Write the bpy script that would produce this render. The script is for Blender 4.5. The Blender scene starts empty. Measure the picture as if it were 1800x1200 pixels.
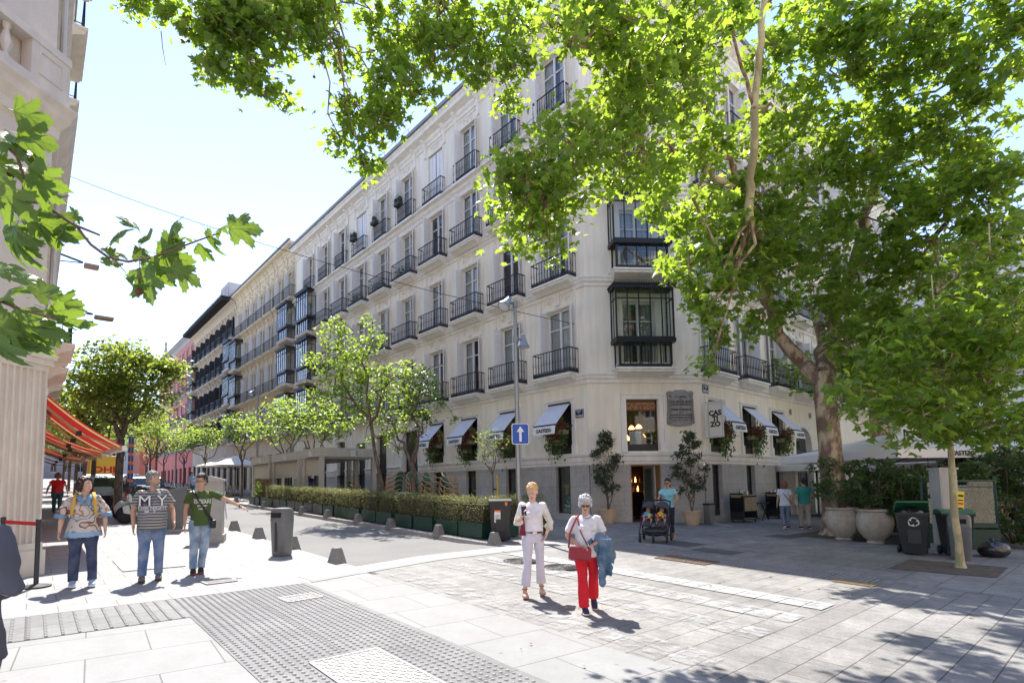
import bpy, math, random
import numpy as np
from math import sin, cos, pi, radians as rad
from mathutils import Vector as V, Matrix
random.seed(7); RNG = np.random.default_rng(7)
SC = bpy.context.scene
COL = SC.collection
# ------------------------------------------------------------------ camera
FPX = 950.0; YAW = rad(39.3); PIT = rad(4.17); ROL = rad(-.79)
_f = V((sin(YAW)*cos(PIT), cos(YAW)*cos(PIT), sin(PIT)))
_r = V((cos(YAW), -sin(YAW), 0)); _u = _r.cross(_f)
CR = cos(ROL)*_r + sin(ROL)*_u; CU = -sin(ROL)*_r + cos(ROL)*_u; CF = _f
CAMP = V((0, 0, 1.6))
cam = bpy.data.cameras.new('camera'); co = bpy.data.objects.new('camera', cam); COL.objects.link(co)
cam.sensor_width = 36; cam.lens = FPX/1800*36; cam.shift_x = 66/1800; cam.shift_y = 183/1800
cam.clip_start = .05; cam.clip_end = 3000
M = Matrix((CR, CU, -CF)).transposed().to_4x4(); M.translation = CAMP
co.matrix_world = M; SC.camera = co
# ------------------------------------------------------------------ world, sun, exposure
SUND = V((.24, .57, 1)).normalized()          # towards the sun
w = bpy.data.worlds.new('World'); SC.world = w; w.use_nodes = True
nt = w.node_tree; bg = nt.nodes['Background']
sky = nt.nodes.new('ShaderNodeTexSky'); sky.sky_type = 'NISHITA'; sky.sun_disc = False
sky.sun_elevation = math.asin(SUND.z); sky.sun_rotation = math.atan2(SUND.x, SUND.y)
sky.air_density = 1.0; sky.dust_density = .05; sky.ozone_density = 1.3
hs = nt.nodes.new('ShaderNodeVectorMath'); hs.operation = 'MULTIPLY'; hs.inputs[1].default_value = (1.04, .92, .95); nt.links.new(sky.outputs[0], hs.inputs[0]); nt.links.new(hs.outputs[0], bg.inputs[0]); bg.inputs[1].default_value = .15
sl = bpy.data.lights.new('sun', 'SUN'); sl.energy = 3.6; sl.angle = rad(.55); sl.color = (1, .955, .89)
so = bpy.data.objects.new('sun', sl); COL.objects.link(so)
so.rotation_euler = (-SUND).to_track_quat('-Z', 'Y').to_euler(); so.location = (0, 0, 40)
SC.view_settings.view_transform = 'Standard'; SC.view_settings.look = 'None'
SC.view_settings.gamma = 1; SC.view_settings.exposure = 1.52
SC.cycles.max_bounces = 6; SC.cycles.transparent_max_bounces = 8; SC.cycles.diffuse_bounces = 4
SC.cycles.transmission_bounces = 5; SC.cycles.glossy_bounces = 3

def gz(x, y): return .03*y - .008*x - .13
def at(u, v, d):                               # point seen at photo pixel (u, v), d metres deep
    return CAMP + (CR*((u-834)/FPX) - CU*((v-783)/FPX) + CF)*d
# ------------------------------------------------------------------ materials
MATS = {}
def new_mat(n):
    m = bpy.data.materials.new(n); m.use_nodes = True; return m, m.node_tree, m.node_tree.nodes['Principled BSDF']
def N(nt, t, **k):
    n = nt.nodes.new(t)
    for a, b in k.items():
        if a.startswith('i_'): n.inputs[a[2:].replace('_', ' ')].default_value = b
        else: setattr(n, a, b)
    return n
def col(c): return (c[0], c[1], c[2], 1)
def mat(n, c=(.5, .5, .5), r=.7, metal=0, ns=None, na=.15, bs=None, ba=.2, spec=.5, emit=None, es=1, ns2=None, na2=.2, dirt=None, coat=0):
    """plain surface: base colour with fine and broad variation, bump, optional streaky dirt"""
    if n in MATS: return MATS[n]
    m, nt, b = new_mat(n); L = nt.links.new
    b.inputs['Base Color'].default_value = col(c); b.inputs['Roughness'].default_value = r
    b.inputs['Metallic'].default_value = metal; b.inputs['Specular IOR Level'].default_value = spec
    if coat: b.inputs['Coat Weight'].default_value = coat
    tc = N(nt, 'ShaderNodeTexCoord')
    cur = None
    def mulnoise(cur, sc, am, vec=None, det=4):
        nz = N(nt, 'ShaderNodeTexNoise', i_Scale=sc, i_Detail=det)
        L(vec or tc.outputs['Object'], nz.inputs['Vector'])
        mr = N(nt, 'ShaderNodeMapRange'); mr.inputs[1].default_value = .25; mr.inputs[2].default_value = .75
        mr.inputs[3].default_value = 1-am; mr.inputs[4].default_value = 1+am*.6
        L(nz.outputs[0], mr.inputs[0])
        mx = N(nt, 'ShaderNodeVectorMath', operation='SCALE')
        if cur is None: mx.inputs[0].default_value = c[:3]
        else: L(cur, mx.inputs[0])
        L(mr.outputs[0], mx.inputs['Scale']); return mx.outputs[0]
    if ns: cur = mulnoise(cur, ns, na)
    if ns2: cur = mulnoise(cur, ns2, na2)
    if dirt:
        mp = N(nt, 'ShaderNodeMapping'); mp.inputs['Scale'].default_value = (3, 3, .35); L(tc.outputs['Object'], mp.inputs[0])
        cur = mulnoise(cur, 1.3, dirt, mp.outputs[0], 6)
    if cur is not None: L(cur, b.inputs['Base Color'])
    if bs:
        nz = N(nt, 'ShaderNodeTexNoise', i_Scale=bs, i_Detail=5); L(tc.outputs['Object'], nz.inputs['Vector'])
        bp = N(nt, 'ShaderNodeBump', i_Strength=ba, i_Distance=.02); L(nz.outputs[0], bp.inputs['Height']); L(bp.outputs[0], b.inputs['Normal'])
    if emit: b.inputs['Emission Color'].default_value = col(emit); b.inputs['Emission Strength'].default_value = es
    MATS[n] = m; return m
def leafmat(n, c1, c2, tr, tw=.45, rough=.38):
    if n in MATS: return MATS[n]
    m, nt, b = new_mat(n); L = nt.links.new
    ge = N(nt, 'ShaderNodeNewGeometry')
    rp = N(nt, 'ShaderNodeValToRGB'); rp.color_ramp.elements[0].color = col(c1); rp.color_ramp.elements[1].color = col(c2)
    L(ge.outputs['Random Per Island'], rp.inputs[0]); L(rp.outputs[0], b.inputs['Base Color'])
    b.inputs['Roughness'].default_value = rough; b.inputs['Specular IOR Level'].default_value = .45
    t = N(nt, 'ShaderNodeBsdfTranslucent')
    r2 = N(nt, 'ShaderNodeValToRGB'); r2.color_ramp.elements[0].color = col([x*.65 for x in tr]); r2.color_ramp.elements[1].color = col([min(1, x*1.3) for x in tr])
    mm = N(nt, 'ShaderNodeMath', operation='FRACT'); m2 = N(nt, 'ShaderNodeMath', operation='MULTIPLY'); m2.inputs[1].default_value = 7.3
    L(ge.outputs['Random Per Island'], m2.inputs[0]); L(m2.outputs[0], mm.inputs[0]); L(mm.outputs[0], r2.inputs[0]); L(r2.outputs[0], t.inputs[0])
    mx = N(nt, 'ShaderNodeMixShader'); mx.inputs[0].default_value = tw
    L(b.outputs[0], mx.inputs[1]); L(t.outputs[0], mx.inputs[2]); L(mx.outputs[0], nt.nodes['Material Output'].inputs[0])
    MATS[n] = m; return m
def glassmat(n, tint=(.9, .95, .95), dark=.0, refl=1.0):
    """thin pane: see-through with a Fresnel reflection"""
    if n in MATS: return MATS[n]
    m, nt, b = new_mat(n); L = nt.links.new; nt.nodes.remove(b)
    t = N(nt, 'ShaderNodeBsdfTransparent'); t.inputs[0].default_value = col(tint)
    g = N(nt, 'ShaderNodeBsdfGlossy'); g.inputs['Roughness'].default_value = .02
    fr = N(nt, 'ShaderNodeLayerWeight', i_Blend=.5); pw = N(nt, 'ShaderNodeMath', operation='POWER'); pw.inputs[1].default_value = 3.2; L(fr.outputs['Facing'], pw.inputs[0]); mu = N(nt, 'ShaderNodeMath', operation='MULTIPLY_ADD'); mu.inputs[1].default_value = .8*refl; mu.inputs[2].default_value = .09
    L(pw.outputs[0], mu.inputs[0]); mx = N(nt, 'ShaderNodeMixShader'); L(mu.outputs[0], mx.inputs[0]); L(t.outputs[0], mx.inputs[1]); L(g.outputs[0], mx.inputs[2])
    L(mx.outputs[0], nt.nodes['Material Output'].inputs[0]); MATS[n] = m; return m
# ------------------------------------------------------------------ mesh builder
class MB:
    def __init__(s): s.v = []; s.f = []; s.m = []
    def add(s, vs, fs, mi=0):
        o = len(s.v); s.v.extend([tuple(p) for p in vs]); s.f.extend([tuple(i+o for i in f) for f in fs]); s.m.extend([mi]*len(fs)); return s
    def box(s, x0, x1, y0, y1, z0, z1, mi=0, top=None):
        a = [(x0, y0), (x1, y0), (x1, y1), (x0, y1)]
        if top is None: b = a
        else:
            cx, cy = (x0+x1)/2, (y0+y1)/2
            b = [((x-cx)*top+cx, (y-cy)*top+cy) for x, y in a]
        return s.add([(x, y, z0) for x, y in a]+[(x, y, z1) for x, y in b], [(3, 2, 1, 0), (4, 5, 6, 7), (0, 1, 5, 4), (1, 2, 6, 5), (2, 3, 7, 6), (3, 0, 4, 7)], mi)
    def bar(s, p, q, w, h, mi=0, up=(0, 0, 1)):
        p, q = V(p), V(q); d = (q-p).normalized(); u = V(up)
        if abs(d.dot(u)) > .99: u = V((0, 1, 0))
        a = d.cross(u).normalized()*w/2; b = a.cross(d).normalized()*h/2
        return s.add([p-a-b, p+a-b, p+a+b, p-a+b, q-a-b, q+a-b, q+a+b, q-a+b], [(0, 1, 2, 3), (7, 6, 5, 4), (0, 4, 5, 1), (1, 5, 6, 2), (2, 6, 7, 3), (3, 7, 4, 0)], mi)
    def tube(s, pts, r, n=8, mi=0, cap=True, fixed=None, close=False):
        pts = [V(p) for p in pts]; k = len(pts)
        if not isinstance(r, (list, tuple)): r = [r]*k
        vs = []; A = None
        for i, p in enumerate(pts):
            if close: d = (pts[(i+1) % k]-pts[i-1]).normalized()
            else: d = (pts[min(i+1, k-1)]-pts[max(i-1, 0)]); d = d.normalized() if d.length > 1e-9 else V((0, 0, 1))
            if fixed: a = V(fixed); a = (a-d*a.dot(d)).normalized()
            else:
                if A is None: A = V((1, 0, 0)) if abs(d.x) < .8 else V((0, 1, 0))
                a = (A-d*A.dot(d)).normalized(); A = a
            b = d.cross(a); rr = r[i]
            rx, ry = rr if isinstance(rr, (tuple, list)) else (rr, rr)
            for j in range(n):
                t = 2*pi*j/n; vs.append(p+a*(rx*cos(t))+b*(ry*sin(t)))
        fs = []
        for i in range(k if close else k-1):
            for j in range(n):
                q = (i+1) % k; fs.append((i*n+j, i*n+(j+1) % n, q*n+(j+1) % n, q*n+j))
        if cap and not close: fs.append(tuple(range(n-1, -1, -1))); fs.append(tuple((k-1)*n+j for j in range(n)))
        return s.add(vs, fs, mi)
    def lathe(s, prof, c=(0, 0, 0), n=16, mi=0, a0=0, a1=2*pi):
        full = abs(a1-a0-2*pi) < 1e-6; m = n if full else n+1
        vs = [(c[0]+r*cos(a0+(a1-a0)*j/n), c[1]+r*sin(a0+(a1-a0)*j/n), c[2]+z) for r, z in prof for j in range(m)]
        fs = [(i*m+j, i*m+(j+1) % m, (i+1)*m+(j+1) % m, (i+1)*m+j) for i in range(len(prof)-1) for j in range(n)]
        if prof[0][0] > 1e-4 and full: fs.append(tuple(range(m-1, -1, -1)))
        if prof[-1][0] > 1e-4 and full: fs.append(tuple((len(prof)-1)*m+j for j in range(m)))
        return s.add(vs, fs, mi)
    def ell(s, c, r, n=10, m=7, mi=0, R=None):
        c = V(c); r = r if isinstance(r, (tuple, list)) else (r, r, r); vs = []; fs = []
        for i in range(m+1):
            t = pi*i/m
            for j in range(n):
                p = V((r[0]*sin(t)*cos(2*pi*j/n), r[1]*sin(t)*sin(2*pi*j/n), r[2]*cos(t)))
                if R: p = R @ p
                vs.append(c+p)
        for i in range(m):
            for j in range(n): fs.append((i*n+j, (i+1)*n+j, (i+1)*n+(j+1) % n, i*n+(j+1) % n))
        return s.add(vs, fs, mi)
    def prism(s, poly, p0, p1, ax='y', mi=0):
        """polygon in the two other axes, extruded along ax"""
        def P(a, b, t): return {'y': (a, t, b), 'x': (t, a, b), 'z': (a, b, t)}[ax]
        n = len(poly); vs = [P(a, b, p0) for a, b in poly]+[P(a, b, p1) for a, b in poly]
        return s.add(vs, [tuple(range(n)), tuple(range(2*n-1, n-1, -1))]+[(i, n+i, n+(i+1) % n, (i+1) % n) for i in range(n)], mi)
    def quad(s, a, b, c, d, mi=0): return s.add([a, b, c, d], [(0, 1, 2, 3)], mi)
    def grid(s, nx, ny, fn, mi=0):
        vs = [fn(i/nx, j/ny) for j in range(ny+1) for i in range(nx+1)]
        return s.add(vs, [(j*(nx+1)+i, j*(nx+1)+i+1, (j+1)*(nx+1)+i+1, (j+1)*(nx+1)+i) for j in range(ny) for i in range(nx)], mi)
    def sweep(s, path, prof, mi=0, closed_prof=False):
        """profile (out, z) carried along a plan path (list of xy), outwards = right-hand side of travel"""
        P = [V((a, b)) for a, b in path]; n = len(P); rows = []
        for i in range(n):
            d0 = (P[i]-P[i-1]).normalized() if i else (P[1]-P[0]).normalized()
            d1 = (P[i+1]-P[i]).normalized() if i < n-1 else d0
            n0 = V((d0.y, -d0.x)); n1 = V((d1.y, -d1.x)); b = (n0+n1); b = b/(1+n0.dot(n1))
            rows.append([(P[i].x+b.x*o, P[i].y+b.y*o, z) for o, z in prof])
        k = len(prof); vs = [p for r in rows for p in r]
        fs = [(i*k+j, i*k+j+1, (i+1)*k+j+1, (i+1)*k+j) for i in range(n-1) for j in range(k-1)]
        fs += [tuple(range(k-1, -1, -1)), tuple((n-1)*k+j for j in range(k))]
        return s.add(vs, fs, mi)
    def mesh(s, name, mats, smooth=False, ang=None):
        me = bpy.data.meshes.new(name); me.from_pydata(s.v, [], s.f)
        for m in (mats if isinstance(mats, (list, tuple)) else [mats]): me.materials.append(m)
        if len(s.f): me.polygons.foreach_set('material_index', s.m)
        if smooth: me.polygons.foreach_set('use_smooth', [True]*len(me.polygons))
        me.update()
        if ang: me.set_sharp_from_angle(angle=rad(ang))
        return me
    def build(s, name, mats, parent=None, loc=(0, 0, 0), rz=0, smooth=False, ang=None):
        return link(name, s.mesh(name, mats, smooth or bool(ang), ang), parent, loc, rz)
def link(name, me, parent=None, loc=(0, 0, 0), rz=0):
    o = bpy.data.objects.new(name, me); COL.objects.link(o); o.parent = parent; o.location = loc; o.rotation_euler = (0, 0, rz); return o
def thing(name, label, cat, loc=(0, 0, 0), rz=0, group=None):
    o = link(name, None, None, loc, rz); return tag(o, label, cat, group)
def tag(o, label, cat, group=None):
    o['label'] = label; o['category'] = cat
    if group: o['group'] = group
    return o
def struct(o, kind='structure', label=None, cat=None):
    o['kind'] = kind
    o['label'] = label or o.name.replace('_', ' '); o['category'] = cat or o.name.split('.')[0].split('_')[0]
    return o
def dup(root, loc=None, rz=None, label=None, group=None, scale=None):
    def cp(o, par):
        c = o.copy(); COL.objects.link(c); c.parent = par
        for ch in o.children: cp(ch, c)
        return c
    r = cp(root, None)
    if loc is not None: r.location = loc
    if rz is not None: r.rotation_euler = (0, 0, rz)
    if label: r['label'] = label
    if group: r['group'] = group
    if scale: r.scale = (scale,)*3 if isinstance(scale, (int, float)) else scale
    return r
def bevel(o, w=.01, seg=2):
    b = o.modifiers.new('bevel', 'BEVEL'); b.width = w; b.segments = seg; b.limit_method = 'ANGLE'; return o
def text_mb(txt, size, ext=.002, align='CENTER', bold=0, sx=1):
    cu = bpy.data.curves.new('t', 'FONT'); cu.body = txt; cu.size = size; cu.extrude = ext; cu.align_x = align; cu.offset = bold*size; cu.resolution_u = 2
    o = bpy.data.objects.new('t', cu); COL.objects.link(o); bpy.context.view_layer.update()
    me = bpy.data.meshes.new_from_object(o.evaluated_get(bpy.context.evaluated_depsgraph_get()))
    vs = [(v.co.x*sx, v.co.y, v.co.z) for v in me.vertices]; fs = [tuple(p.vertices) for p in me.polygons]
    bpy.data.objects.remove(o); bpy.data.curves.remove(cu); bpy.data.meshes.remove(me)
    return vs, fs
def put_text(mb, txt, size, fn, mi=0, bold=.02, sx=1, ext=.002):
    """fn maps text-plane (x, y, out) to the target space"""
    vs, fs = text_mb(txt, size, ext, bold=bold, sx=sx); mb.add([fn(*v) for v in vs], fs, mi)
# ------------------------------------------------------------------ ground
def brickmat(n, c1, c2, mortar, bw, bh, ms=.01, rot=0, off=.5, rough=.75, var=.12, bump=.3, spot=.15, sq=None, vert=False):
    m, nt, b = new_mat(n); L = nt.links.new
    tc = N(nt, 'ShaderNodeTexCoord'); mp = N(nt, 'ShaderNodeMapping'); mp.inputs['Rotation'].default_value = (rad(-90) if vert else 0, 0, rot)
    L(tc.outputs['Object'], mp.inputs[0])
    br = N(nt, 'ShaderNodeTexBrick', i_Scale=1.0); br.inputs['Color1'].default_value = col(c1); br.inputs['Color2'].default_value = col(c2)
    br.inputs['Mortar'].default_value = col(mortar); br.inputs['Mortar Size'].default_value = ms; br.inputs['Mortar Smooth'].default_value = .2
    br.inputs['Brick Width'].default_value = bw; br.inputs['Row Height'].default_value = bh; br.offset = off; br.inputs['Bias'].default_value = 0
    if sq: br.squash = sq; br.squash_frequency = 3
    L(mp.outputs[0], br.inputs['Vector'])
    cur = br.outputs['Color']
    for sc, am in ((.35, var*1.3), (2.3, var*1.3), (9, var), (38, spot)):
        nz = N(nt, 'ShaderNodeTexNoise', i_Scale=sc, i_Detail=5); L(tc.outputs['Object'], nz.inputs['Vector'])
        mr = N(nt, 'ShaderNodeMapRange'); mr.inputs[1].default_value = .3; mr.inputs[2].default_value = .7; mr.inputs[3].default_value = 1-am; mr.inputs[4].default_value = 1+am*.6
        L(nz.outputs[0], mr.inputs[0]); sc_ = N(nt, 'ShaderNodeVectorMath', operation='SCALE'); L(cur, sc_.inputs[0]); L(mr.outputs[0], sc_.inputs['Scale']); cur = sc_.outputs[0]
    vo = N(nt, 'ShaderNodeTexVoronoi', i_Scale=2.3); L(tc.outputs['Object'], vo.inputs['Vector']); mr = N(nt, 'ShaderNodeMapRange'); mr.inputs[1].default_value = .035; mr.inputs[2].default_value = .06; mr.inputs[3].default_value = .68; mr.inputs[4].default_value = 1.0; L(vo.outputs['Distance'], mr.inputs[0])
    if not vert: sc_ = N(nt, 'ShaderNodeVectorMath', operation='SCALE'); L(cur, sc_.inputs[0]); L(mr.outputs[0], sc_.inputs['Scale']); cur = sc_.outputs[0]
    L(cur, b.inputs['Base Color']); b.inputs['Roughness'].default_value = rough
    bp = N(nt, 'ShaderNodeBump', i_Strength=bump, i_Distance=.01); inv = N(nt, 'ShaderNodeMath', operation='SUBTRACT'); inv.inputs[0].default_value = 1
    L(br.outputs['Fac'], inv.inputs[1]); L(inv.outputs[0], bp.inputs['Height']); L(bp.outputs[0], b.inputs['Normal'])
    MATS[n] = m; return m
SETT = brickmat('grey_sett_paving', (.27, .258, .24), (.22, .212, .198), (.075, .07, .066), .62, .3, .006, rad(0), spot=.2, var=.16)
SLAB = brickmat('light_granite_slabs', (.31, .306, .30), (.27, .267, .262), (.13, .125, .118), .62, .42, .006, 0, spot=.08, var=.07)
BIGSLAB = brickmat('large_pale_slabs', (.265, .26, .252), (.24, .236, .23), (.12, .113, .105), 1.05, .78, .007, rad(4), spot=.06, var=.05)
RSLAB = brickmat('dark_granite_slabs', (.30, .285, .262), (.245, .233, .215), (.09, .085, .08), 1.15, .55, .007, rad(0), spot=.18, var=.18)
ASPH = mat('asphalt', (.20, .195, .188), .9, ns=60, na=.35, ns2=.6, na2=.14, bs=90, ba=.5)
def sheet(name, poly, m, dz=0, fz=gz, cuts=1, label=None):
    """flat-ish patch that follows the ground slope, finely cut so it can bend"""
    mb = MB(); n = len(poly)
    if n == 4 and cuts > 1:
        a, b, c, d = [V(p) for p in poly]
        mb.grid(cuts, cuts, lambda s, t: (lambda p: (p.x, p.y, fz(p.x, p.y)+dz))(((a*(1-s)+b*s)*(1-t)+(d*(1-s)+c*s)*t)))
    else: mb.add([(x, y, fz(x, y)+dz) for x, y in poly], [tuple(range(n))])
    return struct(mb.build(name, m), label=label)
def zroad(x, y): return gz(x, y)-.115*min(1, max(0, (y-9.6)/2.2))
# base ground: reaches the horizon; a hole is not needed since the road sits in a cutting of its own sheets
FARG = mat('far_ground', (.35, .34, .33), .9, ns=.2, na=.1)
mb = MB(); XS = [-900, -60, -14]; 
mb.add([(x, y, gz(x, y)-.35) for x, y in ((-900, -600), (900, -600), (900, 900), (-900, 900))], [(0, 1, 2, 3)])
struct(mb.build('ground', FARG), label='far ground under the city')
sheet('plaza', [(4.6, -12), (60, -12), (60, 9.15), (4.6, 9.15)], SETT, 0, label='grey sett paving of the crossing')
sheet('pavement_left', [(-16, 8.45), (4.75, 8.45), (4.75, 170), (-16, 170)], SLAB, 0, label='pale granite pavement on the sunny side')
sheet('forecourt', [(-16, -12), (4.6, -12), (4.6, 8.45), (-16, 8.45)], BIGSLAB, 0, label='large pale slabs in the foreground')
mb = MB(); ys = [9.15, 9.6, 10.4, 11.2, 11.8, 60, 170]
for a, b in zip(ys, ys[1:]): mb.add([(4.75, a, zroad(4.75, a)), (9.05, a, zroad(9.05, a)), (9.05, b, zroad(9.05, b)), (4.75, b, zroad(4.75, b))], [(0, 1, 2, 3)])
struct(mb.build('road', ASPH), label='asphalt road of the side street')
sheet('pavement_right', [(9.3, 9.15), (60, 9.15), (60, 170), (9.3, 170)], RSLAB, 0, label='grey granite pavement round the corner building')
sheet('terrace_paving', [(11.35, -12), (60, -12), (60, 9.15), (11.35, 9.15)], RSLAB, .004, label='dark slabs of the terrace pavement')
KERB = mat('kerb_granite', (.36, .34, .32), .8, ns=30, na=.2, ns2=1.2, na2=.12, bs=60, ba=.3)
STRIP = mat('strip_granite', (.27, .265, .26), .8, ns=40, na=.2, ns2=1, na2=.1)
mb = MB()
for i in range(150):
    y0 = 9.6+i*1.06; y1 = y0+1.05
    for x0, x1 in ((9.05, 9.3),):
        mb.add([(x0, y0, gz(x0, y0)-.2), (x1, y0, gz(x1, y0)-.2), (x1, y1, gz(x1, y1)-.2), (x0, y1, gz(x0, y1)-.2), (x0+.02, y0, gz(x0, y0)+.004), (x1, y0, gz(x1, y0)+.004), (x1, y1, gz(x1, y1)+.004), (x0+.02, y1, gz(x0, y1)+.004)], [(3, 2, 1, 0), (4, 5, 6, 7), (0, 1, 5, 4), (1, 2, 6, 5), (2, 3, 7, 6), (3, 0, 4, 7)])
    x0, x1 = 4.55, 4.75
    mb.add([(x0, y0, gz(x0, y0)-.2), (x1, y0, gz(x1, y0)-.2), (x1, y1, gz(x1, y1)-.2), (x0, y1, gz(x0, y1)-.2), (x0, y0, gz(x0, y0)+.004), (x1-.01, y0, gz(x1, y0)+.004), (x1-.01, y1, gz(x1, y1)+.004), (x0, y1, gz(x0, y1)+.004)], [(3, 2, 1, 0), (4, 5, 6, 7), (0, 1, 5, 4), (1, 2, 6, 5), (2, 3, 7, 6), (3, 0, 4, 7)])
struct(mb.build('kerb', KERB), label='granite kerbs on both sides of the road')
# strips across the mouth of the street: a pale band and a darker one
sheet('crossing_band', [(3.55, 8.62), (6.5, 9.32), (11.3, 9.50), (11.3, 9.92), (6.4, 9.75), (3.5, 9.0)], KERB, .006, label='pale stone band across the street mouth')
sheet('crossing_strip', [(3.5, 8.40), (6.5, 9.08), (11.3, 9.24), (11.3, 9.5), (6.5, 9.32), (3.55, 8.62)], STRIP, .008, label='dark stone strip across the street mouth')
# worn zebra bars
def wornmat():
    m, nt, b = new_mat('worn_white_paint'); L = nt.links.new
    b.inputs['Base Color'].default_value = (.36, .355, .345, 1); b.inputs['Roughness'].default_value = .75
    tc = N(nt, 'ShaderNodeTexCoord'); at_ = N(nt, 'ShaderNodeAttribute', attribute_name='wear')
    n1 = N(nt, 'ShaderNodeTexNoise', i_Scale=4.5, i_Detail=9); n1.inputs['Roughness'].default_value = .72; L(tc.outputs['Object'], n1.inputs['Vector'])
    br = N(nt, 'ShaderNodeTexBrick', i_Scale=1.0); br.inputs['Brick Width'].default_value = .62; br.inputs['Row Height'].default_value = .3; br.inputs['Mortar Size'].default_value = .008
    L(tc.outputs['Object'], br.inputs['Vector'])
    ad = N(nt, 'ShaderNodeMath', operation='SUBTRACT'); L(n1.outputs[0], ad.inputs[0]); L(at_.outputs['Fac'], ad.inputs[1])
    mu = N(nt, 'ShaderNodeMapRange'); mu.inputs[1].default_value = -.10; mu.inputs[2].default_value = .16; L(ad.outputs[0], mu.inputs[0])
    f2 = N(nt, 'ShaderNodeMath', operation='SUBTRACT'); L(mu.outputs[0], f2.inputs[0]); L(br.outputs['Fac'], f2.inputs[1]); f2.use_clamp = True
    tr = N(nt, 'ShaderNodeBsdfTransparent'); mx = N(nt, 'ShaderNodeMixShader'); L(f2.outputs[0], mx.inputs[0]); L(tr.outputs[0], mx.inputs[1]); L(b.outputs[0], mx.inputs[2])
    L(mx.outputs[0], nt.nodes['Material Output'].inputs[0]); return m
WORN = wornmat()
for x, y0, y1, wear in ((8.38, 2.75, 8.9, .34), (7.35, 2.75, 8.8, .44), (6.32, 2.7, 8.6, .50), (5.0, 2.6, 8.3, .53)):
    mb = MB(); mb.add([(a, b, gz(a, b)+.012) for a, b in ((x-.25, y0), (x+.25, y0), (x+.25, y1), (x-.25, y1))], [(0, 1, 2, 3)])
    o = mb.build('zebra_marking', WORN); at_ = o.data.attributes.new('wear', 'FLOAT', 'POINT'); at_.data.foreach_set('value', [wear]*4)
    struct(o, label='worn white zebra bar on the setts')
# tactile paving with real studs and ribs
TACT = mat('tactile_grey', (.25, .245, .238), .75, ns=3, na=.12, ns2=50, na2=.12)
TJ = brickmat('tactile_tiles', (.205, .20, .195), (.175, .172, .168), (.08, .076, .07), .6, .6, .008, 0, off=0)
def studs(name, x0, x1, y0, y1, sp=.08, ribs=False, label='', skip=None):
    mb = MB(); P = [V((x0, y0)), V((x1, y0)), V((x1, y1)), V((x0, y1))]
    mb.add([(p.x, p.y, gz(p.x, p.y)+.006) for p in P], [(0, 1, 2, 3)], 1)
    x = x0+sp/2
    while x < x1-sp*.4:
        y = y0+sp/2
        while y < y1-sp*.3:
            if not (skip and skip[0] < x < skip[1] and skip[2] < y < skip[3]):
                z = gz(x, y)+.006; r = .024
                if ribs:
                    L_ = .034
                    mb.box(x-.017, x+.017, y-L_, y+L_, z-.004, z+.011, 0, top=.75)
                else:
                    vs = [(x+r*cos(k*pi/3), y+r*sin(k*pi/3), z) for k in range(6)]+[(x+r*.6*cos(k*pi/3), y+r*.6*sin(k*pi/3), z+.011) for k in range(6)]
                    mb.add(vs, [(k, (k+1) % 6, 6+(k+1) % 6, 6+k) for k in range(6)]+[(6, 7, 8, 9, 10, 11)], 0)
            y += sp
        x += sp*(1.9 if ribs else 1)
    return struct(mb.build(name, [TACT, TJ]), label=label)
studs('tactile_paving', 1.52, 3.42, 2.4, 8.42, label='studded tactile paving leading to the crossing', skip=(2.0, 2.72, 3.4, 4.9))
studs('tactile_paving', -4, 1.52, 7.25, 8.42, .075, True, 'ribbed tactile paving across the pavement')
studs('tactile_paving', 10.75, 11.6, 2.9, 9.1, .085, False, 'studded tactile paving on the far side of the crossing')
# iron covers and gratings: flat ironwork set in the paving
IRON = mat('cast_iron', (.09, .088, .085), .55, .6, ns=20, na=.3, bs=40, ba=.3)
IRONL = mat('pale_iron', (.30, .29, .28), .6, .35, ns=20, na=.2, bs=40, ba=.3)
def cover(x, y, r, label):
    mb = MB(); mb.lathe([(0.0, .0), (r, 0), (r, .008)], n=28); mb.v = [(a, b, c) for a, b, c in mb.v]
    for q in (.95, .72, .5, .28):
        mb.tube([(r*q*cos(t*pi/12), r*q*sin(t*pi/12), .01) for t in range(24)], .012, 4, close=True)
    for k in range(16):
        a = k*pi/8; mb.bar((r*.1*cos(a), r*.1*sin(a), .01), (r*.95*cos(a), r*.95*sin(a), .01), .02, .012)
    o = mb.build('manhole_cover', IRON, loc=(x, y, gz(x, y)+.008)); tag(o, label, 'manhole cover', 'iron covers in the paving'); return o
cover(7.69, 7.98, .36, 'round cast iron manhole cover half hidden behind the blonde woman')
cover(7.84, 7.0, .36, 'round cast iron manhole cover between the two walking women')
def plate(x, y, sx, sy, rz, label, m, nx=10, ny=10, name='metal_cover', cat='cover', kind='diamond'):
    mb = MB(); mb.box(-sx/2, sx/2, -sy/2, sy/2, -.03, .004)
    for i in range(nx):
        for j in range(ny):
            px, py = -sx/2+(i+.5)*sx/nx, -sy/2+(j+.5)*sy/ny; a = pi/4 if (i+j) % 2 else -pi/4
            if kind == 'diamond': mb.bar((px-.45*sx/nx*cos(a), py-.45*sy/ny*sin(a), .005), (px+.45*sx/nx*cos(a), py+.45*sy/ny*sin(a), .005), .014, .008)
        if kind == 'bars': mb.bar((px, -sy/2+.03, .006), (px, sy/2-.03, .006), .018, .014)
    for a, b in (((-sx/2, -sy/2), (sx/2, -sy/2)), ((sx/2, -sy/2), (sx/2, sy/2)), ((sx/2, sy/2), (-sx/2, sy/2)), ((-sx/2, sy/2), (-sx/2, -sy/2))): mb.bar((*a, .004), (*b, .004), .03, .012)
    o = mb.build(name, m, loc=(x, y, gz(x, y)+.008), rz=rz); o.rotation_euler = (.03, .008, rz) ; tag(o, label, cat, 'iron covers in the paving'); return o
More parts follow.
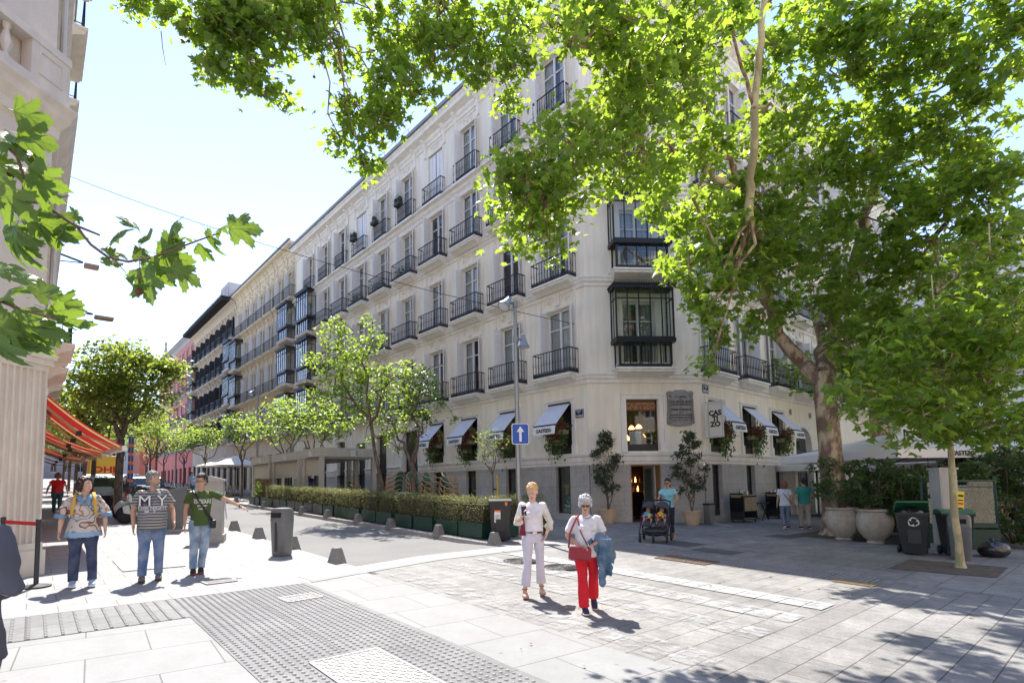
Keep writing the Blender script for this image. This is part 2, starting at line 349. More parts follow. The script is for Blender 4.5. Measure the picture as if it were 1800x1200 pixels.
plate(2.36, 4.15, .68, 1.45, 0, 'square patterned iron access cover in the studded paving at the bottom edge', IRONL, 14, 26)
plate(2.95, 7.45, .5, .32, .1, 'small pale iron cover set in the far end of the studded paving', IRONL, 10, 6)
plate(1.75, 11.9, .95, 1.5, 0, 'light ribbed vent grating in the pavement behind the striped shirt man', mat('pale_vent', (.42, .41, .40), .7, .2), 26, 2, 'pavement_grating', 'grating', 'bars')
plate(2.35, 9.35, .45, .38, .1, 'small dark iron cover in front of the man in the green shirt', IRONL, 12, 9)
plate(10.7, 6.1, .62, 1.1, 0, 'brown iron grating in the studded strip near the pushchair', mat('rusty_iron', (.16, .11, .08), .7, .3, ns=20, na=.4), 10, 14, 'pavement_grating', 'grating')
plate(10.72, 3.1, .3, .55, 0, 'small golden brown grating in the studded strip near the young tree', mat('brass_grate', (.32, .24, .12), .7, .3, ns=20, na=.4), 6, 10, 'pavement_grating', 'grating')
# repair patches (darker slabs) and the tree pit
DSLAB = mat('dark_patch_slab', (.11, .108, .105), .85, ns=20, na=.25, ns2=2, na2=.2)
for x, y, a, b in ((13.2, 7.7, .5, .5), (12.6, 6.4, .35, .5), (17.5, 6.8, .5, .4)):
    sheet('paving_patch', [(x-a, y-b), (x+a, y-b), (x+a, y+b), (x-a, y+b)], DSLAB, .010, label='dark repair slab in the pavement')
SOIL = mat('soil', (.13, .105, .075), .95, ns=9, na=.5, ns2=60, na2=.4, bs=30, ba=.9)
sheet('tree_pit', [(12.95, 3.2), (14.95, 3.25), (15.2, 1.75), (13.4, 1.7)], SOIL, .012, label='bare soil pit round the young tree')
sheet('tree_pit', [(17.9, 6.9), (20.9, 6.9), (20.9, 4.8), (17.9, 4.8)], SOIL, .012, label='bare soil pit round the big tree')
# loose leaves lying on the paving: nobody could count them
mb = MB()
for k in range(170):
    x, y = (random.uniform(9, 20), random.uniform(1.2, 9)) if k % 3 else (random.uniform(3, 11), random.uniform(2.8, 11))
    s = random.uniform(.012, .03)*(.7 if x < 8 else 1.3); a = random.uniform(0, 6.3); z = gz(x, y)+.014
    mb.add([(x+s*cos(a+t), y+s*sin(a+t)*.8, z+random.uniform(0, .012)) for t in (0, 1.3, 2.4, 3.9, 5.1)], [(0, 1, 2, 3, 4)])
struct(mb.build('fallen_leaves', mat('dry_leaf', (.30, .20, .09), .8, ns=3, na=.5)), 'stuff', 'dry leaves scattered over the paving', 'leaves')
# ------------------------------------------------------------------ building kit (local axes: x to the viewer's right, y into the wall, z up)
CREAM = mat('cream_stucco', (.86, .785, .635), .85, ns=1.1, na=.06, ns2=.3, na2=.07, bs=55, ba=.12, dirt=.14)
CREAMT = mat('cream_trim', (.80, .755, .67), .8, ns=2, na=.05, bs=40, ba=.1, dirt=.12)
GRAN = brickmat('grey_granite', (.48, .45, .40), (.43, .405, .365), (.26, .24, .215), 1.3, .74, .006, 0, spot=.22, var=.10, vert=True, bump=.4)
BLACK = mat('black_iron', (.018, .019, .022), .45, .3, spec=.5)
WHITE = mat('white_joinery', (.70, .69, .67), .5, ns=4, na=.05)
SHUT = mat('pale_shutter', (.74, .72, .68), .55, ns=6, na=.06)
GLASS = glassmat('window_glass', (.75, .8, .8))
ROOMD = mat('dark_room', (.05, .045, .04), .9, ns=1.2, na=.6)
CURT = mat('curtain', (.52, .50, .46), .9, ns=5, na=.15)
TILE = mat('roof_tile', (.33, .17, .11), .85, ns=8, na=.3, bs=20, ba=.4)
ZINC = mat('grey_gutter', (.22, .23, .25), .5, .4, ns=3, na=.15)
class FR:
    def __init__(s, x, y, rz): s.o = V((x, y, 0)); s.rz = rz; s.x = V((cos(rz), sin(rz), 0)); s.y = V((-sin(rz), cos(rz), 0))
    def P(s, a, d=0, z=0): return s.o + s.x*a + s.y*d + V((0, 0, z))
def put(name, me, par, fr, a, z, d=0, sub=None, flip=False):
    o = link(name, me, par, fr.P(a, d, z)-par.location, fr.rz)
    for n2, m2, loc, r2 in (sub or []): link(n2, m2, o, loc, r2)
    return o
def wall_mb(mb, x0, x1, z0, z1, ops, dep=.28, mi=0, rmi=None, zb=None):
    xs = sorted({x0, x1, *[o[0] for o in ops], *[o[1] for o in ops]}); zs = sorted({z0, z1, *[o[2] for o in ops], *[o[3] for o in ops]})
    for a, b in zip(xs, xs[1:]):
        for c, d in zip(zs, zs[1:]):
            cx, cz = (a+b)/2, (c+d)/2
            if any(o[0] < cx < o[1] and o[2] < cz < o[3] for o in ops): continue
            mb.quad((a, 0, c), (b, 0, c), (b, 0, d), (a, 0, d), mi)
    r = mi if rmi is None else rmi
    for a, b, c, d, *_ in ops:
        mb.quad((a, 0, c), (a, dep, c), (a, dep, d), (a, 0, d), r); mb.quad((b, 0, d), (b, dep, d), (b, dep, c), (b, 0, c), r)
        mb.quad((a, 0, d), (a, dep, d), (b, dep, d), (b, 0, d), r); mb.quad((b, 0, c), (b, dep, c), (a, dep, c), (a, 0, c), r)
def window_meshes(w, h, m=WHITE, fr=.07, mull=1, trans=.28, shutter=.38, shm=SHUT, curtain=True, louv=True):
    """frame origin at bottom centre of the opening, in the wall plane; the glass sits deep in the reveal"""
    f = MB(); y0, y1 = .16, .23
    for a, b in ((-w/2, -w/2+fr), (w/2-fr, w/2)): f.box(a, b, y0, y1, 0, h)
    f.box(-w/2+fr, w/2-fr, y0, y1, h-fr, h); f.box(-w/2+fr, w/2-fr, y0+.01, y1, 0, .28 if h > 2 else fr)
    if mull: f.box(-.045, .045, y0-.012, y1, .0, h-fr)
    if trans: f.box(-w/2+fr, w/2-fr, y0+.004, y1-.01, h*(1-trans), h*(1-trans)+.05)
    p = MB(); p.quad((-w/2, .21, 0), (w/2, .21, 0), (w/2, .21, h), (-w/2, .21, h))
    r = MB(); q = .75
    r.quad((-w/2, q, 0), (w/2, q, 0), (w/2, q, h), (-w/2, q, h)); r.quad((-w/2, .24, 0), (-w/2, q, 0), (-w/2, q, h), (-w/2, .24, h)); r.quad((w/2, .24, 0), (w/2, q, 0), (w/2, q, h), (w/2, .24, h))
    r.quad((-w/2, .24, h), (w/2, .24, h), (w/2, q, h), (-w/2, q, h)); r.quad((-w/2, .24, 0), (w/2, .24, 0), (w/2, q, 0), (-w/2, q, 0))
    c = MB()
    if curtain:
        for s_ in (-1, 1):
            n = 12; ww = w*.33
            c.grid(n, 1, lambda a, b: (s_*(w/2-.03-ww*a), .3+.025*sin(a*pi*7), .03+(h-.06)*b))
    fc = MB(); fc.grid(30, 1, lambda a, b: (-w/2+.03+(w-.06)*a, .28+.018*sin(a*pi*22), .03+(h-.06)*b))
    s = MB()
    if shutter:
        t = .035
        s.box(-t/2, t/2, -shutter, 0, .04, h-.04)
        if louv:
            for zz in (h*.12, h*.55):
                n = 13; hh = h*.36
                for k in range(n):
                    z = zz+hh*k/n; s.box(-t/2-.012, t/2+.012, -shutter+.07, -.07, z, z+hh/n*.55)
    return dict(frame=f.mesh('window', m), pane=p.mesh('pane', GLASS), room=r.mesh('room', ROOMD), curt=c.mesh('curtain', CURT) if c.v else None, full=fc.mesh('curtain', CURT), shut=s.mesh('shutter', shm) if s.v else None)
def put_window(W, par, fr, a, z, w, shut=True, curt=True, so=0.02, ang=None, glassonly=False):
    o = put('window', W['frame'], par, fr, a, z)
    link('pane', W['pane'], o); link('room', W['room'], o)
    q_ = random.random()
    if curt and W['curt']: link('curtain', W['full'] if q_ < .3 else W['curt'], o)
    if shut and W['shut']:
        j = random.uniform(-.3, .3)*(random.random() < .5) if ang is None else ang
        a1, a2 = (-.10+j*.5, .85+j*.4) if fr.rz < -1 else (-.9+j*.4, .10+j*.5); link('shutter', W['shut'], o, (-w/2+.03, so-.03, 0), a1); link('shutter', W['shut'], o, (w/2-.03, so-.03, 0), a2)
    return o
def railing_mb(w, d, h=1.0, n=13, band=.2, bulb=True, fine=True):
    """wrought iron balcony front and two returns; origin bottom centre at the wall"""
    mb = MB(); P = [(-w/2, -.0), (-w/2, -d), (w/2, -d), (w/2, 0)]
    for a, b in zip(P, P[1:]):
        mb.bar((*a, h), (*b, h), .045, .03); mb.bar((*a, band), (*b, band), .02, .02); mb.bar((*a, .02), (*b, .02), .03, .03)
        L_ = math.hypot(b[0]-a[0], b[1]-a[1]); k = max(2, round(L_/(w/n)))
        for i in range(k+1):
            if i == 0 and a == P[0]: continue
            x, y = a[0]+(b[0]-a[0])*i/k, a[1]+(b[1]-a[1])*i/k
            mb.bar((x, y, .02 if i in (0, k) else band), (x, y, h), .018, .018)
            if bulb and i < k: mb.lathe([(.008, h*.46), (.022, h*.5), (.026, h*.54), (.012, h*.6), (.02, h*.64), (.008, h*.68)], (x, y, 0), 5)
        if band > .1:
            q = max(2, round(L_/.105))
            for i in range(q):
                x, y = a[0]+(b[0]-a[0])*(i+.5)/q, a[1]+(b[1]-a[1])*(i+.5)/q; ux, uy = (b[0]-a[0])/L_, (b[1]-a[1])/L_
                if fine:
                    mb.tube([(x+ux*.045*cos(t)*(1-.35*t/7), y+uy*.045*cos(t)*(1-.35*t/7), band/2+.07*sin(t)*(1-.35*t/7)) for t in [k_*pi/4 for k_ in range(9)]], .017, 3, cap=False)
                    mb.bar((x-ux*.05, y-uy*.05, .03), (x+ux*.05, y+uy*.05, band-.01), .016, .02)
                else: mb.bar((x-ux*.05, y-uy*.05, .03), (x+ux*.05, y+uy*.05, band-.01), .02, .03); mb.bar((x+ux*.05, y+uy*.05, .03), (x-ux*.05, y-uy*.05, band-.01), .02, .03)
    return mb
def slab_mb(w, d, t=.32):
    mb = MB(); prof = [(-d-.02, 0), (-d-.02, -.07), (-d+.04, -.10), (-d+.04, -.16), (-d*.55, -.24), (-d*.35, -t), (0.02, -t), (.02, 0)]
    wl = [w/2+.02, w/2+.02, w/2-.03, w/2-.03, w/2-.09, w/2-.14, w/2-.14, w/2+.02]
    vs = [(-x, y, z) for (y, z), x in zip(prof, wl)]+[(x, y, z) for (y, z), x in zip(prof, wl)]; n = len(prof)
    mb.add(vs, [tuple(range(n)), tuple(range(2*n-1, n-1, -1))]+[(i, n+i, n+(i+1) % n, (i+1) % n) for i in range(n)]); return mb
def balcony(par, fr, a, z, w, d, S, R):
    o = put('balcony', S, par, fr, a, z) if S else None
    if S: link('railing', R, o); return o
    return put('railing', R, par, fr, a, z)
def frame_strip(mb, x0, x1, z0, z1, t=.06, o=.035, sides=4, y=0):
    mb.box(x0, x0+t, y-o, y+.01, z0, z1); mb.box(x1-t, x1, y-o, y+.01, z0, z1); mb.box(x0+t, x1-t, y-o, y+.01, z1-t, z1)
    if sides == 4: mb.box(x0+t, x1-t, y-o, y+.01, z0, z0+t)
def ornament(mb, w, z0, z1, kind, seed=0):
    """stucco field over a window: frame, rosette(s), scrolling relief"""
    rr = random.Random(seed); zc = (z0+z1)/2
    def ros(x, z, r):
        mb.lathe([(r, 0), (r*1.02, .03), (r*.7, .045), (r*.62, .03), (r*.3, .03), (.0, .06)], (0, 0, 0), 10)
        n = 60; vs = mb.v[-n:]; mb.v[-n:] = [(x+a, -c, z+b) for a, b, c in vs]
    def curl(x, z, r, s, t):
        pts = [(x+s*(r*1.6*q/10+r*.5*sin(q*.5)), -.02, z+r*.75*sin(q*.62)*(1-q/16)) for q in range(11)]
        mb.tube(pts, [.028*(1-q/14) for q in range(11)], 4)
    if kind == 'one': ros(0, zc+.1, .13); [curl(s*.18, zc-.02, .26, s, 0) for s in (-1, 1)]; [curl(s*.3, zc-.16, .2, s, 0) for s in (-1, 1)]
    elif kind == 'two':
        for s in (-1, 1): ros(s*w*.36, zc+.05, .12); curl(s*w*.15, zc, .16, s, 0); curl(s*w*.22, zc-.12, .14, s, 0)
        mb.prism([(-.13, z0), (.13, z0), (.17, z1), (-.17, z1)], -.07, .01); curl(-.08, zc, .1, 1, 0)
    elif kind == 'top':
        for k in range(9): mb.box(-w*.42+k*w*.1, -w*.42+k*w*.1+.07, -.04, .01, z1-.12, z1-.03)
        for s in (-1, 1): curl(s*.05, zc-.08, .26, s, 0)
        ros(0, zc-.08, .07)
def bracket_mb():
    mb = MB(); mb.prism([(0.01, -1.0), (-.09, -1.0), (-.10, -.62), (-.16, -.45), (-.17, -.28), (-.34, -.1), (-.36, 0), (0.01, 0)], -.09, .09, 'x')
    mb.lathe([(.0, 0), (.05, .0), (.05, .2), (.0, .2)], (0, 0, 0), 8); n = 32; mb.v[-n:] = [(c-.1, -.13+a, -.42+b) for a, b, c in mb.v[-n:]]
    return mb
def oriel(par, fr, a, z, w=2.2, d=.62, h=3.25, crest=True, name='oriel', dark=BLACK):
    """glazed iron balcony: belt, glass above, balusters behind glass below, hood"""
    mb = MB(); wl, wu = w-.22, w; zb = h*.32
    mb.box(-wl/2, wl/2, -d+.06, 0, 0, .14); 
    for x in (-wl/2, wl/2): mb.bar((x, -d+.08, .1), (x, -d+.08, zb), .07, .07)
    for x in (-wl/2, wl/2): mb.bar((x, -.03, .1), (x, -.03, zb), .05, .05)
    mb.box(-wu/2-.05, wu/2+.05, -d-.07, .0, zb-.07, zb+.09); mb.box(-wu/2-.02, wu/2+.02, -d-.04, 0, zb+.09, zb+.14)
    n = 5
    for i in range(n+1):
        x = -wu/2+wu*i/n; mb.bar((x, -d, zb+.1), (x, -d, h-.12), .035 if 0 < i < n else .06, .05)
    for i in range(1, n+0): 
        x = -wl/2+wl*i/n; mb.bar((x, -d+.08, .1), (x, -d+.08, zb), .03, .04)
    zt = zb+(h-zb)*.74
    for x in (-wu/2, wu/2):
        mb.bar((x, -.03, zb), (x, -.03, h-.1), .045, .045); mb.bar((x, -d, zt), (x, 0, zt), .04, .035); mb.bar((x, -d*.5, zb), (x, -d*.5, h-.1), .03, .03)
    mb.bar((-wu/2, -d, zt), (wu/2, -d, zt), .035, .04)
    mb.box(-wu/2-.09, wu/2+.09, -d-.11, 0, h-.16, h-.05); mb.box(-wu/2-.13, wu/2+.13, -d-.15, 0, h-.05, h)
    if crest:
        k = 26
        for i in range(k):
            x = -wu/2-.11+(wu+.22)*(i+.5)/k; mb.box(x-.03, x+.03, -d-.15, -d-.13, h, h+.06, top=.6)
            mb.box(x-.03, x+.03, -d-.16, -d-.145, h-.22, h-.14, top=1)
    for i in range(17):
        x = -wl/2+wl*(i+.5)/17; mb.bar((x, -d+.11, .14), (x, -d+.11, zb-.06), .014, .014)
    o = put(name, mb.mesh(name, dark), par, fr, a, z)
    g = MB()
    g.quad((-wu/2, -d+.01, zb+.1), (wu/2, -d+.01, zb+.1), (wu/2, -d+.01, h-.1), (-wu/2, -d+.01, h-.1)); g.quad((-wl/2, -d+.09, .14), (wl/2, -d+.09, .14), (wl/2, -d+.09, zb-.07), (-wl/2, -d+.09, zb-.07))
    for x in (-wu/2, wu/2): g.quad((x, -d, zb+.1), (x, 0, zb+.1), (x, 0, h-.1), (x, -d, h-.1))
    for x in (-wl/2, wl/2): g.quad((x, -d+.1, .1), (x, 0, .1), (x, 0, zb), (x, -d+.1, zb))
    link('pane', g.mesh('pane', GLASS), o)
    c = MB(); c.box(-wl/2, wl/2, -d+.12, 0, .14, .2); link('floor_board', c.mesh('floor_board', CREAMT), o)
    s = slab_mb(w+.1, d+.05, .3); link('slab', s.mesh('slab', CREAMT), o, (0, 0, -.01))
    return o
# ------------------------------------------------------------------ the corner building
CB = thing('corner_building', 'five storey cream stuccoed corner block with iron balconies and a grey granite ground floor', 'building', (16.61, 13.3, 0))
FL = FR(16.61, 13.3, rad(-90)); FC = FR(16.61, 13.3, math.atan2(-2.6, 3.69)); FRR = FR(20.3, 10.7, 0); LC = 4.514
LZ = [5.95, 9.82, 13.62, 17.08]; WT = [8.77, 12.52, 16.4, 19.95]
bl = [-(1.42+2.88*k) for k in range(10)]; br_ = [1.15+2.98*k for k in range(11)]
GRL = [-1.45, -4.45, -7.35, -10.1]
WW = 1.32
XL, XR = -30.3, 33.0
opsL = [(a-WW/2, a+WW/2, z, t) for a in bl for z, t in zip(LZ, WT)]
opsL = [(a, b, c+.0, d) for a, b, c, d in opsL]
grl = [(a-.63, a+.63, 2.8, 4.85) for a in GRL]
doorsL = [(-13.5, -12.0, .3, 4.7), (-16.6, -15.4, .3, 4.7), (-19.3, -18.1, .3, 4.4), (-22.2, -21.0, .3, 4.7), (-25.3, -24.0, .3, 4.4), (-28.3, -27.0, .3, 4.7)]
opsR = [(a-WW/2, a+WW/2, z, t) for a in br_ for z, t in zip(LZ, WT)]
grr = [(a-.63, a+.63, 2.8, 4.85) for a in br_[:3]]
doorR = [(9.0, 11.1, -.2, 4.3)]
opsC = [(1.5, 2.8, 2.83, 4.86)]+[(2.15-WW/2, 2.15+WW/2, z, t) for z, t in zip(LZ, WT)]
low = [(a-.42+.15, a+.35+.15, .42, 2.29) for a in GRL]
lowR = [(a-.55, a+.25, .25, 2.29) for a in br_[:3]]
ZT = 20.7
for nm, fr, x0, x1, ops, lo in (('L', FL, XL, 0, opsL+grl+doorsL, low), ('C', FC, 0, LC, opsC, []), ('R', FRR, 0, XR, opsR+grr+doorR, lowR)):
    mb = MB(); up = [o for o in ops]
    # stucco above z = 2.4
    cut = [(a, b, max(c, 2.4), d) for a, b, c, d in up]
    wall_mb(mb, x0, x1, 2.4, ZT, cut)
    put('wall', mb.mesh('wall', CREAM), CB, fr, 0, 0)
    g = MB(); dl = [(a, b, c, 2.4) for a, b, c, d in up if c < 2.4]
    if nm == 'C': dl = [(1.58, 2.79, .0, 2.31)]
    wall_mb(g, x0, x1, -.4, 2.4, dl+lo, dep=.35); 
    put('plinth', g.mesh('plinth', GRAN), CB, fr, 0, 0, d=-.05)
PATH = [FL.P(XL), FL.P(0), FRR.P(0), FRR.P(XR)]; PATH2 = [(p.x-CB.location.x, p.y-CB.location.y) for p in PATH]
def band(name, prof, m=CREAMT, path=None):
    mb = MB(); mb.sweep(path or PATH2, prof); o = mb.build(name, m, CB); return o
# ledge between granite and stucco stops at the doors on the left
pl = [(FL.P(-11.7)-CB.location).to_2d(), *PATH2[1:3], (FRR.P(8.6)-CB.location).to_2d()]
band('ledge', [(.0, 2.3), (.06, 2.33), (.07, 2.42), (.10, 2.45), (.11, 2.62), (.16, 2.66), (.17, 2.73), (0, 2.77)], path=pl)
for a0, a1 in ((-15.2, -13.7), (-18.0, -16.8), (-20.9, -19.5), (-23.9, -22.4), (-26.9, -25.5), (-30.3, -28.5)):
    band('ledge', [(.0, 2.3), (.06, 2.33), (.07, 2.42), (.10, 2.45), (.11, 2.62), (.16, 2.66), (.17, 2.73), (0, 2.77)], path=[(FL.P(a0)-CB.location).to_2d(), (FL.P(a1)-CB.location).to_2d()])
for z in LZ: band('string_course', [(0, z-.47), (.05, z-.45), (.06, z-.33), (.12, z-.27), (.13, z-.18), (.17, z-.14), (.17, z-.07), (0, z-.03)] if z < 17 else [(0, z-.62), (.05, z-.6), (.06, z-.45), (.16, z-.34), (.2, z-.2), (.36, z-.14), (.36, z-.07), (0, z-.03)])
band('cornice', [(0, 20.55), (.06, 20.58), (.08, 20.72), (.16, 20.8), (.18, 20.95), (.5, 21.1), (.52, 21.25), (.6, 21.36), (.62, 21.42), (0, 21.46)])
band('gutter', [(.5, 21.42), (.72, 21.44), (.76, 21.58), (.70, 21.6), (.5, 21.56)], ZINC)
# roof: pitched back from the gutter; tiles run as rolls
rf = MB(); rp = [(.6, 21.5), (-5.0, 23.6), (-5.0, 21.0)]; rf.sweep(PATH2, rp)
put('roof', rf.mesh('roof', TILE), CB, FR(16.61, 13.3, 0), 0, 0)
tl = MB()
for k in range(125):
    a = XL+.12+k*.24; p0 = FL.P(a, -.66, 21.60)-CB.location; p1 = FL.P(a, 1.2, 22.28)-CB.location; tl.tube([p0, p1], .075, 6)
tl.build('roof_tiles', TILE, CB)
bk = bracket_mb().mesh('bracket', CREAMT)
surr = {}
def surround(lvl, seed=0):
    if lvl in surr: return surr[lvl]
    mb = MB(); w = WW; h = WT[lvl]-LZ[lvl]
    if lvl == 0:
        frame_strip(mb, -w/2-.13, w/2+.13, 0, h+.12, .09, .05, 3); frame_strip(mb, -w/2-.3, w/2+.3, 0, h+.82, .055, .055, 3); ornament(mb, w+.3, h+.16, h+.74, 'two')
    elif lvl in (1, 2):
        frame_strip(mb, -w/2-.12, w/2+.12, 0, h+.1, .08, .05, 3); frame_strip(mb, -w/2-.26, w/2+.26, 0, h+.92, .05, .055, 3); ornament(mb, w+.3, h+.14, h+.82, 'one')
    else: frame_strip(mb, -w/2-.1, w/2+.1, 0, h+.06, .07, .04, 3); ornament(mb, w+.2, h+.08, h+.55, 'top')
    surr[lvl] = mb.mesh('window_surround', CREAMT); return surr[lvl]
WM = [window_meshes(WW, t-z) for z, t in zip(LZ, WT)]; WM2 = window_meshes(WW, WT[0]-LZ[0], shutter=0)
RAIL = railing_mb(2.0, .5).mesh('railing', BLACK); SLB = slab_mb(2.12, .56).mesh('balcony', CREAMT); RAIL4 = railing_mb(1.75, .3, band=.17).mesh('railing', BLACK); SLB4 = slab_mb(1.8, .33, .12).mesh('balcony', CREAMT)
CLOSED = MB(); 
for s_ in (-1, 1):
    for q in range(2): CLOSED.box(s_*.02+(-.62 if s_ < 0 else 0)+q*.30*1+.01, s_*.02+(-.62 if s_ < 0 else 0)+q*.30+.28, .06, .10, .03, 2.8)
CLOSED = CLOSED.mesh('closed_shutter', SHUT)
for fr, bays in ((FL, bl), (FRR, br_)):
    for i, a in enumerate(bays):
        for lv in range(4):
            rr = random.random(); z = LZ[lv]
            put('window_surround', surround(lv), CB, fr, a, z)
            orl = (fr is FL and i == 9 and lv < 3)
            closed = (fr is FL and lv == 3 and i in (3, 6)) 
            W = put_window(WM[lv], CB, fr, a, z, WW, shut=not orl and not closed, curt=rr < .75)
            if closed: link('closed_shutter', CLOSED, W)
            if orl: oriel(CB, fr, a, z, 2.3, .7, 3.35)
            elif lv < 3: balcony(CB, fr, a, z, 2, .5, SLB, RAIL)
            else:
                balcony(CB, fr, a, z, 1.75, .3, SLB4, RAIL4)
            if lv == 3:
                for s_ in (-1, 1): put('bracket', bk, CB, fr, a+s_*(WW/2+.24), 20.98)
for lv in range(4):
    z = LZ[lv]; put_window(WM[lv], CB, FC, 2.15, z, WW, shut=lv == 3)
    if lv < 2: oriel(CB, FC, 2.15, z+.06, 2.25, .62, 3.25)
    else: balcony(CB, FC, 2.15, z, 2, .5, SLB, RAIL); put('window_surround', surround(lv), CB, FC, 2.15, z)
# vertical panels between bays at mid storeys (shallow stucco frames)
pn = MB(); frame_strip(pn, -.62, .62, 0, .34, .03, .025); pn = pn.mesh('wall_panel', CREAMT)
for fr, bays in ((FL, bl), (FRR, br_)):
    for a in bays:
        put('wall_panel', pn, CB, fr, a, 16.62)
# mezzanine windows with moulded frames, awnings, flower baskets
mz = MB(); w, h = 1.26, 2.05
frame_strip(mz, -w/2-.2, w/2+.2, 0.0, h+.22, .06, .07, 3); frame_strip(mz, -w/2-.14, w/2+.14, 0, h+.15, .14, .035, 3)
for s_ in (-1, 1): mz.box(s_*(w/2+.12)-.11, s_*(w/2+.12)+.11, -.085, .01, 0, .38)
mzm = mz.mesh('window_surround', CREAMT)
DARKW = mat('dark_joinery', (.03, .028, .026), .5)
Wm = window_meshes(1.26, 2.05, m=DARKW, mull=0, trans=0, shutter=0, curtain=False, fr=.04)
NAVY = mat('navy_piping', (.015, .02, .06), .6); CANVAS = mat('pale_blue_canvas', (.58, .60, .64), .8, ns=3, na=.06, bs=200, ba=.1); CANVW = mat('white_canvas', (.78, .77, .74), .8, ns=3, na=.05)
TXT = mat('black_lettering', (.012, .012, .012), .6)
def awning(fr, a, lit=1, txt=True, label=None):
    w = 1.16; o_ = .93; zt, zb = 4.82, 3.92; mb = MB()
    pts = [(-.05, zt), (-o_, zb)]
    mb.add([(-w/2, -.05, zt), (w/2, -.05, zt), (w/2, -o_, zb), (-w/2, -o_, zb), (-w/2, -.05, zt-.015), (w/2, -.05, zt-.015), (w/2, -o_, zb-.015), (-w/2, -o_, zb-.015)], [(0, 3, 2, 1), (4, 5, 6, 7), (0, 1, 5, 4), (1, 2, 6, 5), (3, 0, 4, 7)], 0)
    mb.bar((-w/2-.01, -o_-.01, zb-.01), (w/2+.01, -o_-.01, zb-.01), .05, .05, 1)
    for x in (-w/2, w/2): mb.bar((x, -.05, zt+.004), (x, -o_, zb+.004), .012, .012, 3)
    for x in (-w/2+.03, w/2-.03): mb.bar((x, 0, zb-.02), (x, -o_, zb-.02), .02, .02, 2)
    mb.box(-w/2, w/2, -.08, .0, zt-.01, zt+.06, 2)
    o = put('awning', mb.mesh('awning', [CANVAS, NAVY, BLACK, CANVW]), CB, fr, a, 0)
    v = MB(); v.grid(10, 2, lambda s, t: (-w/2+w*s, -o_-.02-.05*t+.006*sin(s*20), zb-.04-.33*t)); 
    v.grid(10, 2, lambda s, t: (-w/2+w*s, -o_-.01-.05*t+.006*sin(s*20), zb-.04-.33*t))
    if txt: put_text(v, 'CASTIZO', .19, lambda x, y, z: (x, -o_-.062-z+.006*sin((x/w+.5)*20)-.012, zb-.28+y), 1, .04, 1.05)
    link('valance', v.mesh('valance', [CANVW, TXT]), o); return o
FLOW = mat('red_geranium', (.42, .03, .07), .6, ns=30, na=.5); FLGR = leafmat('window_box_leaf', (.03, .07, .02), (.07, .14, .03), (.2, .35, .05)); CRATE = mat('wicker_box', (.36, .28, .19), .8, ns=25, na=.4)
def blades(mb, c, r, n, s, mi, hang=0, flat=False):
    for _ in range(n):
        p = V(c)+V([random.gauss(0, 1)*q*.5 for q in r]); a = V([random.gauss(0, 1) for _ in range(3)]).normalized(); b = a.cross(V([random.gauss(0, 1) for _ in range(3)])).normalized()
        if hang: a = (a*.5+V((0, 0, -hang))).normalized(); b = a.cross(V((random.gauss(0, 1), random.gauss(0, 1), 0))).normalized()
        l = s*random.uniform(.6, 1.4); mb.add([p, p+a*l*.5+b*l*.28, p+a*l, p+a*l*.5-b*l*.28], [(0, 1, 2, 3)], mi)
def flowers(fr, a, seed, big=1):
    random.seed(seed); mb = MB(); 
    for s_ in ((-.38, .25), (.28, .42), (0, .0)):
        mb.box(a*0+s_[0]-.14, s_[0]+.14, -.36, -.06, s_[1]+.2, s_[1]+.38, 2, top=1.15)
        blades(mb, (s_[0], -.28, s_[1]+.5), (.42, .3, .26), int(130*big), .09, 0); blades(mb, (s_[0], -.34, s_[1]+.58), (.36, .26, .22), int(150*big), .065, 1)
        blades(mb, (s_[0], -.32, s_[1]+.12), (.26, .2, .5), int(90*big), .12, 0, 1.2)
    mb.bar((-.5, -.2, .2), (.5, -.2, .2), .03, .03, 3)
    return put('flower_basket', mb.mesh('flower_basket', [FLGR, FLOW, CRATE, BLACK]), CB, fr, a, 2.95)
for fr, L_ in ((FL, GRL), (FRR, br_[:3])):
    for i, a in enumerate(L_):
        put('window_surround', mzm, CB, fr, a, 2.76); W = put('window', Wm['frame'], CB, fr, a, 2.8); link('pane', Wm['pane'], W); link('room', Wm['room'], W)
        awning(fr, a); flowers(fr, a+(.05 if fr is FL else .2), 40+i)
random.seed(11)
SHOPM = window_meshes(.78, 1.9, m=DARKW, mull=0, trans=0, shutter=0, curtain=False, fr=.03)
LININT = mat('shop_back_wall', (.30, .31, .24), .8, ns=2, na=.3)
TIN = mat('pale_blue_tin', (.28, .47, .45), .4, .2); LABT = mat('cream_label', (.62, .55, .38), .6); GOLD = mat('gold_lettering', (.55, .36, .10), .4, .5)
